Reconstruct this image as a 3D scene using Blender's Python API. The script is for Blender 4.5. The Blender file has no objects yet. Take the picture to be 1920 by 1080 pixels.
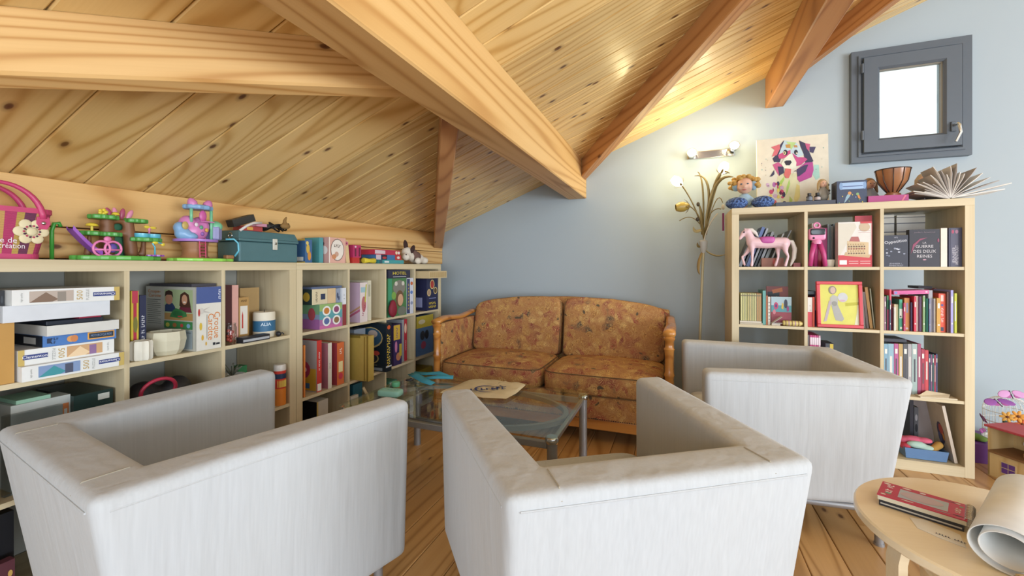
import bpy, bmesh, math, random
from mathutils import Vector, Matrix
random.seed(7)
SC = bpy.context.scene
COL = SC.collection
R = math.radians
PI = math.pi

# ------------------------------------------------------------------ camera, world, lights, exposure
cam = bpy.data.cameras.new('camera')
cam_o = bpy.data.objects.new('camera', cam)
COL.objects.link(cam_o)
cam_o.location = (0, 0, 1.09)
cam_o.rotation_euler = (R(90), 0, 0.3679)
cam.sensor_width = 36
cam.lens = 36 * 795 / 1920
cam.shift_y = -38.8 / 1920
cam.clip_start = 0.02
SC.camera = cam_o

w = bpy.data.worlds.new('sky')
SC.world = w
w.use_nodes = True
wb = w.node_tree.nodes['Background']
wb.inputs[0].default_value = (0.94, 0.97, 1.0, 1)
wb.inputs[1].default_value = 1.15


def area(name, loc, target, sx, sy, power, colr):
    l = bpy.data.lights.new(name, 'AREA')
    l.shape = 'RECTANGLE'
    l.size, l.size_y = sx, sy
    l.energy = power
    l.color = colr
    o = bpy.data.objects.new(name, l)
    COL.objects.link(o)
    o.location = loc
    o.rotation_euler = (Vector(target) - Vector(loc)).to_track_quat('-Z', 'Y').to_euler()
    return o


area('daylight_from_glazed_door', (1.2, -4.6, 1.5), (-0.4, 3.0, 1.2), 3.6, 2.4, 130, (0.78, 0.89, 1.0))
area('added_daylight_from_right', (5.6, -1.2, 0.95), (-1.2, 1.2, 1.35), 3.4, 1.7, 245, (0.84, 0.92, 1.0))  # added area light with no window built, set low to brighten the ceiling

SC.view_settings.view_transform = 'Standard'
SC.view_settings.look = 'None'
SC.view_settings.gamma = 1
SC.view_settings.use_curve_mapping = False
SC.view_settings.exposure = 0.30


# ------------------------------------------------------------------ material helpers
def lin(h):
    if not isinstance(h, str):
        return (*h[:3], 1)
    h = h.lstrip('#')
    v = [int(h[i:i + 2], 16) / 255 for i in (0, 2, 4)]
    return (*[x / 12.92 if x <= .04045 else ((x + .055) / 1.055) ** 2.4 for x in v], 1)


class N:
    """tiny node helper"""
    def __init__(s, name):
        s.m = bpy.data.materials.new(name)
        s.m.use_nodes = True
        s.t = s.m.node_tree
        s.b = s.t.nodes['Principled BSDF']

    def n(s, typ, ins=None, **kw):
        d = s.t.nodes.new(typ)
        for k, v in kw.items():
            setattr(d, k, v)
        for k, v in (ins or {}).items():
            if isinstance(v, bpy.types.NodeSocket):
                s.t.links.new(v, d.inputs[k])
            else:
                d.inputs[k].default_value = v
        return d

    def math(s, op, a, b=0.0, c=0.0):
        return s.n('ShaderNodeMath', {0: a, 1: b, 2: c}, operation=op).outputs[0]

    def mix(s, f, a, b, typ='MIX'):
        d = s.n('ShaderNodeMix', data_type='RGBA', blend_type=typ)
        for k, v in ((0, f), (6, a), (7, b)):
            if isinstance(v, bpy.types.NodeSocket):
                s.t.links.new(v, d.inputs[k])
            else:
                d.inputs[k].default_value = v
        return d.outputs[2]

    def ramp(s, f, stops):
        d = s.n('ShaderNodeValToRGB', {0: f})
        e = d.color_ramp.elements
        while len(e) < len(stops):
            e.new(.5)
        for i, (p, cc) in enumerate(stops):
            e[i].position = p
            e[i].color = cc if not isinstance(cc, (int, float)) else (cc, cc, cc, 1)
        return d.outputs[0]

    def coords(s, scale=(1, 1, 1), rnd=True):
        tc = s.n('ShaderNodeTexCoord').outputs['Object']
        if rnd:
            r = s.n('ShaderNodeObjectInfo').outputs['Random']
            r = s.math('MULTIPLY', r, 37.0)
            tc = s.n('ShaderNodeVectorMath', {0: tc, 1: r}, operation='ADD').outputs[0]
        return s.n('ShaderNodeMapping', {'Vector': tc, 'Scale': scale}).outputs[0]

    def link(s, out, inp):
        s.t.links.new(out, s.b.inputs[inp])

    def bump(s, h, strength=.2, dist=.01):
        d = s.n('ShaderNodeBump', {'Strength': strength, 'Distance': dist, 'Height': h})
        s.link(d.outputs[0], 'Normal')


CACHE = {}


def M(h, rough=.55, metal=0.0, emit=0.0, var=.10, coat=0.0):
    """plain painted / printed / plastic surface with slight procedural unevenness"""
    k = (h, rough, metal, emit, var, coat)
    if k in CACHE:
        return CACHE[k]
    q = N('paint_%s' % str(h).strip('#'))
    cc = lin(h)
    if var:
        nz = q.n('ShaderNodeTexNoise', {'Vector': q.coords(), 'Scale': 22.0, 'Detail': 2.0}).outputs[0]
        lo = tuple(x * (1 - var) for x in cc[:3]) + (1,)
        hi = tuple(min(1, x * (1 + var)) for x in cc[:3]) + (1,)
        q.link(q.mix(nz, lo, hi), 'Base Color')
    else:
        q.b.inputs['Base Color'].default_value = cc
    q.b.inputs['Roughness'].default_value = rough
    q.b.inputs['Metallic'].default_value = metal
    q.b.inputs['Coat Weight'].default_value = coat
    if emit:
        q.b.inputs['Emission Color'].default_value = cc
        q.b.inputs['Emission Strength'].default_value = emit
    CACHE[k] = q.m
    return q.m


def wood(name, base, dark, light, axis=0, ring=9.0, scale=3.5, stretch=.16, knots=0.0, rough=.45, fine=.25, contrast=.7, coat=0.0, tint=.12):
    q = N(name)
    sc = [1.0, 1.0, 1.0]
    sc[axis] = stretch
    v = q.coords(tuple(sc))
    nz = q.n('ShaderNodeTexNoise', {'Vector': v, 'Scale': scale, 'Detail': 1.5, 'Roughness': .4, 'Distortion': .25}).outputs[0]
    s = q.math('SINE', q.math('MULTIPLY', nz, ring * 2 * PI))
    s = q.math('MULTIPLY_ADD', s, .5, .5)
    s = q.math('POWER', s, 1.8)
    sf = [60.0, 60.0, 60.0]
    sf[axis] = 1.2
    f = q.n('ShaderNodeTexNoise', {'Vector': q.coords(tuple(sf)), 'Scale': 3.0, 'Detail': 2.0}).outputs[0]
    cc = q.mix(q.math('MULTIPLY', s, contrast), lin(light), lin(base))
    cc = q.mix(q.math('MULTIPLY', q.math('POWER', s, 4.0), contrast), cc, lin(dark))
    cc = q.mix(q.math('MULTIPLY', f, fine), cc, lin(dark))
    if knots:
        sp_ = q.n('ShaderNodeSeparateXYZ', {0: q.coords()})
        la = sp_.outputs[axis]
        o1, o2 = [i for i in (0, 1, 2) if i != axis]
        lb = q.math('ADD', sp_.outputs[o1], sp_.outputs[o2])
        kv = q.n('ShaderNodeCombineXYZ', {0: q.math('MULTIPLY', la, 3.4), 1: q.math('MULTIPLY', lb, 7.0)}).outputs[0]
        vo = q.n('ShaderNodeTexVoronoi', {'Vector': kv, 'Scale': 1.0}, voronoi_dimensions='2D')
        gate = q.math('GREATER_THAN', q.n('ShaderNodeSeparateColor', {0: vo.outputs['Color']}).outputs[0], 1 - knots)
        kk = q.ramp(vo.outputs['Distance'], [(0, 1.0), (.045, .9), (.065, .35), (.12, 0.0)])
        cc = q.mix(q.math('MULTIPLY', kk, gate), cc, lin('#5d3416'))
    rnd = q.n('ShaderNodeObjectInfo').outputs['Random']
    hv = q.n('ShaderNodeHueSaturation', {'Color': cc, 'Value': q.math('MULTIPLY_ADD', rnd, tint * 2, 1 - tint)})
    q.link(hv.outputs[0], 'Base Color')
    q.b.inputs['Roughness'].default_value = rough
    q.b.inputs['Coat Weight'].default_value = coat
    q.b.inputs['Coat Roughness'].default_value = .25
    q.bump(s, .08, .002)
    return q.m


W_CEIL = wood('pine_ceiling_boards', '#dcb66e', '#b8873f', '#e8c98a', axis=0, ring=30, scale=2.6, stretch=.10, knots=.6, rough=.36, contrast=.55, fine=.2, coat=.3)
W_BEAM = wood('fir_beam', '#d3a562', '#b07a3c', '#e0b87a', axis=0, ring=42, scale=2.0, stretch=.05, knots=.10, rough=.5, contrast=.6, fine=.2, tint=.04)
W_RAFT = wood('darker_fir_rafter', '#b07846', '#8a552a', '#c08c58', axis=0, ring=44, scale=1.6, stretch=.07, knots=.12, rough=.5, contrast=.55, tint=.04)
W_FLOOR = wood('oiled_pine_floor', '#b98c54', '#8c6232', '#cba06a', axis=1, ring=20, scale=2.6, stretch=.10, knots=.3, rough=.36, contrast=.5, coat=.2)
W_OAKV = wood('pale_oak_laminate_upright', '#c8b792', '#a8946c', '#d5c6a4', axis=2, ring=16, scale=3.0, stretch=.05, rough=.5, contrast=.22, fine=.35, tint=.03)
W_OAKY = wood('pale_oak_laminate_along_y', '#c8b792', '#a8946c', '#d5c6a4', axis=1, ring=16, scale=3.0, stretch=.05, rough=.5, contrast=.22, fine=.35, tint=.03)
W_OAKX = wood('pale_oak_laminate_along_x', '#c8b792', '#a8946c', '#d5c6a4', axis=0, ring=16, scale=3.0, stretch=.05, rough=.5, contrast=.22, fine=.35, tint=.03)
W_CHERRY = wood('honey_varnished_wood', '#b5722f', '#8a4d1a', '#cc8d45', axis=0, ring=6, scale=4, stretch=.15, rough=.25, contrast=.45, coat=.5, tint=.03)
W_BIRCH = wood('birch_veneer', '#e0cba4', '#cbae7e', '#ecdcba', axis=0, ring=5, scale=3, stretch=.12, rough=.3, contrast=.3, coat=.6, tint=.03)
W_TOY = wood('toy_plywood', '#c8a669', '#a37c40', '#d8bd88', axis=2, ring=6, scale=5, stretch=.2, rough=.5, contrast=.35, tint=.03)


def mk_wall(name, hexc):
    q = N(name)
    v = q.coords(rnd=False)
    nz = q.n('ShaderNodeTexNoise', {'Vector': v, 'Scale': 1.6, 'Detail': 3.0}).outputs[0]
    a = lin(hexc)
    q.link(q.mix(nz, tuple(x * .95 for x in a[:3]) + (1,), tuple(x * 1.05 for x in a[:3]) + (1,)), 'Base Color')
    fn = q.n('ShaderNodeTexNoise', {'Vector': v, 'Scale': 180.0, 'Detail': 2.0}).outputs[0]
    q.bump(fn, .05, .002)
    q.b.inputs['Roughness'].default_value = .75
    return q.m


WALL_L = mk_wall('grey_wall_paint', '#9c9c94')
WALL = mk_wall('blue_grey_wall_paint', '#a4b0b7')


def mk_linen(name, hexc):
    q = N(name)
    v = q.coords((1, 1, 1))
    st = q.n('ShaderNodeTexNoise', {'Vector': q.coords((160, 160, 5)), 'Scale': 1.0, 'Detail': 1.0}).outputs[0]
    a = lin(hexc)
    bl = q.n('ShaderNodeTexNoise', {'Vector': v, 'Scale': 3.0, 'Detail': 2.0}).outputs[0]
    cc = q.mix(st, tuple(x * .90 for x in a[:3]) + (1,), tuple(min(1, x * 1.06) for x in a[:3]) + (1,))
    cc = q.mix(q.math('MULTIPLY', bl, .25), cc, lin('#bcb9b0'))
    q.link(cc, 'Base Color')
    wr = q.n('ShaderNodeTexNoise', {'Vector': q.coords((14, 14, 2.2)), 'Scale': 1.0, 'Detail': 2.0, 'Distortion': .3}).outputs[0]
    h = q.math('ADD', q.math('MULTIPLY', wr, 3.0), q.math('MULTIPLY', st, .15))
    q.bump(h, .35, .006)
    q.b.inputs['Roughness'].default_value = .9
    q.b.inputs['Sheen Weight'].default_value = .2
    return q.m


LINEN = mk_linen('off_white_woven_cover', '#b5b9bc')


def mk_tapestry():
    q = N('paisley_tapestry_fabric')
    v = q.coords((1, 1, 1))
    d = q.n('ShaderNodeTexNoise', {'Vector': v, 'Scale': 9.0, 'Detail': 2.0}).outputs['Color']
    v2 = q.n('ShaderNodeVectorMath', {0: v, 1: q.n('ShaderNodeVectorMath', {0: d, 'Scale': .12}, operation='SCALE').outputs[0]}, operation='ADD').outputs[0]
    vo = q.n('ShaderNodeTexVoronoi', {'Vector': v2, 'Scale': 19.0})
    hue = q.n('ShaderNodeSeparateColor', {0: vo.outputs['Color']}).outputs[0]
    cc = q.ramp(hue, [(0, lin('#b8894c')), (.28, lin('#c89c58')), (.42, lin('#a0503f')), (.56, lin('#c08f50')), (.74, lin('#8c463c')), (.82, lin('#d2ab6a')), (.95, lin('#4a4a40'))])
    q_r = [n for n in q.t.nodes if n.type == 'VALTORGB'][-1]
    q_r.color_ramp.interpolation = 'CONSTANT'
    n3 = q.n('ShaderNodeTexNoise', {'Vector': v2, 'Scale': 14.0, 'Detail': 1.0, 'Distortion': 1.2}).outputs[0]
    ln = q.math('POWER', q.math('MULTIPLY_ADD', q.math('SINE', q.math('MULTIPLY', n3, 75.0)), .5, .5), 4.0)
    cc = q.mix(q.math('MULTIPLY', ln, .85), cc, lin('#d8b574'))
    n4 = q.n('ShaderNodeTexNoise', {'Vector': v2, 'Scale': 17.0, 'Detail': 1.5, 'Distortion': 1.8}).outputs[0]
    l2 = q.math('POWER', q.math('MULTIPLY_ADD', q.math('SINE', q.math('MULTIPLY', n4, 90.0)), .5, .5), 3.0)
    cc = q.mix(q.math('MULTIPLY', l2, .85), cc, lin('#7a4a30'))
    edge = q.ramp(vo.outputs['Distance'], [(0, 0.0), (.35, 0.0), (.55, .55), (1, .7)])
    cc = q.mix(edge, cc, lin('#a8764a'))
    vs = q.n('ShaderNodeTexVoronoi', {'Vector': v2, 'Scale': 12.0})
    sp = q.ramp(vs.outputs['Distance'], [(0, .9), (.13, .85), (.19, 0.0), (1, 0.0)])
    g = q.math('GREATER_THAN', q.n('ShaderNodeSeparateColor', {0: vs.outputs['Color']}).outputs[1], .62)
    cc = q.mix(q.math('MULTIPLY', sp, g), cc, lin('#3f4136'))
    q.link(cc, 'Base Color')
    fw = q.n('ShaderNodeTexNoise', {'Vector': v, 'Scale': 260.0}).outputs[0]
    q.bump(fw, .25, .002)
    q.b.inputs['Roughness'].default_value = .85
    return q.m


TAP = mk_tapestry()


def mk_glass(name, tint='#e9f2ee', refl=.6):
    q = N(name)
    tr = q.n('ShaderNodeBsdfTransparent', {0: lin(tint)})
    gl = q.n('ShaderNodeBsdfGlossy', {0: (1, 1, 1, 1), 'Roughness': .02})
    fr = q.n('ShaderNodeFresnel', {0: 1.45}).outputs[0]
    f = q.math('ADD', q.math('MULTIPLY', fr, refl), .004)
    mx = q.n('ShaderNodeMixShader', {0: f, 1: tr.outputs[0], 2: gl.outputs[0]})
    q.t.links.new(mx.outputs[0], q.t.nodes['Material Output'].inputs[0])
    return q.m


GLASS = mk_glass('clear_glass', '#f4f8f6')
TABLE_GLASS = mk_glass('greenish_table_glass', '#f2f5ee', .28)
FILM = mk_glass('thin_plastic_film', '#e6e8e8')
CHROME = M('#c9c9c6', .18, 1.0, var=.03)
GREYMETAL = M('#9c9da0', .38, .55, var=.04)


# ------------------------------------------------------------------ mesh helpers
class MB:
    def __init__(s):
        s.v, s.f, s.mi = [], [], []
        s.T = Matrix()

    def at(s, loc=(0, 0, 0), rz=0, rx=0, ry=0):
        s.T = Matrix.Translation(loc) @ Matrix.Rotation(rz, 4, 'Z') @ Matrix.Rotation(ry, 4, 'Y') @ Matrix.Rotation(rx, 4, 'X')
        return s

    def add(s, vs, fs, m=0):
        o = len(s.v)
        s.v += [s.T @ Vector(p) for p in vs]
        s.f += [[i + o for i in f] for f in fs]
        s.mi += [m] * len(fs)
        return s

    def box(s, x0, y0, z0, x1, y1, z1, m=0):
        vs = [(x, y, z) for z in (z0, z1) for y in (y0, y1) for x in (x0, x1)]
        return s.add(vs, [(0, 2, 3, 1), (4, 5, 7, 6), (0, 1, 5, 4), (2, 6, 7, 3), (0, 4, 6, 2), (1, 3, 7, 5)], m)

    def quad(s, *p, m=0):
        return s.add(p, [tuple(range(len(p)))], m)

    def tube(s, pts, r, n=8, m=0, closed=False, flat=1.0):
        pts = [Vector(p) for p in pts]
        k = len(pts)
        rr = r if isinstance(r, (list, tuple)) else [r] * k
        vs, fs = [], []
        prev = None
        for i, p in enumerate(pts):
            a = pts[(i - 1) % k] if (closed or i > 0) else p
            b = pts[(i + 1) % k] if (closed or i < k - 1) else p
            t = (b - a).normalized()
            if prev is None:
                u = t.orthogonal().normalized() if abs(t.z) > .95 else Vector((0, 0, 1)).cross(t).normalized()
            else:
                u = (prev - t * prev.dot(t))
                u = u.normalized() if u.length > 1e-6 else t.orthogonal().normalized()
            prev = u
            w_ = t.cross(u)
            for j in range(n):
                an = 2 * PI * j / n
                vs.append(p + (u * math.cos(an) + w_ * math.sin(an) * flat) * rr[i])
        for i in range(k if closed else k - 1):
            for j in range(n):
                i2 = (i + 1) % k
                fs.append((i * n + j, i * n + (j + 1) % n, i2 * n + (j + 1) % n, i2 * n + j))
        if not closed:
            fs.append(tuple(range(n - 1, -1, -1)))
            fs.append(tuple(range((k - 1) * n, k * n)))
        return s.add(vs, fs, m)

    def lathe(s, prof, n=18, o=(0, 0, 0), m=0, caps=True):
        vs, fs = [], []
        for r, z in prof:
            for j in range(n):
                a = 2 * PI * j / n
                vs.append((o[0] + r * math.cos(a), o[1] + r * math.sin(a), o[2] + z))
        for i in range(len(prof) - 1):
            for j in range(n):
                fs.append((i * n + j, i * n + (j + 1) % n, (i + 1) * n + (j + 1) % n, (i + 1) * n + j))
        if caps:
            fs.append(tuple(range(n - 1, -1, -1)))
            fs.append(tuple(range((len(prof) - 1) * n, len(prof) * n)))
        return s.add(vs, fs, m)

    def ell(s, c, r, nu=14, nv=9, m=0, fn=None):
        vs, fs = [], []
        for i in range(nv + 1):
            ph = -PI / 2 + PI * i / nv
            for j in range(nu):
                th = 2 * PI * j / nu
                d = Vector((math.cos(ph) * math.cos(th), math.cos(ph) * math.sin(th), math.sin(ph)))
                k = fn(d) if fn else 1
                vs.append((c[0] + r[0] * d.x * k, c[1] + r[1] * d.y * k, c[2] + r[2] * d.z * k))
        for i in range(nv):
            for j in range(nu):
                fs.append((i * nu + j, i * nu + (j + 1) % nu, (i + 1) * nu + (j + 1) % nu, (i + 1) * nu + j))
        return s.add(vs, fs, m)

    def prism(s, poly, z0, z1, m=0):
        k = len(poly)
        vs = [(x, y, z0) for x, y in poly] + [(x, y, z1) for x, y in poly]
        fs = [tuple(range(k - 1, -1, -1)), tuple(range(k, 2 * k))]
        fs += [(i, (i + 1) % k, k + (i + 1) % k, k + i) for i in range(k)]
        return s.add(vs, fs, m)

    def pillow(s, x0, y0, z0, x1, y1, z1, e=.28, n=14, m=0, bulge=1.0, top=None):
        """soft rounded block (superellipsoid)"""
        cx_, cy_, cz_ = (x0 + x1) / 2, (y0 + y1) / 2, (z0 + z1) / 2
        hx, hy, hz = (x1 - x0) / 2, (y1 - y0) / 2, (z1 - z0) / 2
        sg = lambda v, p: math.copysign(abs(v) ** p, v)
        vs, fs = [], []
        nu, nv = n * 2, n
        for i in range(nv + 1):
            ph = -PI / 2 + PI * i / nv
            for j in range(nu):
                th = 2 * PI * j / nu
                a, b = sg(math.cos(ph), e), sg(math.sin(ph), e)
                x, y, z = a * sg(math.cos(th), e), a * sg(math.sin(th), e), b
                dz = top(x, y) * max(0, z) if top else 0
                vs.append((cx_ + hx * x, cy_ + hy * y, cz_ + hz * z + dz))
        for i in range(nv):
            for j in range(nu):
                fs.append((i * nu + j, i * nu + (j + 1) % nu, (i + 1) * nu + (j + 1) % nu, (i + 1) * nu + j))
        return s.add(vs, fs, m)

    def mesh(s, name, mats):
        me = bpy.data.meshes.new(name)
        me.from_pydata([tuple(p) for p in s.v], [], s.f)
        for mm in (mats if isinstance(mats, (list, tuple)) else [mats]):
            me.materials.append(mm)
        if any(s.mi):
            me.polygons.foreach_set('material_index', s.mi)
        me.update()
        return me

    def build(s, name, mats, parent=None, loc=None, rz=None, smooth=False, bevel=0, seg=2):
        o = bpy.data.objects.new(name, s.mesh(name, mats))
        COL.objects.link(o)
        fin(o, parent, loc, rz)
        if bevel:
            b = o.modifiers.new('bevel', 'BEVEL')
            b.width = bevel
            b.segments = seg
            b.limit_method = 'ANGLE'
            b.angle_limit = R(40)
        if smooth:
            o.data.polygons.foreach_set('use_smooth', [True] * len(o.data.polygons))
            if smooth != 'all':
                ang_smooth(o.data)
        return o


def ang_smooth(me, deg=42):
    bm = bmesh.new()
    bm.from_mesh(me)
    for e in bm.edges:
        if len(e.link_faces) == 2 and e.calc_face_angle(0) > R(deg):
            e.smooth = False
    bm.to_mesh(me)
    bm.free()


def fin(o, parent=None, loc=None, rz=None):
    if parent is not None:
        o.parent = parent
    if loc is not None:
        o.location = loc
    if rz is not None:
        o.rotation_euler = rz if isinstance(rz, (tuple, list)) else (0, 0, rz)


def tag(o, label=None, cat=None, group=None, kind=None):
    if label:
        o['label'] = label
    if cat:
        o['category'] = cat
    if group:
        o['group'] = group
    if kind:
        o['kind'] = kind
    return o


def empty(name, loc, rz=0, label=None, cat=None, group=None, kind=None):
    o = bpy.data.objects.new(name, None)
    COL.objects.link(o)
    o.empty_display_size = .05
    fin(o, None, loc, rz)
    return tag(o, label, cat, group, kind)


def share(src, name, parent, loc, rz=0, scale=None):
    o = bpy.data.objects.new(name, src.data)
    COL.objects.link(o)
    for md in src.modifiers:
        if md.type == 'BEVEL':
            b = o.modifiers.new('bevel', 'BEVEL')
            b.width, b.segments, b.limit_method, b.angle_limit = md.width, md.segments, 'ANGLE', R(40)
    fin(o, parent, loc, rz)
    if scale:
        o.scale = scale
    return o


UNREADABLE = {'WOOD', '3D', 'DANS LA PETITE', 'CAHIER', 'LA GRANDE BOUCHE', 'TABOU', 'UNO', 'Barbap', 'LOUPS-GAROUS', 'POUR UNE NUIT', 'MONOPOLY', 'DOBBLE', 'PICTIONARY',
              'NIGHT', 'ESCAPE', 'RATATOU', 'LES CONTES', 'LUX', 'Timeline', 'DO IT', 'ROCK', 'parmi nous', 'R.eveil', 'rit', 'CAKE', 'CROQUE'}


def lettering(txt, size, mat, parent, mtx, extr=0.0, name='lettering', width=None):
    if txt in UNREADABLE:
        # lines too blurred to read in the photo: a row of plain strokes
        n_ = len(txt)
        tot = width or n_ * size * .55
        st = tot / n_
        mb = MB()
        for i, ch in enumerate(txt):
            if ch == ' ':
                continue
            x, hh_ = -tot / 2 + st * (i + .1), size * (.30 + .05 * ((i * 7) % 3))
            mb.box(x, -hh_, 0, x + st * .3, hh_, .0002)
            if i % 2:
                mb.box(x + st * .3, hh_ * .2, 0, x + st * .75, hh_ * .6, .0002)
            else:
                mb.box(x + st * .3, -hh_, 0, x + st * .75, -hh_ * .55, .0002)
        mb.v = [mtx @ v for v in mb.v]
        return mb.build('lettering', mat, parent)
    cu = bpy.data.curves.new('lettering', 'FONT')
    cu.body = txt
    cu.size = size
    cu.align_x = 'CENTER'
    cu.align_y = 'CENTER'
    cu.resolution_u = 2
    cu.extrude = extr
    tmp = bpy.data.objects.new('tmp_text', cu)
    COL.objects.link(tmp)
    bpy.context.view_layer.update()
    me = bpy.data.meshes.new_from_object(tmp.evaluated_get(bpy.context.evaluated_depsgraph_get()))
    bpy.data.objects.remove(tmp)
    if width:
        xs = [v.co.x for v in me.vertices]
        if xs:
            k = width / max(1e-6, max(xs) - min(xs))
            for v in me.vertices:
                v.co.x *= k
    me.transform(mtx)
    me.materials.clear()
    me.materials.append(mat)
    me.name = name
    o = bpy.data.objects.new(name, me)
    COL.objects.link(o)
    fin(o, parent)
    return o


def frame_of(face, w_, d_, h_):
    """origin, U, V, N, width, height of a box face (box centred in x,y, base at z=0)"""
    V3 = Vector
    return {
        'F': (V3((-w_ / 2, -d_ / 2, 0)), V3((1, 0, 0)), V3((0, 0, 1)), V3((0, -1, 0)), w_, h_),
        'L': (V3((-w_ / 2, d_ / 2, 0)), V3((0, -1, 0)), V3((0, 0, 1)), V3((-1, 0, 0)), d_, h_),
        'R': (V3((w_ / 2, -d_ / 2, 0)), V3((0, 1, 0)), V3((0, 0, 1)), V3((1, 0, 0)), d_, h_),
        'T': (V3((-w_ / 2, -d_ / 2, h_)), V3((1, 0, 0)), V3((0, 1, 0)), V3((0, 0, 1)), w_, d_),
    }[face]


def decorate(o, w_, d_, h_, prints):
    """flat print on a box: ('r',face,u0,v0,u1,v1,colour) ('e',face,u,v,ru,rv,colour) ('p',face,[(u,v)..],colour) ('t',face,text,u,v,size,colour,rot[,width])"""
    faces, mats, lay = {}, [], 0
    for p in prints:
        O, U, V, Nn, fw, fh = frame_of(p[1], w_, d_, h_)
        lay += 1
        off = Nn * (.0004 + .00012 * lay)
        if p[0] == 't':
            _, _, txt, u, v, size, cc, rot = p[:8]
            mt = Matrix(((U.x, V.x, Nn.x, 0), (U.y, V.y, Nn.y, 0), (U.z, V.z, Nn.z, 0), (0, 0, 0, 1)))
            mt.translation = O + U * (u * fw) + V * (v * fh) + off
            mt = mt @ Matrix.Rotation(R(rot), 4, 'Z')
            lettering(txt, size * fh, M(cc, .5, var=0), o, mt, width=(p[8] * (fw if abs(rot) < 45 or abs(rot) > 135 else fh) if len(p) > 8 else None))
            continue
        cc = p[-1]
        if cc not in mats:
            mats.append(cc)
        if p[0] == 'r':
            q = [(p[2], p[3]), (p[4], p[3]), (p[4], p[5]), (p[2], p[5])]
        elif p[0] == 'e':
            q = [(p[2] + p[4] * math.cos(2 * PI * i / 16), p[3] + p[5] * math.sin(2 * PI * i / 16)) for i in range(16)]
        else:
            q = p[2]
        mb = faces.setdefault(p[1], MB())
        mb.quad(*[O + U * (min(1, max(0, u)) * fw) + V * (min(1, max(0, v)) * fh) + off for u, v in q], m=mats.index(cc))
    for mb in faces.values():
        mb.build('print', [M(c_, .45, var=.04) for c_ in mats], o)


def gbox(name, label, cat, loc, size, rz, colr, prints=(), group=None, rough=.45, side=None, bevel=.0015, rot=None):
    """card box: base centre at loc, front faces local -Y"""
    w_, d_, h_ = size
    mb = MB().box(-w_ / 2, -d_ / 2, 0, w_ / 2, d_ / 2, h_)
    mats = [M(colr, rough)]
    if side:
        mats.append(M(side, rough))
        for i in (4, 5):
            mb.mi[i] = 1
    loc = (loc[0], loc[1], loc[2] + .0004)
    o = mb.build(name, mats, None, loc, rot if rot else rz, bevel=0)
    tag(o, label, cat, group)
    if prints:
        decorate(o, w_, d_, h_, prints)
    return o


def book(label, loc, w_, d_, h_, rz, colr, group=None, prints=(), lean=0, name='book', pages='#e6dfcd', cat='book'):
    """book standing with its spine to the front (-Y local)"""
    t = min(.003, w_ * .2)
    mb = MB().box(-w_ / 2, -d_ / 2, 0, w_ / 2, -d_ / 2 + t, h_)
    mb.box(-w_ / 2, -d_ / 2 + t, 0, -w_ / 2 + t, d_ / 2, h_)
    mb.box(w_ / 2 - t, -d_ / 2 + t, 0, w_ / 2, d_ / 2, h_)
    loc = (loc[0], loc[1], loc[2] + .0004)
    o = mb.build(name, M(colr, .45), None, loc, (0, lean, rz) if lean else rz)
    tag(o, label, cat, group)
    MB().box(-w_ / 2 + t, -d_ / 2 + t, .002, w_ / 2 - t, d_ / 2 - .003, h_ - .004).build('pages', M(pages, .8), o)
    if prints:
        decorate(o, w_, d_, h_, prints)
    return o


# camera-independent survey numbers: fronts of the two shelf walls
C_, S_ = math.cos(.3679), math.sin(.3679)


def ray(px, py):
    t = (px - 960) / 795
    return C_ * t - S_, S_ * t + C_, (501.2 - py) / 795


def LY(px, inset=0.0):
    rx, ry, _ = ray(px, 0)
    return -(1.854 + inset) * ry / rx


def LZ(px, py, inset=0.0):
    rx, ry, rz = ray(px, py)
    return 1.09 - (1.854 + inset) * rz / rx


def RX(px, inset=0.0):
    rx, ry, _ = ray(px, 0)
    return (2.89 + inset) * rx / ry


def RZ(px, py, inset=0.0):
    rx, ry, rz = ray(px, py)
    return 1.09 + (2.89 + inset) * rz / ry


def AT(px, py, z):
    rx, ry, rz = ray(px, py)
    k = (z - 1.09) / rz
    return Vector((rx * k, ry * k, z))


# ------------------------------------------------------------------ room shell
CA, CB = 2.2134, .3918
SL = math.atan(CB)


def ceil_z(x):
    return CA + CB * x


YW = 3.5
fl = MB().box(-2.6, -2.2, -.08, 5.0, YW, -.016).build('floor', M('#3a2817', .8))
tag(fl, kind='structure')
fb_cache = {}
PITCH = .135
k = 0
xx = -2.25
while xx < 4.86:
    y = -1.0 - random.random() * 1.0
    while y < YW - .02:
        ln = random.choice((1.2, 1.6, 2.0, 2.4))
        y1 = min(y + ln, YW - .004)
        if YW - y1 < .35:
            y1 = YW - .004
        L = round(y1 - y, 2)
        if True:
            key = L
            if key not in fb_cache:
                c = .0025
                W2 = PITCH / 2 - .0012
                mb = MB()
                prof = [(-W2, -.016), (W2, -.016), (W2, -c), (W2 - c, 0), (-W2 + c, 0), (-W2, -c)]
                vs = [(px_, yy, pz) for yy in (-L / 2 + .001, L / 2 - .001) for px_, pz in prof]
                n_ = 6
                mb.add(vs, [tuple(range(n_)), tuple(range(2 * n_ - 1, n_ - 1, -1))] + [(i, i + n_, (i + 1) % n_ + n_, (i + 1) % n_) for i in range(n_)])
                fb_cache[key] = mb.mesh('floor_board', W_FLOOR)
            o = bpy.data.objects.new('floor_board', fb_cache[key])
            COL.objects.link(o)
            fin(o, fl, (xx + PITCH / 2, (y + y1) / 2, 0))
        y = y1
    xx += PITCH

wl = MB().box(-2.45, -2.2, 0, -2.25, YW, 1.40).build('wall_left', WALL_L)
tag(wl, kind='structure')

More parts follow.
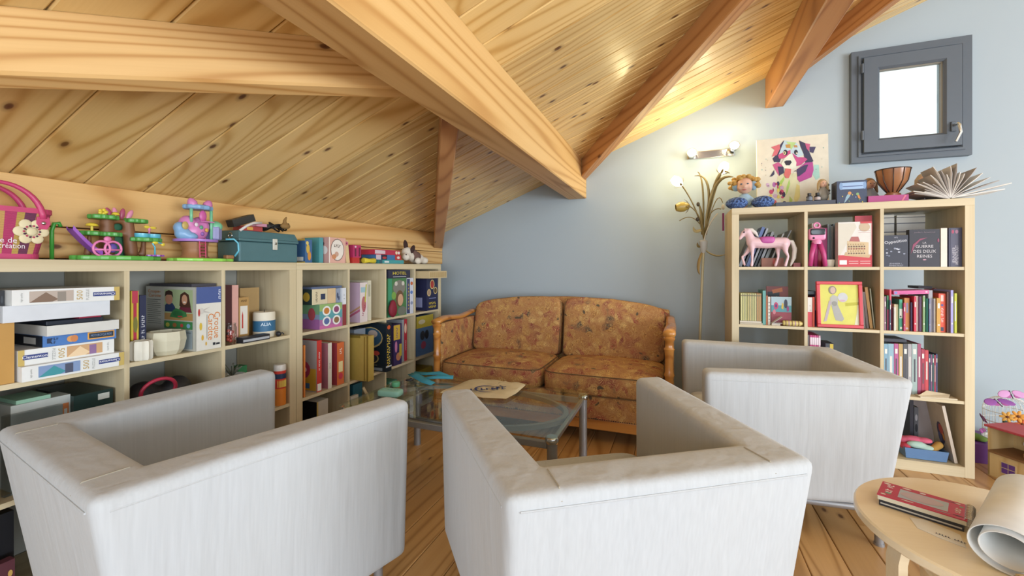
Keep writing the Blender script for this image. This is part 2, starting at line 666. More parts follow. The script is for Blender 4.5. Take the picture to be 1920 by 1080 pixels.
WX0, WX1, WZ0, WZ1 = 1.135, 1.672, 1.82, 2.49
mb = MB().at((0, YW, 0), rx=R(90))
for poly in ([(-2.45, 0), (WX0, 0), (WX0, ceil_z(WX0) + .02), (-2.45, ceil_z(-2.45) + .02)],
             [(WX1, 0), (5.0, 0), (5.0, ceil_z(5.0) + .02), (WX1, ceil_z(WX1) + .02)],
             [(WX0, 0), (WX1, 0), (WX1, WZ0), (WX0, WZ0)],
             [(WX0, WZ1), (WX1, WZ1), (WX1, ceil_z(WX1) + .02), (WX0, ceil_z(WX0) + .02)]):
    mb.prism(poly, -.26, 0)
tag(mb.build('wall_back', WALL), kind='structure')

ce = MB()
x0, x1 = -2.45, 4.4
ce.add([(x, y, ceil_z(x) + t) for x in (x0, x1) for y in (-2.2, YW + .25) for t in (.022, .10)],
       [(0, 2, 6, 4), (1, 5, 7, 3), (0, 1, 3, 2), (4, 6, 7, 5), (0, 4, 5, 1), (2, 3, 7, 6)])
ce = ce.build('ceiling', M('#6b4a22', .8))
tag(ce, kind='structure')
Lb = (4.35 + 2.2) / math.cos(SL)
mbs = MB()
c, W2 = .004, .19 / 2 - .0015
prof = [(-W2, .02), (-W2, c), (-W2 + c, 0), (-.0045, 0), (0, .003), (.0045, 0), (W2 - c, 0), (W2, c), (W2, .02)]
vs = [(xe, py, pz) for xe in (-Lb / 2, Lb / 2) for py, pz in prof]
n_ = len(prof)
mbs.add(vs, [tuple(range(n_)), tuple(range(2 * n_ - 1, n_ - 1, -1))] + [(i, i + n_, (i + 1) % n_ + n_, (i + 1) % n_) for i in range(n_)])
prof2 = [p for p in prof if abs(p[0]) > .01]
mbp = MB()
n2 = len(prof2)
mbp.add([(xe, py, pz) for xe in (-Lb / 2, Lb / 2) for py, pz in prof2],
        [tuple(range(n2)), tuple(range(2 * n2 - 1, n2 - 1, -1))] + [(i, i + n2, (i + 1) % n2 + n2, (i + 1) % n2) for i in range(n2)])
cb_mesh = mbs.mesh('ceiling_board', W_CEIL)
cb_plain = mbp.mesh('ceiling_board', W_CEIL)
yk = .717 - .19 * 9 + .095
while yk < YW:
    o = bpy.data.objects.new('ceiling_board', cb_mesh if yk > 1.7 else cb_plain)
    COL.objects.link(o)
    xm = (4.35 - 2.2) / 2
    fin(o, ce, (xm, yk, ceil_z(xm)), (0, -SL, 0))
    yk += .19


def beam(name, label, p0, p1, width, depth, mat, zb=None, cat='beam'):
    """beam under the sloping ceiling from p0 to p1 (plan), sides vertical, top touching the boards"""
    p0, p1 = Vector((*p0, 0)), Vector((*p1, 0))
    d = (p1 - p0).normalized()
    n = Vector((-d.y, d.x, 0))
    L_ = (p1 - p0).length
    slope = CB * d.x
    ax = Vector((d.x, d.y, slope if zb is None else 0)).normalized()
    az = ax.cross(n) if ax.cross(n).z > 0 else -ax.cross(n)
    ay = az.cross(ax)
    mid = (p0 + p1) / 2
    mid.z = ceil_z(mid.x) - .1
    MT = Matrix((ax, ay, az)).transposed().to_4x4()
    MT.translation = mid
    inv = MT.inverted()
    vs = []
    e = .006
    for p in (p0, p1):
        zbot = zb if zb is not None else ceil_z(p.x) - depth
        for off, z in ((-width / 2, 't'), (width / 2, 't'), (width / 2, zbot + e), (width / 2 - e, zbot), (-width / 2 + e, zbot), (-width / 2, zbot + e)):
            q = p + n * off
            if zb is None:
                q = q - d * (n.x * off / d.x)
            q.z = ceil_z(q.x) - .001 if z == 't' else z
            vs.append(inv @ q)
    mb = MB().add(vs, [(5, 4, 3, 2, 1, 0), (6, 7, 8, 9, 10, 11)] + [(i, (i + 1) % 6, (i + 1) % 6 + 6, i + 6) for i in range(6)])
    o = mb.build(name, mat)
    o.matrix_world = MT
    bm = bmesh.new()
    bm.from_mesh(o.data)
    bmesh.ops.recalc_face_normals(bm, faces=bm.faces)
    bm.to_mesh(o.data)
    bm.free()
    return tag(o, label, cat)


beam('purlin', 'thick long timber purlin crossing the ceiling above the sofa', (-.765, -1.2), (-.765, YW - .002), .152, 0, W_BEAM, zb=1.66)
beam('purlin', 'timber purlin near the window, stub end resting on the blue wall', (.66, -1.2), (.66, YW - .002), .115, 0, W_RAFT, zb=2.232)
beam('rafter', 'slim diagonal rafter dropping from the big purlin to the corner by the plush dog', (-2.048, 3.416), (-.842, 1.51), .085, .145, W_RAFT)
beam('rafter', 'reddish diagonal rafter meeting the big purlin end above the floor lamp', (-.688, 3.383), (.601, 1.497), .088, .14, W_RAFT)
beam('rafter', 'reddish diagonal rafter at top right beside the window purlin', (.72, 3.425), (1.93, 1.625), .08, .13, W_RAFT)
beam('rafter', 'wide-grained diagonal rafter at upper left above the shelf toys', (-2.048, -.50), (-.842, 1.367), .055, .15, W_BEAM)
for z0, z1, lb in ((1.122, 1.232, 'lower wall plate timber lying right behind the shelf toys'), (1.236, 1.402, 'upper wall plate timber under the low edge of the ceiling')):
    m_ = MB().box(-2.25, -1.2, z0, -2.05, YW - .004, z1)
    vs_ = [(y, x, z) for x, y, z in m_.v]
    o = MB().add([(v[0] - 1.1, -v[1] - 2.15, v[2] - z0) for v in vs_], m_.f).build('wall_plate', W_BEAM, None, (-2.15, 1.1, z0), R(90), bevel=.004)
    if z1 > 1.3:
        for v in o.data.vertices:
            pass
    tag(o, lb, 'beam')

# window ------------------------------------------------------------
FR = M('#555d66', .4, var=.04)
win = empty('window_1', (1.402, YW - .03, 2.155), kind='structure')


def rect_ring(mb, x0, z0, x1, z1, t, y0, y1, b=.006):
    """mitred rectangular frame with chamfered front inner edge, front at y0"""
    o_ = [(x0, z0), (x1, z0), (x1, z1), (x0, z1)]
    i_ = [(x0 + t, z0 + t), (x1 - t, z0 + t), (x1 - t, z1 - t), (x0 + t, z1 - t)]
    ch = [(x0 + t - b, z0 + t - b), (x1 - t + b, z0 + t - b), (x1 - t + b, z1 - t + b), (x0 + t - b, z1 - t + b)]
    rings = [[(x, y1, z) for x, z in o_], [(x, y0, z) for x, z in o_], [(x, y0, z) for x, z in ch], [(x, y0 + b, z) for x, z in i_], [(x, y1, z) for x, z in i_]]
    vs = [p for r_ in rings for p in r_]
    fs = []
    for a in range(5):
        b2 = (a + 1) % 5
        for j in range(4):
            fs.append((a * 4 + j, a * 4 + (j + 1) % 4, b2 * 4 + (j + 1) % 4, b2 * 4 + j))
    return mb.add(vs, fs)


hw, hh = .305, .37
rect_ring(MB(), -hw, -hh, hw, hh, .05, -.012, .03).build('window_frame', FR, win)
rect_ring(MB(), -hw + .035, -hh + .035, hw - .035, hh - .035, .02, -.022, .0).build('window_stop', FR, win)
rect_ring(MB(), -.245, -.31, .245, .31, .085, -.04, .02, .012).build('sash', FR, win)
rect_ring(MB(), -.168, -.233, .168, .233, .012, -.022, .012).build('glazing_bead', M('#8a8478', .5), win)
MB().box(-.162, -.002, -.227, .162, .003, .227).build('pane', GLASS, win)
for z in (.24, -.20):
    MB().tube([(-.255, -.045, z - .03), (-.255, -.045, z + .03)], .007).build('hinge', FR, win, smooth=True)
hd = MB().box(.188, -.052, -.225, .216, -.04, -.165).build('handle', FR, win, bevel=.004)
MB().tube([(.202, -.05, -.19), (.202, -.09, -.19), (.205, -.095, -.20), (.212, -.095, -.245), (.190, -.092, -.30)], [.008, .008, .009, .008, .007]).build('lever', CHROME, hd, smooth=True)


# ------------------------------------------------------------------ bookcases
def bookcase(name, label, loc, rz, cols, levels, top, mv, mh, group=None, depth=.39):
    """open cube bookcase; local x along the front, front at y=0, going back to y=depth. levels = top heights of bottom panel and shelves"""
    W = .078 + cols * .3355 + (cols - 1) * .016
    r_ = empty(name, loc, rz, label, 'bookcase', group)
    for x in (0, W - .039):
        MB().box(x, 0, 0, x + .039, depth, top - .039).build('side_panel', mv, r_, bevel=.001)
    MB().box(0, 0, top - .039, W, depth, top).build('top_panel', mh, r_, bevel=.001)
    MB().box(.039, 0, 0, W - .039, depth, levels[0]).build('bottom_panel', mh, r_, bevel=.001)
    for i in range(1, cols):
        x = .039 + i * .3355 + (i - 1) * .016
        MB().box(x, .001, levels[0], x + .016, depth, top - .039).build('divider', mv, r_)
    for i in range(cols):
        x = .039 + i * .3515
        for z in levels[1:]:
            MB().box(x, .003, z - .016, x + .3355, depth, z).build('shelf', mh, r_)
    return r_


LV = [.039, .390, .741]
bookcase('cube_bookcase', 'low oak cube bookcase nearest the camera, loaded with puzzle boxes', (-1.854, .198, 0), R(90), 4, LV, 1.115, W_OAKV, W_OAKX)
bookcase('cube_bookcase', 'low oak cube bookcase beside the sofa, filled with board games', (-1.854, 1.668, 0), R(90), 4, LV, 1.115, W_OAKV, W_OAKX)
RL = [.055, .395, .745, 1.092]
bookcase('cube_bookcase', 'tall pale oak cube bookcase under the window, full of books', (.3203, 2.890, 0), 0, 3, RL, 1.449, W_OAKV, W_OAKX)


# ------------------------------------------------------------------ armchairs
def armchair(label, loc, rz):
    r_ = empty('armchair', loc, rz, label, 'armchair', 'white tub armchairs around the glass table')
    Wb, Wf, D, zb, zt, ta, tb = .715, .865, .75, .155, .66, .112, .125
    hb, hf, y0, y1 = Wb / 2, Wf / 2, -D / 2, D / 2
    bm = bmesh.new()
    #      x, y plan of the U (top), counter-clockwise
    top = [(-hb, y0), (hb, y0), (hf, y1), (hf - ta, y1), (hb - ta, y0 + tb), (-hb + ta, y0 + tb), (-hf + ta, y1), (-hf, y1)]
    bot = [(-hb + .02, y0 + .075), (hb - .02, y0 + .075), (hf - .012, y1 - .005), (hf - ta, y1 - .005), (hb - ta, y0 + tb + .05), (-hb + ta, y0 + tb + .05), (-hf + ta, y1 - .005), (-hf + .012, y1 - .005)]
    vb = [bm.verts.new((x, y, zb)) for x, y in bot]
    vt = [bm.verts.new((x, y, zt)) for x, y in top]
    for i in range(8):
        j = (i + 1) % 8
        bm.faces.new((vb[i], vb[j], vt[j], vt[i]))
    for a, b, c_, d_ in ((0, 1, 4, 5), (1, 2, 3, 4), (0, 5, 6, 7)):
        bm.faces.new((vt[a], vt[b], vt[c_], vt[d_]))
        bm.faces.new((vb[d_], vb[c_], vb[b], vb[a]))
    bm.normal_update()
    inner = {(4, 5), (1, 4), (0, 5)}
    es = [e for e in bm.edges if e.calc_face_angle(0) > R(20)]
    bmesh.ops.bevel(bm, geom=es, offset=.03, segments=5, profile=.6, affect='EDGES', clamp_overlap=True)
    lb = hb - ta
    for nm, sgn in (('armrest', -1), ('armrest', 1), ('backrest', 0)):
        b2 = bm.copy()
        # cut planes run from the inner corner straight back
        if sgn:
            bmesh.ops.bisect_plane(b2, geom=b2.verts[:] + b2.edges[:] + b2.faces[:], plane_co=(sgn * lb, 0, 0), plane_no=(-sgn, 0, 0), clear_outer=True)
        else:
            for q in (-1, 1):
                bmesh.ops.bisect_plane(b2, geom=b2.verts[:] + b2.edges[:] + b2.faces[:], plane_co=(q * lb, 0, 0), plane_no=(q, 0, 0), clear_outer=True)
        me = bpy.data.meshes.new(nm)
        b2.to_mesh(me)
        b2.free()
        me.materials.append(LINEN)
        me.polygons.foreach_set('use_smooth', [True] * len(me.polygons))
        ang_smooth(me, 50)
        o = bpy.data.objects.new(nm, me)
        COL.objects.link(o)
        fin(o, r_)
        if sgn:
            # stitched seam running along the outer top edge of the arm
            MB().tube([(sgn * (hb + .0005), y0 + .03, zt - .03), (sgn * (hf - .0045), y1 - .03, zt - .03)], .0022, 6).build('seam', LINEN, o)
            MB().tube([(sgn * lb, y0 + .004, zt - .02), (sgn * lb, y0 + .02, zt + .0005), (sgn * lb, y0 + tb - .03, zt + .0005)], .0018, 6).build('seam', M('#a39c8c', .9), o)
        else:
            MB().tube([(-hb + .03, y0 + .0035, zt - .03), (hb - .03, y0 + .0035, zt - .03)], .0022, 6).build('seam', LINEN, o)
    bm.free()
    MB().pillow(-lb + .006, y0 + tb + .06, .2, lb - .006, y1 - .02, .395, e=.22, n=12).build('seat_cushion', LINEN, r_, smooth='all')
    for v in r_.children[-1].data.vertices if False else COL.objects[-1].data.vertices:
        t_ = min(1, max(0, (v.co.y - (y0 + tb)) / (y1 - y0 - tb)))
        v.co.x *= (lb - .006 + (hf - hb) * t_) / (lb - .006)
    MB().box(-lb + .02, y0 + .11, zb + .005, lb - .02, y1 - .02, .21).build('seat_base', LINEN, r_, bevel=.01)
    for sx in (-1, 1):
        x = sx * (hb - .03)
        MB().tube([(x, y0 + .09, .14), (x, y1 - .03, .14)], .015, 10).build('side_rail', GREYMETAL, r_, smooth=True)
        for y in (y0 + .105, y1 - .045):
            MB().lathe([(.015, .004), (.015, .128)], 12, (x, y, 0)).lathe([(.017, 0), (.017, .01)], 12, (x, y, 0)).build('leg', GREYMETAL, r_, smooth=True)
    return r_


armchair('white armchair at lower left, its back toward the puzzle shelves', (-1.290, .872, 0), R(-9.5))
armchair('white armchair in the centre foreground, back turned to the camera', (-.207, 1.238, 0), R(34))
armchair('white armchair between the sofa and the tall bookcase, turned sideways', (.446, 2.372, 0), R(95.5))

# ------------------------------------------------------------------ sofa
SX0, SX1, SY0, SY1 = -1.635, .0, 2.62, 3.40
sofa = empty('sofa', ((SX0 + SX1) / 2, (SY0 + SY1) / 2, 0), 0, 'two-seat sofa in paisley tapestry with carved honey wood arms', 'sofa')
W, D = SX1 - SX0, SY1 - SY0
hx, hy = W / 2, D / 2
PIPE = M('#6a5236', .8)


def tube_path(pts, r, name, mat, parent, n=8):
    return MB().tube(pts, r, n).build(name, mat, parent, smooth='all')


MB().box(-hx + .03, -hy + .012, .085, hx - .03, -hy + .045, .150).build('front_rail', W_CHERRY, sofa, bevel=.006)
MB().box(-hx + .03, -hy + .05, .10, hx - .03, hy - .03, .285).build('seat_base', TAP, sofa, bevel=.01)
mb = MB().pillow(-hx + .03, -hy + .004, .150, hx - .03, -hy + .06, .298, e=.12, n=12)
mb.build('front_panel', TAP, sofa, smooth='all')
mb = MB()
for i in range(116):
    mb.ell((-hx + .04 + i * (W - .08) / 115, -hy + .008, .155), (.0052, .005, .0052), 6, 4)
tag(mb.build('nail_trim', M('#3b332a', .35, .7), sofa, smooth='all'), kind='stuff')
for sx in (-1, 1):
    # turned front post down to the floor
    prof = [(.012, 0), (.016, .03), (.022, .05), (.017, .075), (.020, .10), (.028, .11), (.028, .15), (.024, .16), (.024, .44), (.028, .45), (.030, .46), (.024, .475), (.022, .53), (.025, .58), (.027, .60), (.031, .61), (.024, .62), (.024, .655), (.032, .665), (.034, .675), (.024, .685)]
    post = MB().lathe(prof, 16, (sx * (hx - .034), -hy + .034, 0)).build('front_post', W_CHERRY, sofa, smooth=True)
    leg = MB().lathe([(.014, 0), (.024, .10), (.026, .16)], 12, (sx * (hx - .05), hy - .06, 0)).build('leg', W_CHERRY, sofa, smooth=True)
    # curved arm rail sweeping to the back
    pts, rr = [], []
    for i in range(13):
        t = i / 12
        pts.append((sx * (hx - .034 + .006 * math.sin(t * PI)), -hy + .012 + t * .62, .697 + .010 * t + .018 * math.sin(t * 2 * PI) * (1 - t) + .05 * max(0, t - .6)))
        rr.append(.036 - .006 * t)
    rail = MB().tube(pts, rr, 12, flat=.6).build('arm_rail', W_CHERRY, sofa, smooth='all')
    rail.data.update()
    pan = MB().pillow(sx * (hx - .034) - .026, -hy + .055, .24, sx * (hx - .034) + .026, hy - .12, .685, e=.14, n=10)
    pan.build('arm_panel', TAP, sofa, smooth='all')
    MB().box(sx * (hx - .034) - .014, -hy + .052, .16, sx * (hx - .034) + .014, -hy + .075, .68).build('arm_stile', W_CHERRY, sofa, bevel=.003)
ARC = lambda xn: .085 * (1 - abs(xn) ** 1.6)
bk = MB()
ns = 16
lo, hi = [], []
for i in range(ns + 1):
    x = -hx + .04 + (W - .08) * i / ns
    hi.append((x, .77 + ARC(2 * i / ns - 1)))
poly = [(-hx + .04, .12), (hx - .04, .12)] + hi[::-1]
bk.at((0, hy, 0), rx=R(90)).prism(poly, .0, .10)
bk.build('back_frame', TAP, sofa, bevel=.01)
for sx in (-1, 1):
    x0, x1 = (-hx + .062, -.006) if sx < 0 else (.006, hx - .062)
    cu = MB().pillow(x0, -hy - .008, .285, x1, .20, .425, e=.26, n=16, top=lambda x, y: .045 * (1 - x * x) * (1 - y * y))
    cu = cu.build('seat_cushion', TAP, sofa, smooth='all')
    cx_, cy_ = (x0 + x1) / 2, (-hy - .008 + .20) / 2
    w2, d2 = (x1 - x0) / 2 - .012, (.208 + hy) / 2 - .012
    sg = lambda v, p: math.copysign(abs(v) ** p, v)
    for zz in (.418, .296):
        MB().tube([(cx_ + (w2 + .006) * sg(math.cos(a), .26), cy_ + (d2 + .006) * sg(math.sin(a), .26), zz) for a in [2 * PI * i / 48 for i in range(48)]], .0032, 6, closed=True).build('piping', PIPE, cu, smooth='all')
    # back cushion: taller towards the middle of the sofa, leaning back
    cb = MB()
    T = Matrix.Translation((0, .125, .415)) @ Matrix.Rotation(R(-11), 4, 'X')
    cb.T = T
    w3 = (x1 - x0) / 2 - .004
    xm = (x0 + x1) / 2
    cb.pillow(xm - w3, 0, 0, xm + w3, .16, .40, e=.2, n=16, top=lambda x, y, s_=sx: .062 * (.5 - .5 * s_ * x) - .01 + .03 * (1 - x * x))
    # gentle belly on the front
    cb = cb.build('back_cushion', TAP, sofa, smooth='all')
    pts = []
    for i in range(25):
        xn = -1 + 2 * i / 24
        xx_ = sg(xn, 1)
        zt_ = .40 * (1 - .08 * abs(xn) ** 8) + .062 * (.5 - .5 * sx * xn) - .01 + .03 * (1 - xn * xn)
        pts.append(T @ Vector((xm + w3 * xn * .985, .018, zt_ - .006)))
    pts = [T @ Vector((xm - w3 * .985, .012, .03))] + pts + [T @ Vector((xm + w3 * .985, .012, .03))]
    MB().tube(pts, .0032, 6).build('piping', PIPE, cb, smooth='all')

# ------------------------------------------------------------------ coffee table
TX0, TX1, TY0, TY1, TZ = -1.51, -.43, 1.60, 2.255, .43
ct = empty('coffee_table', ((TX0 + TX1) / 2, (TY0 + TY1) / 2, 0), 0, 'rectangular glass coffee table with grey metal legs in front of the sofa', 'table')
hx, hy = (TX1 - TX0) / 2, (TY1 - TY0) / 2
MB().box(-hx, -hy, TZ - .01, hx, hy, TZ).build('glass_top', TABLE_GLASS, ct, bevel=.002)
for sx in (-1, 1):
    for sy in (-1, 1):
        lg = MB().lathe([(.021, 0), (.021, TZ - .014)], 16, (sx * (hx - .026), sy * (hy - .026), 0)).build('leg', GREYMETAL, ct, smooth=True)
        MB().lathe([(.026, TZ - .035), (.028, TZ - .03), (.028, TZ - .018), (.022, TZ - .0105)], 16, (sx * (hx - .026), sy * (hy - .026), 0)).build('leg_cap', CHROME, lg, smooth=True)
for sy in (-1, 1):
    MB().box(-hx + .045, sy * (hy - .026) - .011, TZ - .06, hx - .045, sy * (hy - .026) + .011, TZ - .032).build('rail', GREYMETAL, ct, bevel=.003)
for sx in (-1, 1):
    MB().box(sx * (hx - .026) - .009, -hy + .045, TZ - .05, sx * (hx - .026) + .009, hy - .045, TZ - .028).build('rail', GREYMETAL, ct, bevel=.003)
ring = []
n_ = 64
vs, fs = [], []
for i in range(n_):
    a = 2 * PI * i / n_
    for rr_, z in ((1.0, -.046), (1.0, -.024), (.955, -.024), (.955, -.046)):
        vs.append(((hx - .036) * rr_ * math.cos(a), (hy - .04) * rr_ * math.sin(a), TZ + z))
    for j in range(4):
        fs.append((i * 4 + j, i * 4 + (j + 1) % 4, ((i + 1) % n_) * 4 + (j + 1) % 4, ((i + 1) % n_) * 4 + j))
MB().add(vs, fs).build('oval_rim', GREYMETAL, ct, smooth=True)

# ------------------------------------------------------------------ round side table with a nested one
def round_table(label, loc, rad, h, rz, group):
    r_ = empty('side_table', loc, rz, label, 'table', group)
    MB().lathe([(rad - .004, h - .024), (rad, h - .020), (rad, h - .004), (rad - .004, h)], 56).build('table_top', W_BIRCH, r_, smooth=True)
    for k_ in range(4):
        a = k_ * PI / 2
        mb = MB().at(rz=a)
        # bent laminated L-leg
        pts = [(rad - .055, 0, 0), (rad - .055, 0, h - .085), (rad - .06, 0, h - .06), (rad - .072, 0, h - .043), (rad - .095, 0, h - .034), (rad - .17, 0, h - .034)]
        vs, fs = [], []
        for i, p in enumerate(pts):
            p = Vector(p)
            t = (Vector(pts[min(i + 1, len(pts) - 1)]) - Vector(pts[max(i - 1, 0)])).normalized()
            nn = Vector((t.z, 0, -t.x))
            for u, v in ((-.0095, -.022), (.0095, -.022), (.0095, .022), (-.0095, .022)):
                vs.append(p + nn * u + Vector((0, v, 0)))
        for i in range(len(pts) - 1):
            for j in range(4):
                fs.append((i * 4 + j, i * 4 + 4 + j, i * 4 + 4 + (j + 1) % 4, i * 4 + (j + 1) % 4))
        fs += [(0, 1, 2, 3), tuple(len(vs) - 4 + q for q in (3, 2, 1, 0))]
        mb.add(vs, fs).build('leg', W_BIRCH, r_, smooth=True)
    return r_


STZ = .48
ST = Vector((.702, 1.306, 0))
round_table('round birch side table holding the red notebook', ST, .27, STZ, R(10), 'round birch tables')
round_table('smaller round birch stool tucked under the side table', (.70, 1.27, 0), .155, .385, R(55), 'round birch tables')


# ------------------------------------------------------------------ contents of the low bookcases
def LB(name, label, cat, px0, px1, zb, h, inset, depth, colr, prints=(), group=None, **kw):
    """box in the low bookcases: px0..px1 give its front left/right edge on the plane `inset` behind the bookcase front"""
    y0, y1 = LY(px0, inset), LY(px1, inset)
    return gbox(name, label, cat, (-(1.854 + inset + depth / 2), (y0 + y1) / 2, zb), (y1 - y0, depth, h), R(90), colr, prints, group, **kw)


def blob(name, mat, parent, shapes, vox=.006, smooth_it=4, loc=None, rz=None):
    """several soft volumes fused into one continuous surface"""
    mb = MB()
    for s_ in shapes:
        if s_[0] == 'e':
            mb.ell(s_[1], s_[2], 14, 10)
        else:
            mb.tube(s_[1], s_[2], 10)
            for p, r_ in zip(s_[1], s_[2] if isinstance(s_[2], (list, tuple)) else [s_[2]] * len(s_[1])):
                mb.ell(p, (r_, r_, r_), 10, 7)
    o = mb.build(name, mat, parent, loc, rz, smooth='all')
    m1 = o.modifiers.new('fuse', 'REMESH')
    m1.mode = 'VOXEL'
    m1.voxel_size = vox
    m1.use_smooth_shade = True
    m2 = o.modifiers.new('soften', 'SMOOTH')
    m2.factor = .5
    m2.iterations = smooth_it
    return o


S1, S2, S0 = .741, .390, .039
WHT, CREAM, GOLD = '#dfdfdb', '#d8d0bc', '#b99a4e'
PZ = 'puzzle boxes on the near shelf'


def puzzle(label, px0, px1, zb, h, inset, flip, c1, c2, c3):
    L, Rr = (.0, 1.0) if not flip else (1.0, 0.0)
    f = lambda u: u if not flip else 1 - u
    r_ = lambda u0, u1: (min(f(u0), f(u1)), max(f(u0), f(u1)))
    pr = []
    a, b = r_(.14, .53)
    pr += [('r', 'F', a, .14, b, .88, c1), ('p', 'F', [(a, .14), (a + .14 * (b - a) / .39, .8), (a + .25 * (b - a) / .39, .3), ((a + b) / 2, .14)], c2), ('r', 'F', a + (b - a) * .62, .14, a + (b - a) * .82, .8, c3)]
    a, b = r_(.94, 1.0)
    pr += [('r', 'F', a, 0, b, 1, '#c2a85e')]
    a, b = r_(.72, .955)
    pr += [('r', 'F', a, .36, b, .66, '#34417c'), ('e', 'F', b - .012 if not flip else a + .012, .51, .012, .15, '#34417c'),
           ('t', 'F', 'Clementoni', (a + b) / 2, .51, .26, '#f2f2f2', 180 if not flip else 0),
           ('t', 'F', '500', f(.59), .5, .46, GOLD, 90 if not flip else -90),
           ('t', 'F', 'PUZZLE', f(.665), .5, .22, '#9b9b98', 90 if not flip else -90),
           ('t', 'F', 'high quality', f(.075), .5, .13, '#8d8d8a', 90 if not flip else -90)]
    return LB('puzzle_box', label, 'puzzle box', px0, px1, zb, h, inset, .26, WHT, pr, PZ)


puzzle('lowest white 500 piece puzzle box in the stack, blue city picture', 41, 232.5, S1, .046, -.012, False, '#7d93b8', '#3f8f97', '#4a4f63')
puzzle('white 500 piece puzzle box with orange kitten picture, second from bottom', 33, 214, S1 + .046, .048, .012, True, '#c79f74', '#e3c7a0', '#8a6a92')
b = LB('game_box', 'blue motorcycle puzzle box with orange framed title in the stack', 'game box', 80, 218, S1 + .094, .035, .02, .25, '#4a77b4',
       [('r', 'F', .58, .2, .97, .9, '#e0a04a'), ('r', 'F', .6, .3, .955, .8, '#27303c'), ('t', 'F', 'MOTORCYCLE RIDE', .777, .55, .3, '#7f9ac4', 0, .3), ('e', 'F', .36, .5, .06, .3, '#d89a5a'), ('e', 'F', .40, .5, .05, .33, '#c9814e'), ('r', 'F', .05, .3, .1, .75, '#27344f'),
        ('t', 'F', 'WOOD', .13, .66, .34, '#22324f', 0), ('t', 'F', '3D', .13, .33, .34, '#22324f', 0), ('r', 'L', 0, 0, 1, 1, '#1b222c'), ('r', 'L', .55, .2, .85, .8, '#c9c9c4')])
# open tray
ty0, ty1 = LY(88, .005), LY(223, .005)
tr = empty('open_box', (-(1.859 + .13), (ty0 + ty1) / 2, S1 + .129), R(90), 'open white cardboard tray with dark contents in the stack', 'box')
w2 = (ty1 - ty0) / 2
MB().box(-w2, -.13, 0, w2, .13, .003).box(-w2, -.13, .003, w2, -.127, .033).box(-w2, .127, .003, w2, .13, .033).box(-w2, -.127, .003, -w2 + .003, .127, .033).box(w2 - .003, -.127, .003, w2, .127, .033).build('tray', M('#cfcdc6', .6), tr)
MB().box(-w2 + .01, -.10, .003, w2 - .03, .11, .046).build('game_board', M('#1c2230', .5), tr, bevel=.002)
MB().box(w2 - .1, -.11, .0465, w2 - .04, -.02, .053).build('card_pack', M('#a8324a', .5), tr, bevel=.002)
LB('cardboard_box', 'orange brown cardboard box standing left of the puzzle stack', 'box', -18, 27, S1, .182, .012, .28, '#b98b45')
LB('box_lid', 'plain white box lid lying across the middle of the stack', 'box', 5, 206, S1 + .183, .050, -.002, .27, '#cfd2d6', bevel=.002)
puzzle('topmost white 500 piece puzzle box with town picture', 22, 224, S1 + .233, .047, -.008, False, '#b7a79a', '#7d6553', '#8d8378')
LB('black_case', 'small black case left of the topmost puzzle box', 'case', -16, 8, S1 + .233, .046, .03, .2, '#22252a', [('e', 'F', .8, .4, .1, .25, '#3c4148')])
# second row, near unit
LB('game_box', 'white game box with orange emblem inside a clear bag on lower shelf', 'game box', 20, 132, S2, .268, .07, .08, '#b9bdb8',
   [('r', 'F', .86, .55, .97, .9, '#c97a45'), ('r', 'F', .885, .62, .94, .83, '#b9bdb8'), ('e', 'F', .2, .3, .05, .05, '#d97b3a'), ('e', 'F', .4, .36, .03, .04, '#d8b23a'), ('e', 'F', .3, .2, .03, .04, '#a24a7a'), ('e', 'F', .6, .3, .03, .04, '#5a9a62')])
LB('plastic_bag', 'crumpled clear plastic wrap around white game box', 'plastic bag', 8, 118, S2, .245, .045, .02, '#c8ccca')
COL.objects[-1].data.materials[0] = FILM
LB('game_box', 'dark green flat game box leaning beside the wrapped white box', 'game box', 138, 212, S2, .262, .05, .24, '#16302c', [('r', 'F', .6, .88, .9, .96, '#cfd3cc')])
LB('folded_cloth', 'mint green folder lying over the wrapped game box', 'folder', 30, 95, S2 + .269, .012, .07, .12, '#8fb8a0')
LB('storage_box', 'black storage box on the bottom shelf at far left', 'box', -18, 26, S0, .31, .03, .3, '#14161c')
LB('picture_book', 'colourful patterned book lying in front of black storage box', 'book', -18, 28, S0, .19, -.03, .028, '#5a3038', [('p', 'F', [(.3, .1), (1, .5), (1, .7), (.3, .4)], '#b04a40'), ('p', 'F', [(.3, .02), (1, .3), (1, .4), (.3, .2)], '#8aa06a'), ('e', 'F', .8, .8, .1, .05, '#cba45a')])
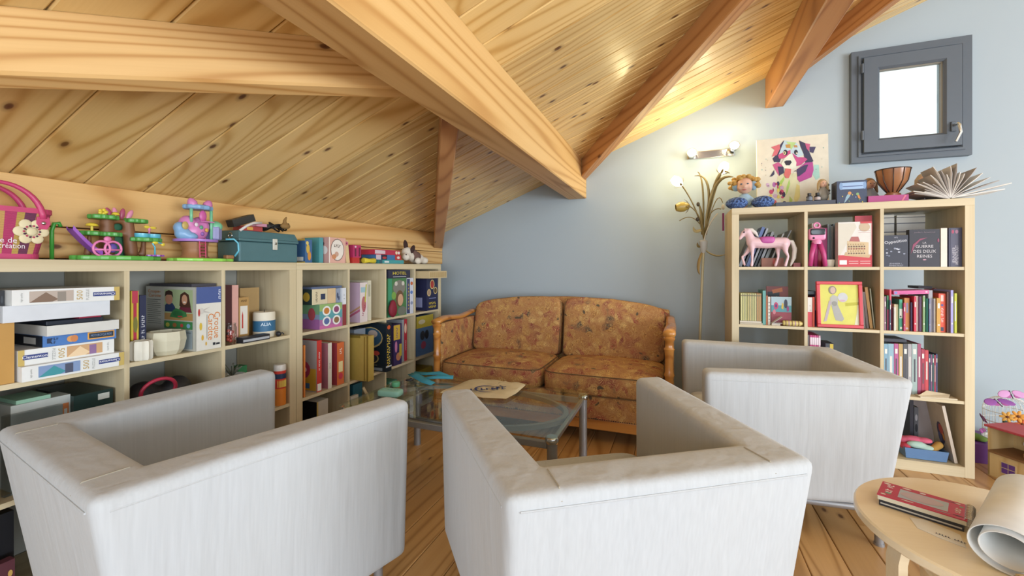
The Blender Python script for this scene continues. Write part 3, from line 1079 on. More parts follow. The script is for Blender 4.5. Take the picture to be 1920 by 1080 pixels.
# third column
LB('picture_book', 'yellow book with red stripe beside the rabbit race box', 'book', 246, 260, S1, .258, .075, .2, '#d3bd3c', [('r', 'F', .28, 0, .72, 1, '#b8314a'), ('r', 'F', .1, .82, .9, 1, '#c43c55'), ('e', 'F', .55, .5, .3, .12, '#7d7a3a'), ('r', 'L', 0, 0, 1, 1, '#cdb83a')])
LB('picture_book', 'navy blue book with white spine lettering', 'book', 261.5, 274, S1, .24, .075, .2, '#262c4c', [('t', 'F', 'DANS LA PETITE', .5, .45, .06, '#d8dae2', 90)])
cy0, cy1 = LY(368, -.005), LY(414.5, -.005)
cw = cy1 - cy0
lab = []
for i in range(13):
    lab.append(('r', 'L', .05, .40 + i * .032, .05 + .28 - .06 * (i % 4 == 3), .408 + i * .032, '#6a6a62'))
prs = [('r', 'F', 0, .74, 1, 1, '#45578c'), ('t', 'F', 'Croque', .82, .38, .135, '#d07a22', -90, .42), ('t', 'F', 'Carotte', .57, .36, .135, '#d07a22', -90, .42), ('t', 'F', 'CROQUE', .93, .87, .05, '#dfe3ec', -90),
       ('e', 'F', .17, .38, .055, .06, '#cfae3a'), ('e', 'F', .24, .2, .045, .045, '#cfa238'), ('e', 'F', .38, .1, .03, .03, '#cfa238'), ('e', 'F', .2, .62, .09, .05, '#c8c2b8'), ('p', 'F', [(.26, .62), (.55, .68), (.3, .65)], '#bdb6ac'), ('p', 'F', [(.26, .6), (.56, .58), (.3, .63)], '#bdb6ac'), ('e', 'F', .1, .6, .04, .06, '#b0403a'),
       ('r', 'F', .65, .06, .75, .1, '#22252a'), ('r', 'F', .78, .06, .93, .09, '#22252a'), ('r', 'F', .4, .18, .415, .56, '#55565a'),
       ('r', 'L', 0, 0, 1, 1, '#bab9ad'), ('r', 'L', .39, .47, .945, .955, '#a7b78a'), ('r', 'L', .39, .47, .945, .58, '#b08a52'),
       ('p', 'L', [(.40, .60), (.62, .60), (.60, .68), (.55, .74), (.45, .74), (.40, .70)], '#2c3f63'), ('e', 'L', .48, .80, .075, .085, '#c08b6e'), ('p', 'L', [(.40, .84), (.41, .92), (.48, .945), (.55, .92), (.565, .82), (.53, .87), (.44, .87)], '#3a2620'),
       ('p', 'L', [(.66, .60), (.93, .60), (.90, .70), (.84, .75), (.74, .75)], '#6a2a38'), ('p', 'L', [(.69, .70), (.71, .88), (.79, .925), (.87, .88), (.91, .68), (.86, .68), (.74, .68)], '#4a2f22'), ('e', 'L', .79, .80, .055, .08, '#c99676'), ('e', 'L', .79, .76, .03, .012, '#e8dcd0'),
       ('p', 'L', [(.50, .52), (.55, .61), (.62, .66), (.72, .64), (.82, .60), (.84, .54), (.70, .50)], '#3d7a45'), ('e', 'L', .66, .57, .1, .05, '#2f6a3c'), ('r', 'L', .66, .52, .75, .54, '#b83a3a'),
       ('r', 'L', .39, .335, .945, .455, '#3f7d48'), ('e', 'L', .46, .39, .04, .035, '#b9b24a'), ('e', 'L', .6, .39, .04, .035, '#a0653a'), ('e', 'L', .74, .39, .03, .03, '#b8433f'), ('e', 'L', .87, .39, .035, .035, '#7aa3c0'),
       ('r', 'L', .39, .03, .945, .32, '#8e9aa0'), ('t', 'L', 'Croque-', .19, .92, .075, '#c4752a', 0, .26), ('t', 'L', 'Carotte', .20, .85, .075, '#c4752a', 0, .26), ('t', 'L', 'Croque-Carotte', .67, .285, .05, '#3c4448', 0, .5)] + lab
gbox('game_box', 'large white carrot rabbit race game box showing two children', 'game box', (-(1.849 + .165), (cy0 + cy1) / 2, S1), (cw, .33, .266), R(90), '#d6d2c6', prs)
gbox('game_board', 'thin dark game board lying on top of the carrot game box', 'game board', (-(1.87 + .15), (cy0 + cy1) / 2, S1 + .2668), (cw - .002, .28, .012), R(90), '#3c3a42')
prof = [(.030, 0), (.033, .006), (.033, .066), (.030, .072), (.024, .072), (.022, .06), (.0, .06)]
rb = MB()
vs, fs = [], []
n_ = 40
for r_, z in prof:
    for j in range(n_):
        a = 2 * PI * j / n_
        k_ = 1 + (.07 if r_ > .025 else 0) * math.sin(a * 10)
        vs.append((r_ * k_ * math.cos(a), r_ * k_ * math.sin(a), z))
for i in range(len(prof) - 1):
    for j in range(n_):
        fs.append((i * n_ + j, i * n_ + (j + 1) % n_, (i + 1) * n_ + (j + 1) % n_, (i + 1) * n_ + j))
fs.append(tuple(range(n_ - 1, -1, -1)))
tag(rb.add(vs, fs).build('candle_holder', M('#d9d4c4', .7), None, (-1.884, .992, S1 + .0004), smooth=True), 'ribbed white candle holder on the shelf edge', 'candle holder')
mb = MB().lathe([(.046, 0), (.058, .018), (.066, .058), (.062, .092), (.056, .092), (.052, .03), (0, .022)], 9, caps=False)
mb.f.append(tuple(range(8, -1, -1)))
mb.mi.append(0)
tag(mb.build('stone_bowl', M('#c9c2a8', .6), None, (-1.916, 1.094, S1 + .0004), R(12)), 'faceted pale alabaster bowl in front of the carrot game box', 'bowl')
bagm = M('#2b2b30', .5)
bagb = empty('handbag', (-1.96, 1.10, S2), R(90), 'dark crumpled bag with a red looped strap under the carrot game box', 'bag')
blob('bag_body', bagm, bagb, [('e', (0, 0, .10), (.11, .06, .10)), ('e', (.05, -.01, .18), (.06, .05, .07)), ('e', (-.06, .01, .19), (.06, .045, .06))], .012)
MB().tube([(-.05 + .06 * math.cos(a), -.075 - .01 * math.sin(a), .22 + .045 * math.sin(a)) for a in [2 * PI * i / 20 for i in range(20)]], .007, 8, closed=True).build('strap', M('#b5304a', .4), bagb, smooth='all')
# fourth column near unit
LB('gift_box', 'pale pink box with mauve side at the left of the candle shelf', 'box', 435, 447, S1, .265, .075, .2, '#dba79c', [('r', 'L', 0, 0, 1, 1, '#8d5f62'), ('e', 'L', .5, .62, .18, .14, '#3b2730')])
LB('pencil_pack', 'kraft cardboard pack with red pencil in a white window', 'box', 448, 466.5, S1, .205, .075, .05, '#b08a52', [('r', 'F', .12, .14, .86, .80, '#ded8cc'), ('p', 'F', [(.28, .28), (.42, .28), (.42, .58), (.35, .68), (.28, .58)], '#b8392f'), ('t', 'F', 'CAHIER', .5, .92, .07, '#5a4020', 0, .6)])
LB('cardboard_sheet', 'tall brown cardboard sheet standing behind the pencil pack', 'cardboard', 450, 486, S1, .245, .16, .012, '#a98a5a')
cp = (-1.938, LY(499, .07), S1 + .0004)
cd = empty('jar_candle', cp, R(60), 'cream pillar candle wrapped with a blue label', 'candle')
MB().lathe([(.046, 0), (.05, .006), (.05, .118), (.047, .125), (.036, .122), (0, .121)], 28).build('wax', M('#dcd3be', .6), cd, smooth=True)
lb_ = MB().lathe([(.0506, .03), (.0506, .083)], 28, caps=False).build('label_band', M('#2f6487', .5), cd, smooth=True)
lettering('ALIA', .022, M('#cfe0ea', .5, var=0), lb_, Matrix.Translation((.0, -.0515, .065)) @ Matrix.Rotation(R(90), 4, 'X'))
MB().tube([(0, 0, .12), (.002, 0, .135)], .0015, 6).build('wick', M('#2b2622', .8), cd)
LB('slim_case', 'flat black and silver case at the shelf edge before the candle', 'case', 455, 506, S1, .026, -.012, .042, '#24262a', [('r', 'F', .02, .2, .98, .62, '#a9acb0')])
tag(MB().ell((0, 0, .013), (.016, .013, .013), 12, 8).tube([(.01, 0, .012), (.022, .004, .02), (.026, .01, .01)], .003, 6).build('small_toy', M('#26262a', .4), None, (-1.87, LY(522, .016), S1 + .0006), smooth='all'), 'tiny black toy right of the flat case', 'toy')
jr = empty('glass_jar', (-1.886, LY(433, .04) - .012, S1 + .0004), 0, 'clear glass jar with red sweets in the candle compartment', 'jar')
MB().lathe([(.026, 0), (.028, .005), (.028, .075), (.024, .085), (.026, .095)], 18).build('glass', GLASS, jr, smooth=True)
mb = MB()
for i in range(9):
    mb.ell((random.uniform(-.014, .014), random.uniform(-.014, .014), .012 + i * .006), (.008, .008, .008), 8, 6)
tag(mb.build('sweets', M('#a8443a', .4), jr, smooth='all'), kind='stuff')
pt_ = empty('plant_pot', (-1.93, LY(434, .08), S2 + .0004), 0, 'white dotted pot with grey sprigs on the lower shelf', 'pot')
MB().lathe([(.04, 0), (.05, .1), (.052, .2), (.046, .2), (.044, .19), (0, .19)], 16).build('pot', M('#cfcfc8', .6), pt_, smooth=True)
mb = MB()
for i in range(7):
    a = i * 2.4
    mb.tube([(0, 0, .19), (.02 * math.cos(a), .02 * math.sin(a), .22), (.04 * math.cos(a), .04 * math.sin(a), .235 + .01 * (i % 3))], [.002, .006, .002], 6)
tag(mb.build('sprigs', M('#6f7468', .7), pt_, smooth='all'), kind='stuff')
LB('small_box', 'small green box beside the dotted pot', 'box', 447, 463, S2, .222, .1, .05, '#2f7a4c')
pc = empty('pencil_tube', (-1.885, LY(525, .03), S2 + .0004), R(75), 'red and orange tube of colouring pencils standing at the shelf edge', 'pencils')
MB().lathe([(.027, 0), (.028, .004), (.028, .185)], 22).build('tube', M('#c9382c', .35), pc, smooth=True)
MB().lathe([(.0283, .0), (.0283, .085)], 22, caps=False).build('lower_print', M('#e0832c', .4), pc, smooth=True)
MB().lathe([(.029, .175), (.029, .198), (.026, .205), (0, .205)], 22, caps=False).build('clear_lid', M('#cfc8bf', .3), pc, smooth=True)
bd = MB().lathe([(.0286, .135), (.0286, .16)], 22, caps=False).build('band', M('#1e2f4f', .4), pc, smooth=True)
mb = MB()
for i in range(9):
    x = -.02 + .005 * i
    mb.quad((x - .0016, -math.sqrt(max(0, .0287 ** 2 - x * x)) - .0003, .092), (x + .0016, -math.sqrt(max(0, .0287 ** 2 - x * x)) - .0003, .092), (x + .0016, -math.sqrt(max(0, .0287 ** 2 - x * x)) - .0003, .122), (x, -math.sqrt(max(0, .0287 ** 2 - x * x)) - .0003, .13), (x - .0016, -math.sqrt(max(0, .0287 ** 2 - x * x)) - .0003, .122))
mb.build('pencil_print', M('#e8cf5a', .4), pc)

# ---- far unit, first column
LB('game_box', 'rainbow coloured toy box with four round pictures', 'game box', 599, 641, S1, .140, .0, .22, '#7f8fa8',
   [('r', 'F', 0, .70, 1, 1, '#8fae6a'), ('r', 'F', 0, .38, 1, .72, '#5a9aa0'), ('r', 'F', 0, 0, 1, .38, '#a86a9a'), ('r', 'F', 0, 0, 1, .14, '#c46a9c'), ('r', 'L', 0, .6, 1, 1, '#6f9a72'), ('r', 'L', 0, 0, 1, .4, '#9a5f96')] +
   [q for u, v, cc in ((.30, .72, '#c07a3a'), (.74, .74, '#8a4a6a'), (.30, .30, '#5a6a9a'), (.74, .30, '#8a6a4a')) for q in (('e', 'F', u, v, .18, .2, '#e4e4e0'), ('e', 'F', u, v, .12, .13, cc))] + [('e', 'L', .75, .6, .12, .25, '#a84a50')])
LB('game_box', 'small cream card game box with black lettering on the rainbow box', 'game box', 585, 614, S1 + .1405, .086, .012, .1, '#d3c5a2', [('r', 'F', .55, .3, .85, .68, '#2e3a55'), ('t', 'F', 'Timeline', .28, .5, .2, '#3a3328', 90, .7), ('r', 'L', 0, 0, 1, 1, '#2a3a3a'), ('e', 'L', .6, .5, .25, .3, '#b89a3a')])
LB('game_box', 'pale wooden card box right of the cream card game', 'game box', 614.5, 629.5, S1 + .1405, .086, .012, .1, '#d2b58c')
LB('game_box', 'blue grey patterned card box on the rainbow box', 'game box', 630, 637.5, S1 + .1405, .084, .014, .1, '#8a94a8', [('e', 'F', .4, .5, .2, .2, '#3c4660'), ('e', 'F', .7, .3, .15, .15, '#3c4660')])
LB('game_box', 'flat slate blue game box lying on the card boxes', 'game box', 584, 641, S1 + .2268, .012, .02, .2, '#566482')
LB('note_block', 'white note block in the corner beyond the card boxes', 'box', 642, 649, S1, .225, .002, .1, '#d8dade', [('r', 'F', 0, 0, 1, .56, '#8a3a3c'), ('r', 'F', .3, .7, .7, .72, '#9aa0a8'), ('r', 'F', .3, .8, .6, .82, '#9aa0a8')])
LB('picture_book', 'slim orange book at the left end of the red games row', 'book', 569.6, 572.5, S2, .28, .01, .2, '#cc7a3a')
LB('game_box', 'mouth game box with red lettered spine on the lower shelf', 'game box', 594, 603, S2, .288, .015, .26, '#c23a34', [('r', 'L', 0, 0, 1, 1, '#a8a09a'), ('r', 'L', .02, .02, .98, .45, '#c9a034'), ('e', 'L', .52, .42, .3, .2, '#a83a5a'), ('e', 'L', .52, .42, .2, .08, '#e0c8c8'), ('r', 'L', .6, .06, .8, .16, '#3c6a9a'), ('t', 'F', 'LA GRANDE BOUCHE', .5, .6, .042, '#f0e4e0', 90), ('r', 'F', .1, .02, .9, .16, '#e8e4dc')])
LB('game_box', 'dusty pink game box with cream front beside the mouth game', 'game box', 615, 622, S2, .262, .012, .26, '#d9d2c2', [('r', 'L', 0, 0, 1, 1, '#b0707a'), ('t', 'L', 'TABOU', .7, .5, .14, '#e0c8c4', 90), ('t', 'F', 'TABOU', .5, .5, .05, '#8a8a80', 90)])
LB('game_box', 'orange and red game box at the right of the lower row', 'game box', 632, 645, S2, .25, .015, .26, '#cf6a3a', [('r', 'L', 0, 0, 1, 1, '#a83f4a'), ('e', 'L', .5, .3, .3, .1, '#d88a9a'), ('e', 'L', .5, .7, .3, .1, '#d07a4a'), ('r', 'F', .2, .3, .8, .55, '#e8d8a0'), ('t', 'F', 'UNO', .5, .8, .09, '#f4e8d8', 90), ('e', 'F', .5, .2, .3, .08, '#c23a50')])
LB('storage_box', 'black box with a white end on the bottom shelf of far unit', 'box', 594, 615, S0, .29, .03, .3, '#bfbab0', [('r', 'L', 0, 0, 1, 1, '#12151c'), ('r', 'F', .0, 0, .12, 1, '#b8a05a')])
# second column
LB('toy_box', 'white doll box with lilac rainbow side', 'toy box', 675, 689, S1, .252, .0, .18, '#d9ccc8', [('r', 'L', 0, 0, 1, 1, '#c3a8bc'), ('p', 'L', [(0, .02), (1, .42), (1, .36), (0, -.0)], '#b58a6a'), ('p', 'L', [(.1, .0), (1, .34), (1, .28), (.25, 0)], '#b05a78'), ('e', 'F', .5, .45, .3, .2, '#b06a6a'), ('r', 'F', .1, .75, .7, .88, '#9ab8c0'), ('t', 'F', 'Barbapapa'[:6], .5, .3, .09, '#a03a5a', 70), ('p', 'F', [(.6, .5), (.75, .5), (.9, .95), (.75, .95)], '#b8b84a')])
LB('toy_box', 'narrow cream box right of the white doll box', 'toy box', 689.5, 696, S1, .262, .02, .16, '#d3cdb4', [('r', 'F', .2, .6, .7, .9, '#a8a890')])
gy0, gy1 = LY(690.5, -.10), LY(701, -.10)
gb = gbox('metal_tin', 'gold hinged box standing upright and sticking out of the shelf', 'tin', (-(1.754 + .16), (gy0 + gy1) / 2, S2), (gy1 - gy0, .32, .277), R(90), '#b0964c', rough=.35)
mb = MB()
mb.box(-(gy1 - gy0) / 2 - .0015, -.135, .004, -(gy1 - gy0) / 2 - .0002, -.128, .273).box(-(gy1 - gy0) / 2 - .003, -.16, .0, -(gy1 - gy0) / 2, -.15, .277).box(-(gy1 - gy0) / 2 - .002, -.10, .262, (gy1 - gy0) / 2, .1, .2785)
mb.build('rim', M('#8f7a36', .35, .4), gb)
by0, by1 = LY(722.5, -.055), LY(735, -.055)
gbox('game_box', 'black night sky game box with yellow lettering jutting from the shelf', 'game box', (-(1.799 + .14), 2.363, S2), (.06, .28, .322), R(90), '#12202a',
     [('t', 'F', 'LOUPS-GAROUS', .33, .45, .075, '#d8b83a', 90, .68), ('t', 'F', 'POUR UNE NUIT', .62, .45, .05, '#d8c87a', 90, .6), ('e', 'F', .5, .92, .28, .045, '#c4552f'), ('r', 'F', .0, .09, 1, .12, '#b8bcc0'), ('e', 'L', .55, .70, .36, .22, '#b9a26a'), ('e', 'L', .56, .71, .32, .19, '#33556e'), ('e', 'L', .62, .78, .14, .08, '#b7a69a'), ('e', 'L', .5, .27, .3, .13, '#9a8a5a'), ('e', 'L', .5, .27, .26, .11, '#2a2a30'), ('e', 'L', .5, .26, .16, .08, '#b08a80'), ('e', 'L', .72, .38, .1, .05, '#b8483a'), ('r', 'L', .1, .02, .9, .08, '#8f98a0'), ('r', 'L', .2, .13, .75, .135, '#c9b87a')])
LB('card_game', 'small grey card box lying behind the gold tin', 'card box', 664, 685, S2, .30, .06, .06, '#7d8794')
LB('storage_box', 'teal blue box on the bottom shelf under the gold tin', 'box', 662, 679, S0, .312, .03, .2, '#235e70')
LB('paper_stack', 'small white paper block before the teal box', 'paper', 658, 672, S0, .255, .002, .02, '#c9c6bd')
tag(MB().tube([(0, 0, .045), (.0, .03, .12), (.0, .02, .22), (0, -.01, .29), (0, -.04, .335)], .009, 8).build('headband', M('#c9b58c', .5), None, (-1.83, LY(688, -.02), .0), smooth='all'), 'cream curved strap hanging beside the teal box', 'strap')
# third column
hb = LB('game_box', 'navy hotel board game box on top of the jungle game', 'game box', 728, 769, S1 + .272, .056, .0, .27, '#2a2d42', [('t', 'F', 'HOTEL', .5, .6, .55, '#e0c93a', 0, .62), ('r', 'F', .2, .14, .8, .19, '#c9c9d0')])
LB('game_box', 'green jungle monkey game box seen upside down', 'game box', 727.5, 762, S1, .270, .005, .22, '#4a7a4a', [('r', 'F', 0, 0, .2, 1, '#3f8f6a'), ('e', 'F', .6, .75, .34, .2, '#7d7a70'), ('e', 'F', .62, .46, .22, .22, '#6a5038'), ('e', 'F', .66, .42, .15, .16, '#c9a080'), ('e', 'F', .75, .12, .25, .12, '#6f7468'), ('e', 'F', .3, .55, .12, .1, '#78a04a'), ('e', 'F', .42, .86, .08, .06, '#c9c4b8'), ('e', 'F', .8, .86, .08, .06, '#c9c4b8')])
LB('game_box', 'white and yellow lettered game box standing beside the jungle game', 'game box', 763, 775, S1, .268, .005, .22, '#c9ccd8', [('r', 'F', .0, .02, .45, .98, '#3c4266'), ('t', 'F', 'MONOPOLY', .24, .5, .05, '#d8b83a', 90, .75), ('e', 'F', .72, .85, .2, .05, '#c4683a'), ('e', 'F', .7, .6, .2, .05, '#5a7ab8'), ('e', 'F', .72, .3, .2, .05, '#8a94b0')])
po = blob('pouch', M('#7a1428', .7), None, [('e', (0, 0, .055), (.042, .022, .055)), ('e', (0, 0, .085), (.03, .018, .04))], .007, loc=(-1.835, LY(733, -.02) + .012, S1), rz=R(90))
po.location = (-1.832, 2.452, S1)
tag(po, 'dark red fabric pouch leaning on the jungle game', 'pouch')
LB('game_box', 'purple and yellow comic game box right of the black box', 'game box', 738, 753, S2, .292, .005, .24, '#3a2f5a', [('r', 'F', 0, .62, .8, .98, '#c9a640'), ('e', 'F', .3, .45, .15, .14, '#c07aa0'), ('e', 'F', .6, .2, .3, .1, '#b87a5a'), ('r', 'F', .7, .2, 1, .5, '#b8a03a'), ('t', 'F', 'DOBBLE', .4, .8, .08, '#4a3a7a', 90)])
LB('game_box', 'grey game box with red edge at the right of the comic box', 'game box', 753.5, 763, S2, .312, .03, .22, '#8f9296', [('r', 'F', .42, 0, 1, 1, '#a82f3a'), ('e', 'F', .7, .78, .22, .12, '#d8b8a0'), ('t', 'F', 'PICTIONARY', .72, .38, .045, '#d8c0b8', 90)])
LB('small_box', 'green and grey striped box on the bottom shelf', 'box', 729, 744, S0, .245, .02, .1, '#4f8f7a', [('r', 'F', 0, .5, 1, .85, '#3a3f42'), ('r', 'F', .1, .9, .9, .97, '#b8bcb8')])
# fourth column
LB('game_box', 'navy game box with round gold pictures and yellow title', 'game box', 800, 821, S1, .262, .0, .2, '#252848', [('e', 'F', .48, .80, .2, .15, '#cdb67a'), ('e', 'F', .48, .80, .15, .12, '#a8382f'), ('e', 'F', .2, .55, .17, .11, '#cdb67a'), ('e', 'F', .2, .55, .13, .085, '#a58a72'), ('e', 'F', .76, .6, .17, .11, '#cdb67a'), ('e', 'F', .76, .6, .13, .085, '#57452f'), ('t', 'F', 'NIGHT', .5, .22, .10, '#d8c23a', 0, .62), ('t', 'F', 'ESCAPE', .5, .11, .10, '#d8c23a', 0, .66), ('r', 'F', .2, .36, .8, .38, '#8a93c0'), ('r', 'L', .5, .1, .8, .4, '#8a8fb4'), ('r', 'L', .1, .1, .3, .9, '#b09a92')])
db = gbox('domino_box', 'pale wooden domino box sticking out over the navy game', 'box', (-(1.754 + .16), 2.927, S1 + .263), (.265, .32, .056), R(90), '#c9b48a')
mb = MB()
for i in range(9):
    mb.box(-.125 + i * .028, -.1612, .008, -.103 + i * .028, -.1602, .048)
mb.build('carved_pattern', M('#b39b6c', .6), db)
LB('game_box', 'blue and yellow children game box beside the sofa arm', 'game box', 781, 812, S2, .312, .03, .22, '#5a7ba8', [('r', 'F', 0, .7, 1, 1, '#c9b848'), ('e', 'F', .35, .5, .14, .12, '#3a3f4a'), ('e', 'F', .6, .5, .12, .12, '#2a2f3a'), ('e', 'F', .4, .25, .15, .1, '#a8506a'), ('r', 'L', 0, .7, 1, 1, '#b8a83f'), ('e', 'F', .3, .85, .2, .06, '#e0d8b8')])
LB('storage_box', 'yellow box with grey print on the bottom shelf by the sofa', 'box', 781, 810, S0, .235, .03, .2, '#a8932f', [('r', 'F', .1, .3, .55, .8, '#55606a'), ('e', 'F', .75, .6, .15, .15, '#7a7a70')])
LB('storage_box', 'white and grey box on the near bottom shelf, mostly hidden', 'box', 252, 330, S0, .25, .04, .25, '#a8a8a4')

# ------------------------------------------------------------------ things on top of the low bookcases
TOPZ = 1.115
# straw bag
bag = empty('straw_bag', (-1.955, .628, TOPZ + .003), R(90), 'pink and purple striped straw bag with a cream flower', 'bag')
hw0, hw1, hd0, hd1, hz = .105, .135, .042, .05, .158
STR = ['#c49a5c', '#6b3350', '#c49a5c', '#b23a66', '#b99a4e', '#6b3350', '#c49a5c', '#b23a66', '#b99a4e', '#6b3350']
body = MB()
nst = 20
for i in range(nst):
    for j in range(4):
        pass
per = []
m_ = 64
for sgn_ in (-1, 1):
    for i in range(32):
        x = -sgn_ * (-1 + 2 * i / 31) * (1 if 0 < i < 31 else .995)
        per.append((x, sgn_ * (1 - .55 * abs(x) ** 9)))
vs = [(x * hw0, y * hd0, .012) for x, y in per] + [(x * hw1, y * hd1, hz - .01) for x, y in per]
mats_, fs, mi = ['#c49a5c', '#6b3350', '#b23a66', '#b99a4e'], [], []
WEAVE = []
for cc in mats_:
    q = N('woven_straw_' + cc[1:])
    wv = q.n('ShaderNodeTexWave', {'Vector': q.coords(rnd=False), 'Scale': 95.0, 'Distortion': .6}, bands_direction='Z').outputs[0]
    a_ = lin(cc)
    q.link(q.mix(wv, tuple(x * .7 for x in a_[:3]) + (1,), tuple(min(1, x * 1.15) for x in a_[:3]) + (1,)), 'Base Color')
    q.bump(wv, .3, .002)
    q.b.inputs['Roughness'].default_value = .8
    WEAVE.append(q.m)
order = [0, 1, 0, 2, 3, 1, 0, 2, 3, 1, 0, 2]
for i in range(m_):
    j = (i + 1) % m_
    body.add([vs[i], vs[j], vs[j + m_], vs[i + m_]], [(0, 1, 2, 3)], 0)
    xm = (per[i][0] + per[j][0]) / 2
    body.mi[-1] = order[int((xm + 1) / 2 * 11.99)]
body.build('bag_body', WEAVE, bag)
PINK = M('#c2406c', .4)
for z, hwz, hdz in ((.006, hw0 + .002, hd0 + .002), (hz - .006, hw1 + .002, hd1 + .002)):
    b2 = MB().add([(x * hwz, y * hdz, z + dz) for dz in (-.008, .008) for x, y in per], [(i, (i + 1) % m_, m_ + (i + 1) % m_, m_ + i) for i in range(m_)] + ([tuple(range(m_ - 1, -1, -1))] if z < .05 else []))
    b2.build('band', PINK, bag)
for y in (-hd1 - .004, hd1 + .004):
    pts = [(.092 * math.cos(a) + .012, y + (.012 if y < 0 else -.004) * math.sin(a), hz - .03 + .104 * math.sin(a)) for a in [PI * i / 18 for i in range(19)]]
    hnd = MB().tube(pts, [.0055 + .003 * abs(math.cos(PI * i / 18)) for i in range(19)], 10).build('handle', PINK, bag, smooth='all')
    if y < 0:
        for sx in (-1, 1):
            tb_ = MB().at((sx * .092 + .012, y + .002, hz - .046), rx=R(90)).prism([(-.014, .022), (.014, .022), (.017, 0), (.009, -.018), (-.009, -.018), (-.017, 0)], -.003, .003)
            t_ = tb_.build('handle_tab', PINK, hnd, bevel=.001)
            MB().ell((sx * .092 + .012, y - .002, hz - .044), (.006, .003, .006), 8, 6).build('rivet', CHROME, hnd, smooth='all')
fl_ = MB()
fx, fz = .078, .085
for i in range(6):
    a = i * PI / 3
    fl_.ell((fx + .026 * math.cos(a), -hd1 - .001, fz + .026 * math.sin(a)), (.0155, .004, .0155), 12, 6)
fo = fl_.build('flower', M('#dccfa8', .8), bag, smooth='all')
mb = MB()
for i in range(14):
    a = 2 * PI * i / 14
    mb.ell((fx + .018 * math.cos(a), -hd1 - .005, fz + .018 * math.sin(a)), (.0032, .0025, .0032), 6, 4, m=i % 2)
mb.build('beads', [M('#4a2540', .5), M('#b03a5a', .5)], fo, smooth='all')
MB().ell((fx, -hd1 - .004, fz), (.0135, .005, .0135), 14, 6).build('flower_centre', M('#d9cda6', .8), fo, smooth='all')
for tx, zz in (('Fée de', .055), ('la Récréation', .038)):
    lettering(tx, .024, M('#e8dce4', .6, var=0), bag, Matrix.Translation((.018, -hd0 - .0085 - (zz / hz) * .004, zz)) @ Matrix.Rotation(R(90), 4, 'X'), width=.055 if zz > .05 else .09)

# hook toy
tag(MB().tube([(0, 0, .0), (0, 0, .10), (.006, 0, .125), (.018, 0, .128), (.022, 0, .115)], .006, 8).build('green_hook', M('#3f9a3a', .4), None, (-1.985, .785, TOPZ), R(90), smooth='all'), 'green plastic hooked stick between bag and slide', 'toy')


def lump(mb, c, r_, h, k_=9, amp=.08, n=40, z0=0, m=0):
    poly = [(c[0] + r_[0] * (1 + amp * math.sin(k_ * a)) * math.cos(a), c[1] + r_[1] * (1 + amp * math.sin(k_ * a)) * math.sin(a)) for a in [2 * PI * i / n for i in range(n)]]
    mb.prism(poly, z0, z0 + h, m)
    return mb


GRN, GRN2, BRN, PUR, YEL, PNK, SKY = M('#5fae4a', .35), M('#4f9a45', .35), M('#7d5233', .5), M('#8a48a8', .3), M('#d9c23c', .35), M('#d97aa8', .35), M('#5fb4c9', .3)
ty = empty('tree_playset', (-1.955, (LY(135, .1) + LY(297, .1)) / 2, TOPZ), R(90), 'green and brown toy tree playset with a purple slide', 'toy')
u = (LY(297, .1) - LY(135, .1)) / 2
lump(MB(), (0, 0), (u, .075), .018, 11, .05).build('base', GRN, ty, bevel=.005)
trunk = blob('trunk', BRN, ty, [('t', [(-.03, .01, .03), (-.03, .01, .15)], [.024, .02]), ('t', [(.045, .01, .03), (.035, .01, .15)], [.022, .018]), ('t', [(-.03, .01, .105), (.04, .01, .105)], .011), ('t', [(-.03, .01, .15), (.04, .01, .15)], .011), ('t', [(.085, .015, .025), (.09, .015, .085)], [.012, .008]), ('t', [(-.085, .01, .025), (-.08, .01, .085)], [.012, .008])], .006, 3)
MB().box(-.02, .03, .02, .035, .034, .15).build('inner_wall', M('#2f6a4a', .5), ty)
for cx_, cy_, rx_, ry_, z, kk in ((-.045, .0, .042, .04, .150, 9), (.055, .0, .036, .036, .146, 9), (-.085, -.01, .033, .03, .088, 8), (-.03, -.02, .03, .022, .088, 8), (.083, -.01, .052, .035, .075, 10)):
    lump(MB(), (cx_, cy_), (rx_, ry_), .016, kk, .07, z0=z).build('leaf_canopy', GRN2, ty, bevel=.004)
for i, (x, a) in enumerate(((-.02, -25), (-.008, -8), (.01, 8), (.028, 25))):
    MB().at((x, .0, .160), ry=R(a)).ell((0, 0, .018), (.009, .005, .021), 10, 8).build('petal', M('#d88aa6' if i % 2 else '#a84a68', .35), ty, smooth='all')
slide = []
for i in range(9):
    t = i / 8
    slide.append((-u - .02 + .08 * t, -.035, .085 * (1 - t) ** 1.3 + .018))
mb = MB()
vs, fs = [], []
for p in slide:
    for dy, dz in ((-.022, .014), (-.019, 0), (.019, 0), (.022, .014), (.019, .004), (-.019, .004)):
        vs.append((p[0], p[1] + dy, p[2] + dz))
for i in range(8):
    for j in range(6):
        fs.append((i * 6 + j, i * 6 + (j + 1) % 6, i * 6 + 6 + (j + 1) % 6, i * 6 + 6 + j))
mb.add(vs, fs).build('slide', PUR, ty, smooth=True)
mr = MB().lathe([(.004, .0), (.004, .018), (.018, .018), (.015, .026), (.006, .03), (0, .0305)], 14, (-.083, -.012, .104)).build('mushroom', YEL, ty, smooth=True)
share(mr, 'mushroom', ty, (.045, .0, .060), scale=(.7, .7, .9))
mb = MB().lathe([(.022, 0), (.024, .004), (.024, .016), (.021, .016), (.020, .006), (0, .006)], 16, (.07, -.01, .091)).lathe([(.022, 0), (.024, .004), (.024, .016), (.021, .016), (.020, .006), (0, .006)], 16, (.108, -.012, .091))
mb.build('bird_bath', SKY, ty, smooth=True)
bf = MB().tube([(.095, -.01, .105), (.095, -.01, .14)], .003, 6).ell((.095, -.01, .128), (.005, .004, .012), 8, 6).build('fairy', PNK, ty, smooth='all')
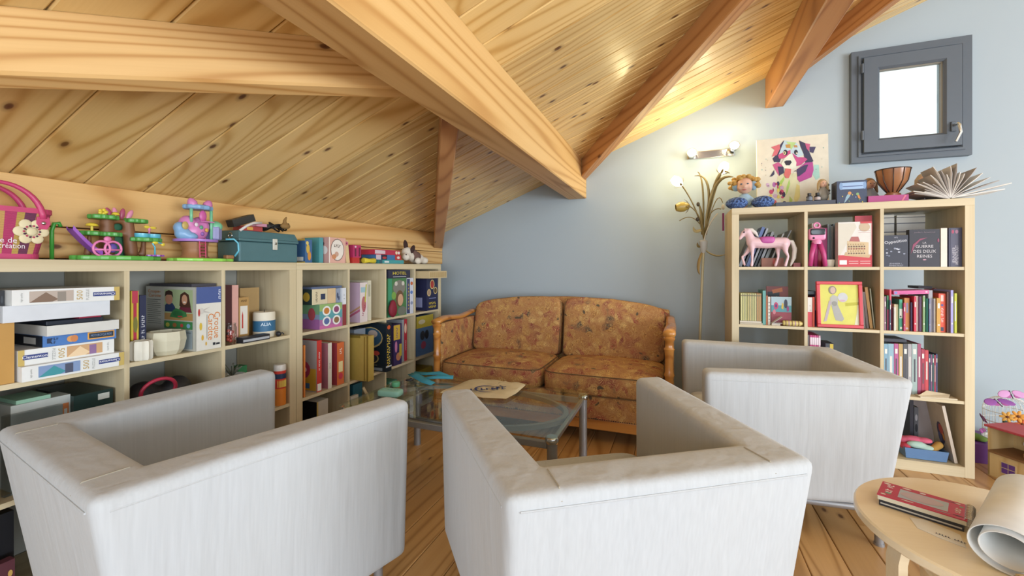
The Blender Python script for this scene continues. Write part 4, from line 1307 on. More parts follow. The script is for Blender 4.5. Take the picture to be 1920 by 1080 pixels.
MB().ell((.087, -.012, .134), (.012, .002, .006), 8, 6).ell((.106, -.012, .132), (.014, .002, .005), 8, 6).build('wings', YEL, bf, smooth='all')
mb = MB()
for r_, cx_ in ((.024, -.075), (.024, -.042)):
    mb.tube([(cx_ + r_ * math.cos(a), -.055, .042 + .026 * math.sin(a)) for a in [2 * PI * i / 18 for i in range(18)]], .0042, 6, closed=True)
mb.ell((-.058, -.055, .076), (.012, .006, .010), 8, 6).tube([(-.1, -.055, .038), (-.018, -.055, .038)], .004, 6)
cr = mb.build('pink_carriage', PNK, ty, smooth='all')
MB().ell((-.042, -.05, .045), (.015, .008, .017), 10, 8).build('seat', M('#5a4a9a', .4), cr, smooth='all')
sw = MB().tube([(.098, -.04, .018), (.098, -.04, .055), (.09, -.04, .068), (.1, -.04, .075), (.13, -.04, .068)], .003, 6).build('sprinkler', SKY, ty, smooth='all')
MB().ell((.1, -.04, .072), (.012, .004, .006), 8, 6).ell((.126, -.04, .066), (.008, .004, .007), 8, 6).build('yellow_bird', YEL, sw, smooth='all')
lump(MB(), (.1, -.04), (.028, .018), .006, 8, .1, z0=.018).build('flower_bed', PUR, ty)
for x, z in ((-.055, .17),):
    mb = MB()
    for i in range(5):
        a = i * 2 * PI / 5
        mb.ell((x + .009 * math.cos(a), -.02, z + .006 + .007 * math.sin(a)), (.007, .004, .006), 8, 6)
    mb.build('yellow_flower', YEL, ty, smooth='all')

# cat-eared tree house
kt = empty('toy_tree_house', (-1.928, (LY(315, .07) + LY(436, .07)) / 2, TOPZ), R(90), 'pastel toy tree house with blue roof and pink bows', 'toy')
u = (LY(436, .07) - LY(315, .07)) / 2
LIL, PK2, BL2, MINT, TAN = M('#a77ac4', .35), M('#cf7fb4', .35), M('#7fa6cc', .35), M('#79c29a', .35), M('#9a6b45', .5)
lump(MB(), (0, 0), (u * .95, .072), .014, 9, .05).build('base', M('#8fd052', .35), kt, bevel=.004)
hc_ = -.03
MB().lathe([(.056, .012), (.045, .03), (.042, .055), (.05, .075), (.05, .082)], 16, (hc_, .0, 0)).build('trunk', TAN, kt, smooth=True)
MB().box(hc_ - .004, -.052, .016, hc_ + .022, -.045, .07).build('door', M('#6b4426', .5), kt)
MB().lathe([(.078, .084), (.08, .088), (.08, .094)], 24, (hc_ + .005, 0, 0)).build('platform', LIL, kt, smooth=True)
hs = blob('house', PK2, kt, [('e', (hc_ - .005, .0, .13), (.055, .045, .05)), ('e', (hc_ + .02, .0, .15), (.035, .04, .045)), ('e', (hc_ - .03, 0, .16), (.03, .035, .035))], .006, 3)
mb = [('e', (hc_ - .055, -.015, .115), (.03, .03, .028)), ('e', (hc_ - .035, -.03, .105), (.028, .025, .018)), ('e', (hc_ - .065, -.01, .14), (.022, .025, .025))]
blob('cloud', BL2, kt, mb, .006, 3)
MB().ell((hc_ - .06, -.038, .148), (.013, .004, .017), 12, 8).build('round_window', M('#b9a05a', .4), kt, smooth='all')
for x, z, cc in ((hc_ + .0, .145, '#5a9a7a'), (hc_ - .02, .155, '#d8c8d0'), (hc_ + .022, .135, '#d0a04a'), (hc_ + .005, .118, '#8a5aa0')):
    MB().ell((x, -.044, z), (.008, .004, .009), 10, 6).build('sticker', M(cc, .4), kt, smooth='all')
for x in (-.032, .045):
    MB().tube([(hc_ + x + (.005 if x > 0 else 0), -.03, .165 if x < 0 else .09), (hc_ + x + (.005 if x > 0 else 0), -.03, .222)], .006, 8).build('post', MINT, kt, smooth='all')
lump(MB(), (hc_ + .01, -.005), (.056, .045), .02, 9, .06, z0=.222).build('roof', BL2, kt, bevel=.007)
for sx in (-1, 1):
    MB().at((hc_ + .01 + sx * .033, -.02, .250), ry=R(sx * 25)).lathe([(.017, -.012), (.018, 0), (.011, .014), (0, .02)], 12).build('bow', PK2, kt, smooth=True)
MB().ell((hc_ + .012, -.035, .195), (.016, .006, .024), 12, 8).build('swing_door', M('#c45a9a', .35), kt, smooth='all')
MB().box(hc_ - .012, -.06, .168, hc_ + .045, -.02, .172).build('balcony', PK2, kt, bevel=.001)
ld = MB()
for x in (-.012, .012):
    ld.tube([(hc_ - .008 + x, -.066, .016), (hc_ - .008 + x, -.062, .098)], .0022, 6)
for i in range(6):
    ld.tube([(hc_ - .02, -.065, .026 + i * .013), (hc_ + .004, -.065, .026 + i * .013)], .0018, 6)
ld.build('ladder', M('#c44a68', .4), kt)
lump(MB(), (hc_ + .075, -.005), (.028, .035), .06, 7, .06, z0=.096).build('side_turret', M('#8a8ab4', .4), kt, bevel=.006)
MB().at((hc_ + .08, -.005, .156)).ell((0, 0, 0), (.03, .036, .026), 14, 8).build('turret_dome', MINT, kt, smooth='all')
MB().tube([(hc_ + .10, -.05, .10), (hc_ + .125, -.068, .102), (hc_ + .142, -.072, .085), (hc_ + .145, -.072, .05), (hc_ + .135, -.06, .025)], .004, 8).build('pipe', SKY, kt, smooth='all')
MB().box(hc_ + .105, -.05, .014, hc_ + .14, -.025, .03).build('bench', TAN, kt, bevel=.003)

# tool box
tx0, tx1 = LY(446, .045), LY(560, .03)
TEAL = M('#4b6f74', .45)
tb = empty('tool_box', (-1.89 - .075, (tx0 + tx1) / 2, TOPZ), R(90), 'teal metal tool box with a white latch', 'tool box')
w2 = (tx1 - tx0) / 2
mb = MB().box(-w2, -.075, 0, w2, .075, .098)
mb.build('box_body', TEAL, tb, bevel=.008, seg=3)
mb = MB()
mb.prism([(-w2 - .003, -.078), (w2 + .003, -.078), (w2 + .003, .078), (-w2 - .003, .078)], .099, .112)
vs = [(-w2 - .003, -.078, .112), (w2 + .003, -.078, .112), (w2 + .003, .078, .112), (-w2 - .003, .078, .112), (-w2 + .008, -.062, .150), (w2 - .008, -.062, .150), (w2 - .008, .062, .150), (-w2 + .008, .062, .150)]
mb.add(vs, [(0, 1, 5, 4), (1, 2, 6, 5), (2, 3, 7, 6), (3, 0, 4, 7), (4, 5, 6, 7)])
lid = mb.build('lid', TEAL, tb, bevel=.003)
lt = MB().box(.008, -.0835, .062, .034, -.0755, .118).build('latch', M('#c9c6b8', .35), tb, bevel=.003)
MB().box(.015, -.0865, .088, .027, -.0835, .100).build('latch_tab', CHROME, lt, bevel=.001)
MB().tube([(-w2 - .004, -.02 + .012 * math.cos(a), .125 + .012 * math.sin(a)) for a in [2 * PI * i / 14 for i in range(14)]], .002, 6, closed=True).build('ring', CHROME, lid, smooth='all')
zt_ = TOPZ + .150
YB = (tx0 + tx1) / 2
gbox('red_case', 'small red case lying on the tool box lid', 'case', (-1.945, tx0 + .085, zt_ + .0005), (.10, .07, .022), R(88), '#a83c3a', [('r', 'F', .2, .2, .5, .8, '#d0a04a')], bevel=.003)
sp = gbox('black_speaker', 'black tubular case tilted on the tool box pile', 'case', (-1.945, tx0 + .055, zt_ + .024), (.115, .045, .034), R(90), '#2a2b2a', rot=(0, 0, R(90)), bevel=.004)
sp.rotation_euler = (R(0), R(-20), R(90))
sp.location.z += .008
tag(MB().tube([(-.06, 0, -.02), (-.03, -.004, .004), (.0, -.006, .02), (.045, -.004, .026)], .006, 8).build('white_strap', M('#cfc9c4', .6), None, (-1.872, tx0 + .05, zt_ + .014), R(90), smooth='all'), 'white strap trailing over the tool box edge', 'strap')
gbox('pencil_case', 'pink and black narrow case under the black tube', 'case', (-1.90, tx0 + .12, zt_ + .0235), (.075, .03, .014), R(90), '#c48aa0', [('r', 'F', .75, 0, 1, 1, '#2a2b30')])
cb_ = MB()
for i in range(5):
    r_, ph = .035 + .007 * (i % 3), i * .9
    cb_.tube([(.02 * (i - 2) * .6 + r_ * 1.3 * math.cos(a + ph), r_ * .55 * math.sin(a + ph), .010 + i * .005 + .012 * math.sin(2 * a + ph) + .012) for a in [2 * PI * q / 24 for q in range(24)]], .0045, 6, closed=True)
cbo = cb_.build('cable_bundle', M('#1d1c1c', .5), None, (-1.945, tx0 + .235, zt_ + .002), R(90), smooth='all')
tag(cbo, 'tangled black cables heaped on the tool box', 'cables')
tag(blob('teddy_charm', M('#8a6a3c', .8), None, [('e', (0, 0, .016), (.03, .018, .016)), ('t', [(0, 0, .02), (-.004, 0, .045), (.006, 0, .062)], [.012, .009, .006])], .005, loc=(-1.905, tx0 + .262, zt_ + .024), rz=R(90)), 'brown cloth figure lying on the black cables', 'toy')
LB('puzzle_box', 'blue and yellow upright game box right of the tool box', 'game box', 572, 585, TOPZ, .128, .04, .12, '#3f6490', [('r', 'L', 0, 0, 1, 1, '#c2a83c'), ('r', 'L', .25, .05, 1, .95, '#38618f'), ('r', 'L', .3, .08, .9, .25, '#d8d8d0'), ('e', 'F', .4, .6, .25, .2, '#c9a84a'), ('e', 'F', .6, .3, .25, .2, '#c98a3a'), ('e', 'F', .3, .85, .2, .08, '#d8c06a')])
LB('game_box', 'teal game box leaning left of the pink oval box', 'game box', 598.5, 606, TOPZ, .146, .05, .11, '#4f9498')
LB('game_box', 'pink card game box with a white lettered oval', 'game box', 616.5, 648, TOPZ, .150, .02, .08, '#d9a898', [('e', 'F', .50, .52, .40, .44, '#6a5650'), ('e', 'F', .50, .52, .37, .41, '#e6ddd2'), ('t', 'F', 'CAKE', .5, .68, .16, '#55473f', 0, .42), ('e', 'F', .45, .35, .12, .1, '#c8a08a'), ('e', 'F', .3, .25, .13, .1, '#c98a60'), ('r', 'F', .0, .0, .05, 1, '#e8e0d8'), ('r', 'L', 0, 0, 1, 1, '#c99a94'), ('e', 'L', .6, .5, .3, .16, '#e0d4d0'), ('e', 'L', .4, .75, .2, .08, '#5a3a40')])
bl = LB('game_box', 'cream game box with a pink flower leaning on the oval box', 'game box', 649.5, 656, TOPZ, .142, .03, .09, '#d8bd8c', [('e', 'F', .5, .86, .5, .09, '#c96a84'), ('e', 'F', .5, .86, .2, .03, '#7a3a4a')])
bl.rotation_euler = (0, R(-7), R(90))
LB('toy_radio', 'small magenta box standing on a red block', 'toy', 662, 677, TOPZ + .036, .080, .03, .05, '#b22f60', [('r', 'F', .2, .1, .4, .7, '#6a1f3a'), ('r', 'F', .7, .1, .9, .8, '#6a1f3a'), ('e', 'F', .3, .85, .12, .07, '#e0c8d0')])
LB('toy_block', 'red toy block under the magenta box', 'toy', 661, 674, TOPZ, .036, .02, .06, '#b8322c')
tag(MB().at(ry=R(90)).lathe([(.016, -.055), (.019, -.05), (.013, 0), (.019, .05), (.016, .055)], 14).build('toy_roller', M('#d8c53c', .4), None, (-1.89, (LY(675, .03) + LY(710, .03)) / 2, TOPZ + .019), R(90), smooth=True), 'yellow waisted toy roller lying on the shelf', 'toy')
STK = 'small game boxes stacked by the plush dog'
LB('game_box', 'teal bottom box in the little stack by the plush dog', 'game box', 711, 757, TOPZ, .027, .03, .12, '#45989a', [('r', 'F', .2, .25, .38, .7, '#d8dcd8'), ('r', 'F', 0, 0, .12, 1, '#2f5a66')], STK)
LB('game_box', 'middle blue and red box in the little stack', 'game box', 705, 752, TOPZ + .0275, .034, .03, .12, '#3f70a0', [('r', 'F', .0, 0, .18, 1, '#c9b8c0'), ('r', 'F', .2, .0, .42, 1, '#23283c'), ('e', 'F', .32, .4, .08, .25, '#b03a3a'), ('r', 'F', .74, 0, 1, 1, '#b8352f'), ('e', 'F', .88, .5, .06, .3, '#e0d0c8')], STK)
LB('game_box', 'red top box in the little stack by the plush dog', 'game box', 702, 750, TOPZ + .062, .034, .03, .12, '#b8304a', [('r', 'F', .02, .15, .40, .85, '#d4bfc4'), ('e', 'F', .85, .5, .05, .35, '#e8d8b0'), ('e', 'F', .95, .5, .04, .3, '#e8e4e0')], STK)
# plush dog
pdg = empty('plush_dog', (-1.94, 2.83, TOPZ), R(90), 'brown and white plush dog lying with its head on the boxes', 'plush toy')
WF, BF, DF = M('#d8cfc0', .95), M('#6b5148', .95), M('#3a2622', .95)
blob('body', WF, pdg, [('e', (.07, .0, .045), (.09, .045, .043)), ('e', (-.06, 0, .085), (.05, .04, .05)), ('t', [(-.04, 0, .07), (.04, 0, .05)], [.038, .042]), ('e', (.16, -.01, .03), (.045, .035, .03)), ('e', (-.10, -.02, .055), (.035, .03, .03))], .008, 4)
blob('back_patch', BF, pdg, [('e', (.03, -.014, .062), (.058, .043, .042)), ('e', (.0, -.012, .09), (.035, .038, .03))], .008, 4)
MB().at((-.075, .0, .145), ry=R(-18)).ell((0, 0, 0), (.024, .012, .042), 12, 8).build('ear', DF, pdg, smooth='all')
MB().at((-.035, -.035, .115), ry=R(40)).ell((0, 0, 0), (.022, .012, .04), 12, 8).build('ear', DF, pdg, smooth='all')
MB().ell((.01, -.055, .026), (.035, .022, .026), 12, 8).build('paw', WF, pdg, smooth='all')
MB().ell((-.118, -.035, .07), (.007, .006, .006), 8, 6).build('nose', DF, pdg, smooth='all')


# ------------------------------------------------------------------ contents of the tall bookcase
Q1, Q2, Q3, Q4 = 1.092, .745, .395, .055
RTOP = 1.449
ORD = 'first second third fourth fifth sixth seventh eighth ninth tenth eleventh twelfth'.split()


def RB(name, label, cat, px0, px1, zb, h, inset, depth, colr, prints=(), group=None, **kw):
    x0, x1 = RX(px0, inset), RX(px1, inset)
    return gbox(name, label, cat, ((x0 + x1) / 2, 2.89 + inset + depth / 2, zb), (x1 - x0, depth, h), 0, colr, prints, group, **kw)


def RBOOK(label, px0, px1, zb, h, inset, depth, colr, prints=(), group=None, lean=0, xin=None):
    x0, x1 = (RX(p_, inset if xin is None else xin) for p_ in (px0, px1))
    return book(label, ((x0 + x1) / 2, 2.89 + inset + depth / 2, zb), (x1 - x0) - .0006, depth, h, 0, colr, group, prints, lean)


# --- row 1, column 1: toy horse and leaning books
HP, HM = M('#dfbcc2', .4), M('#d6cfc6', .75)
hs = empty('toy_horse', (RX(1437, .05) + .004, 2.94, Q1 + .005), 0, 'pink toy horse with a white mane and tail', 'toy')
k = .00323 * .98          # metres per photo pixel at this depth


def hp(x, y, d=0.0):      # photo crop pixel -> local metres
    return ((x - 560) * k / 9.82 + 0.0, d, (968 - y) * k / 9.82)


blob('body', HP, hs, [
    ('t', [hp(320, 520), hp(420, 530), hp(560, 545), hp(700, 530), hp(830, 540)], [.034, .034, .031, .032, .035]),
    ('t', [hp(310, 520), hp(270, 400), hp(240, 310)], [.032, .023, .018]),
    ('t', [hp(240, 310), hp(170, 340), hp(110, 440)], [.020, .016, .009]),
    ('t', [hp(300, 560, -.012), hp(310, 700, -.012), hp(310, 850, -.012), hp(300, 955, -.012)], [.020, .010, .0065, .009]),
    ('t', [hp(300, 600, .012), hp(210, 740, .012), hp(150, 790, .012), hp(190, 940, .012)], [.018, .009, .0075, .008]),
    ('t', [hp(830, 560, -.012), hp(850, 700, -.012), hp(890, 790, -.012), hp(845, 955, -.012)], [.026, .012, .0075, .009]),
    ('t', [hp(750, 570, .012), hp(740, 700, .012), hp(745, 800, .012), hp(700, 955, .012)], [.024, .011, .0075, .009]),
    ('t', [hp(205, 290, -.008), hp(180, 240, -.01)], [.006, .003]), ('t', [hp(205, 290, .008), hp(175, 245, .012)], [.006, .003])], .0045, 3)
blob('mane', HM, hs, [('t', [hp(215, 270), hp(300, 280), hp(370, 340), hp(410, 410)], [.008, .012, .010, .005])], .004, 3)
blob('tail', HM, hs, [('t', [hp(880, 490), hp(960, 520), hp(1000, 650), hp(985, 820), hp(935, 955)], [.007, .011, .013, .012, .006])], .004, 3)
MB().at(hp(545, 520), rx=0).pillow(-.040, -.036, -.012, .044, .036, .034, e=.5, n=10).build('saddle', M('#b9549a', .5), hs, smooth='all')
MB().ell(hp(170, 325, -.017), (.005, .003, .006), 10, 8).build('eye', M('#3a2a35', .3), hs, smooth='all')
LBK = 'books leaning behind the toy horse'
for i, (px, hgt, wd, cc, ln, lbl) in enumerate(((1402, .20, .018, '#8d929c', 20, 'grey book leaning at the far left behind the horse'), (1410, .235, .010, '#3a3f4a', 20, 'dark slim book leaning behind the horse neck'), (1416, .262, .018, '#6478ac', 20, 'blue book leaning behind the horse mane'), (1424, .255, .010, '#b9bcc4', 20, 'pale slim book right of the blue leaning book'),
                                                (1430, .215, .011, '#4a4f58', 20, 'charcoal book leaning behind the saddle'), (1437, .23, .014, '#a5a8ac', 20, 'silver grey book leaning above the saddle'), (1445, .205, .016, '#8d9290', 20, 'thick grey book leaning above the saddle'), (1455, .22, .008, '#c3c4c0', 22, 'white slim book leaning behind the horse back'), (1463, .245, .006, '#9a9da0', 24, 'thin grey folder leaning rightmost behind the horse'))):
    x = RX(px - 14, .16)
    o = book(lbl, (x, 3.13, Q1 + wd * .5 * math.sin(R(ln)) + .001), wd, .15, hgt, 0, cc, LBK, lean=R(ln))
RB('wooden_box', 'low brown wooden box behind the horse legs', 'box', 1428, 1470, Q1, .055, .10, .02, '#8a5236', [('e', 'F', .55, .6, .06, .3, '#b04a3a')])
RB('red_toy', 'small red toy at the right of the horse', 'toy', 1488, 1501, Q1, .024, .05, .04, '#8f3a3c')
# --- row 1, column 2
cm = empty('toy_camera', (RX(1532, .04), 2.935, Q1 + .004), 0, 'pink toy camera standing on a magenta tripod', 'toy')
PKC, MAG = M('#e08ab0', .35), M('#b83f78', .4)
MB().pillow(-.042, -.02, .150, .042, .02, .222, e=.35, n=10).build('camera_body', PKC, cm, smooth='all')
MB().pillow(-.037, -.0245, .180, .037, -.012, .218, e=.3, n=8).build('screen', M('#23262c', .15), cm, smooth='all')
MB().ell((-.02, -.021, .163), (.006, .003, .006), 8, 6).build('lens', M('#2a2430', .2), cm, smooth='all')
MB().tube([(.0 + .014 * math.cos(a), 0, .238 + .014 * math.sin(a)) for a in [2 * PI * i / 18 for i in range(18)]], .005, 8, closed=True).build('top_ring', PKC, cm, smooth='all')
MB().lathe([(.024, .128), (.026, .14), (.02, .155)], 14).build('mount', PKC, cm, smooth=True)
for dx, dy in ((-.035, -.012), (.038, -.012), (.0, .03)):
    MB().tube([(dx * .35, dy * .3, .135), (dx * .8, dy * .8, .07), (dx, dy, .0)], [.014, .013, .011], 12).build('tripod_leg', MAG, cm, smooth='all')
G12 = 'books behind the pink toy camera'
for px0, px1, hgt, cc, lbl in ((1515, 1519, .235, '#3f8a5a', 'green spined book left of the toy camera'), (1522, 1533, .262, '#c9c2b4', 'cream book behind the toy camera ring'), (1534, 1540, .25, '#c44a62', 'red pink book right of the camera ring'), (1541, 1551, .232, '#b8387a', 'magenta book right of the toy camera')):
    RBOOK(lbl, px0, px1, Q1, hgt, .14, .2, cc, group=G12)
for i, px in enumerate((1551.5, 1555, 1558.5, 1562, 1565.5)):
    RBOOK('%s thin grey magazine from the left, between toy camera and connect game' % ORD[i], px, px + 3.2, Q1, .255 - .006 * (i % 3), .14, .2, ['#8d979a', '#7a878a', '#a0a6a4', '#6d7c80', '#8a8f90'][i], group='thin grey magazines')
for px0, px1, hgt, cc, lbl in ((1572, 1577, .262, '#c9c9bd', 'tall cream book behind the connect game'), (1579, 1586, .24, '#4a5566', 'slate book hidden behind the connect game'), (1596, 1602, .255, '#55606f', 'blue grey book behind the connect game'), (1604, 1610, .25, '#6d7684', 'grey book behind the connect game')):
    RBOOK(lbl, px0, px1, Q1, hgt, .17, .18, cc, group='books behind the connect game')
tag(MB().lathe([(.02, 0), (.025, .008), (.028, .036), (.027, .042), (.023, .042), (.021, .012), (0, .01)], 20).build('small_pot', M('#cfc7b4', .6), None, (RX(1556.5, .05), 2.96, Q1 + .0004), smooth=True), 'small cream pot between toy camera and connect game', 'pot')
dots = []
for i in range(7):
    for j in range(5):
        dots.append(('e', 'F', .32 + i * .075, .30 + j * .05, .018, .017, ['#55403a', '#8a3a34', '#c9b48a'][(i * 3 + j * 2) % 3]))
RB('game_box', 'white and red wooden connect four game box', 'game box', 1571.5, 1635, Q1, .252, .015, .05, '#d9d4cd',
   [('r', 'F', 0, 0, 1, .26, '#c23a42'), ('p', 'F', [(0, .26), (.06, .26), (.55, .88), (.5, .97), (0, .97)], '#cfc8b8'), ('p', 'F', [(.18, .25), (.92, .20), (.96, .27), (.22, .33)], '#c3a67e'), ('p', 'F', [(.27, .28), (.9, .26), (.9, .54), (.27, .58)], '#cdb48c'), ('p', 'F', [(.33, .57), (.65, .56), (.6, .67), (.4, .67)], '#a8605a'), ('e', 'F', .78, .88, .16, .10, '#bfa98c'), ('r', 'F', .66, .96, 1, 1.0, '#c23a42'), ('r', 'F', .04, .05, .26, .15, '#e8e4de'), ('r', 'F', .32, .07, .6, .08, '#e8c8c4'), ('r', 'F', .32, .12, .6, .13, '#e8c8c4'), ('r', 'F', .65, .07, .95, .08, '#e8c8c4'), ('r', 'F', .65, .12, .95, .13, '#e8c8c4'), ('r', 'F', .985, 0, 1, 1, '#b83a42'), ('r', 'F', .6, .8, .95, .805, '#b05a58'), ('r', 'F', .6, .76, .95, .765, '#b05a58')] + dots)
RB('red_folder', 'red card rising behind the connect four box', 'folder', 1603, 1635, Q1, .29, .07, .006, '#c2404c')
# --- row 1, column 3
DK = '#2b2c3a'
RB('novel', 'dark novel with silver script title Opposition', 'book', 1657.5, 1703, Q1, .172, .01, .035, DK, [('t', 'F', 'Opposition', .48, .80, .135, '#d4d4dc', 8, .92), ('t', 'F', 'LUX', .5, .93, .06, '#a8a8b4', 0), ('t', 'F', 'JENNIFER L.', .5, .10, .055, '#a8a8b4', 0, .55), ('t', 'F', 'ARMENTROUT', .5, .04, .055, '#a8a8b4', 0, .6)] + [('e', 'F', random.uniform(.1, .9), random.uniform(.3, .62), .05, .022, random.choice(['#b9bcc8', '#8d92a4', '#6a6f82'])) for _ in range(12)])
RB('novel', 'black novel with silver title about two queens', 'book', 1705, 1762, Q1, .200, .008, .035, '#28242e', [('t', 'F', 'LA', .5, .64, .07, '#c3bfc4', 0), ('t', 'F', 'GUERRE', .5, .54, .11, '#c9c4c8', 0, .58), ('t', 'F', 'DES DEUX', .5, .41, .11, '#c9c4c8', 0, .74), ('t', 'F', 'REINES', .5, .28, .11, '#c9c4c8', 0, .5), ('t', 'F', 'Jennifer L. Armentrout', .5, .92, .05, '#8a7a84', 0, .7), ('p', 'F', [(.05, .35), (.12, .6), (.35, .75), (.6, .78), (.35, .70), (.18, .55)], '#8a3a58'), ('e', 'F', .95, .7, .03, .05, '#8a3a58'), ('e', 'F', .5, .19, .06, .015, '#b98a9a')])
wb_ = RB('novel', 'white paged novel standing beside the black queen novel', 'book', 1764, 1776, Q1, .204, .006, .11, '#d8d2c4')
RB('novel', 'dark violet novel spine at the right end of the shelf', 'book', 1779, 1803.5, Q1, .205, .02, .13, '#34324a', [('r', 'F', .15, 0, .7, .98, '#4c4a5e'), ('t', 'F', 'JENNIFER', .42, .3, .10, '#b4b0b8', 90, .42), ('t', 'F', 'ARMENTROUT', .62, .3, .09, '#b4b0b8', 90, .5), ('e', 'F', .6, .9, .12, .05, '#9a6a84'), ('e', 'F', .3, .9, .1, .05, '#a03a5a')])
for px0, px1, z0, zz, lbl in ((1650, 1677, 0, .305, 'stack of cream paged books at the back left of novels'), (1681, 1735, 0, .30, 'stack of cream paged books behind the black novel')):
    x0, x1 = max(1.066, RX(px0, .2)), RX(px1, .2)
    z = Q1
    i = 0
    while z < Q1 + zz - .01:
        t = .034 + .008 * ((i * 7) % 3)
        t = min(t, Q1 + zz - z)
        gbox('book', ('cream paged book in the back left stack, level %s' % 'one two three four five six seven eight nine ten'.split()[i]) if px0 < 1660 else ('cream paged book in the stack behind black novel, level %s' % 'one two three four five six seven eight nine ten'.split()[i]), 'book', ((x0 + x1) / 2, 2.89 + .2 + .06, z), (x1 - x0 - .002 * (i % 2), .12, t - .001), 0, ['#b9b3a8', '#c3bdb0', '#a9a49c'][i % 3], [('r', 'F', 0, 0, 1, .06, '#5a5a62'), ('r', 'F', 0, .94, 1, 1, '#5a5a62')], 'cream paged books stacked at the back')
        z += t
        i += 1
# --- row 2, column 1
YB_ = 'thin yellow series books'
for i in range(12):
    p0 = 1388.5 + i * 3.28
    cc = ['#cfc78c', '#c4bf7e', '#d0c890', '#bfb874', '#c8b87a', '#cdbb80'][i % 6] if i < 9 else ['#bf8f5c', '#c49a62', '#b88a58'][i - 9]
    RBOOK('thin pale yellow series book, %s from the left' % ORD[i], p0, p0 + 3.1, Q2 + .022, .165, .02, .13, cc, [('r', 'F', .0, .90, 1, .94, '#8a7a5a'), ('r', 'F', 0, .0, .25, 1, '#5f6a4a')], YB_)
for i in range(2):
    RB('magazine', ('upper' if i else 'lower') + ' magazine lying flat under the yellow series books', 'magazine', 1387.5, 1430 - i * 2, Q2 + i * .0108, .010, .006 + i * .006, .24, ['#b9ac94', '#cfc6b4'][i])
RBOOK('teal book beside the yellow series books', 1430, 1436, Q2, .205, .03, .15, '#5f9a94')
RBOOK('white dotted spine book next to the teal book', 1440, 1444.5, Q2, .168, .03, .15, '#cfcabf', [('e', 'F', .5, .2 + .12 * i, .25, .02, '#5a5f5a') for i in range(6)])
RBOOK('slim orange book right of the teal book', 1436.5, 1439.5, Q2, .175, .03, .15, '#b9714a')
RB('picture_book', 'red and black picture book standing at the back', 'book', 1437, 1478, Q2, .225, .19, .012, '#8a3f3a', [('r', 'F', .05, .72, .6, .85, '#23262c'), ('p', 'F', [(.3, .8), (.75, .86), (.72, .97), (.25, .9)], '#c9703a'), ('t', 'F', 'RATATOU', .35, .68, .1, '#d8d4cc', 8, .5)])
pb = RB('picture_book', 'blue and red picture book with cut-out animals facing front', 'book', 1446, 1484, Q2, .168, .05, .014, '#8a3540', [('r', 'F', 0, .46, 1, .70, '#4c8a92'), ('r', 'F', 0, .70, 1, 1, '#9fb4bc'), ('e', 'F', .24, .68, .11, .13, '#b03a64'), ('e', 'F', .24, .68, .05, .06, '#4a2a6a'), ('p', 'F', [(.5, .6), (.6, .55), (.62, .75), (.54, .8)], '#c9a83a'), ('e', 'F', .72, .76, .09, .16, '#262a3a'), ('e', 'F', .82, .58, .06, .1, '#8a2f6a'), ('e', 'F', .15, .46, .08, .09, '#b9707a')])
fp = MB().add([(0, 0, 0), (.055, .0, .002), (.055, .036, .004), (0, .036, .001), (.052, .0, .04), (.052, .036, .043)], [(0, 1, 2, 3), (0, 4, 5, 3)]).build('folded_paper', M('#d0cdc8', .8), None, (RX(1447, .02), 2.90, Q2 + .0125))
sm = fp.modifiers.new('thick', 'SOLIDIFY')
sm.thickness = .0015
tag(fp, 'folded white paper lying before the picture book', 'paper')
RB('magazine', 'small pad under the folded white paper', 'pad', 1447, 1463, Q2, .010, .012, .036, '#c2b9a8')
cone = empty('patterned_roll', (RX(1487, .0), 2.907, Q2 + .0172), 0, 'small yellow and white patterned roll at the shelf edge', 'toy')
MB().at(ry=R(90)).lathe([(.0135, -.048), (.0155, -.044), (.0155, .035), (.009, .05)], 16).build('roll', M('#d0bd74', .5), cone, smooth=True)
for i in range(5):
    MB().at((-.035 + i * .016, 0, 0), ry=R(90)).lathe([(.0158, -.003), (.0158, .003)], 16, caps=False).build('ring', M('#b08a94' if i % 2 else '#8a6a4a', .5), cone, smooth=True)
# --- row 2, column 2
RBOOK('thick white and red book left of the framed drawing', 1514.5, 1523, Q2, .170, .03, .15, '#cf4450', [('r', 'F', 0, .50, 1, 1, '#ddd8d2'), ('r', 'F', .3, .7, .7, .72, '#a8a4a0'), ('r', 'F', .4, .55, .8, .57, '#a8a4a0')])
RBOOK('orange red slim book beside the white and red book', 1523.5, 1527.5, Q2, .172, .03, .15, '#d5512f')
RBOOK('violet book just left of the framed drawing', 1528, 1531.5, Q2, .186, .06, .15, '#56407a', [('r', 'F', 0, .5, .9, .96, '#c9c4c8')])
RB('book', 'dark book lying on top of the books left of the frame', 'book', 1514.5, 1532, Q2 + .187, .018, .05, .15, '#3c434c')
fx0, fx1 = RX(1533, -.0), RX(1621, -.0)
fw = fx1 - fx0
pf = empty('framed_drawing', ((fx0 + fx1) / 2, 2.905, Q2 + .003), 0, 'child drawing of a figure on yellow paper in a red frame', 'picture')
pf.rotation_euler = (R(-5), 0, R(2))
fh = .262
RED = M('#c9404a', .4)
hwf = fw / 2
t_ = .018
for x0, z0, x1, z1 in ((-hwf, 0, hwf, t_), (-hwf, fh - t_, hwf, fh), (-hwf, t_, -hwf + t_, fh - t_), (hwf - t_, t_, hwf, fh - t_)):
    MB().box(x0, -.012, z0, x1, .008, z1).build('frame_bar', RED, pf, bevel=.003)
pap = MB().box(-hwf + t_, -.003, t_, hwf - t_, .003, fh - t_).build('paper', M('#d2cf6a', .7), pf)
pw, ph_ = fw - 2 * t_, fh - 2 * t_


def drw(pts, cc, lay):
    return MB().quad(*[(-pw / 2 + u_ * pw, -.0032 - lay * .0003, t_ + v_ * ph_) for u_, v_ in pts])


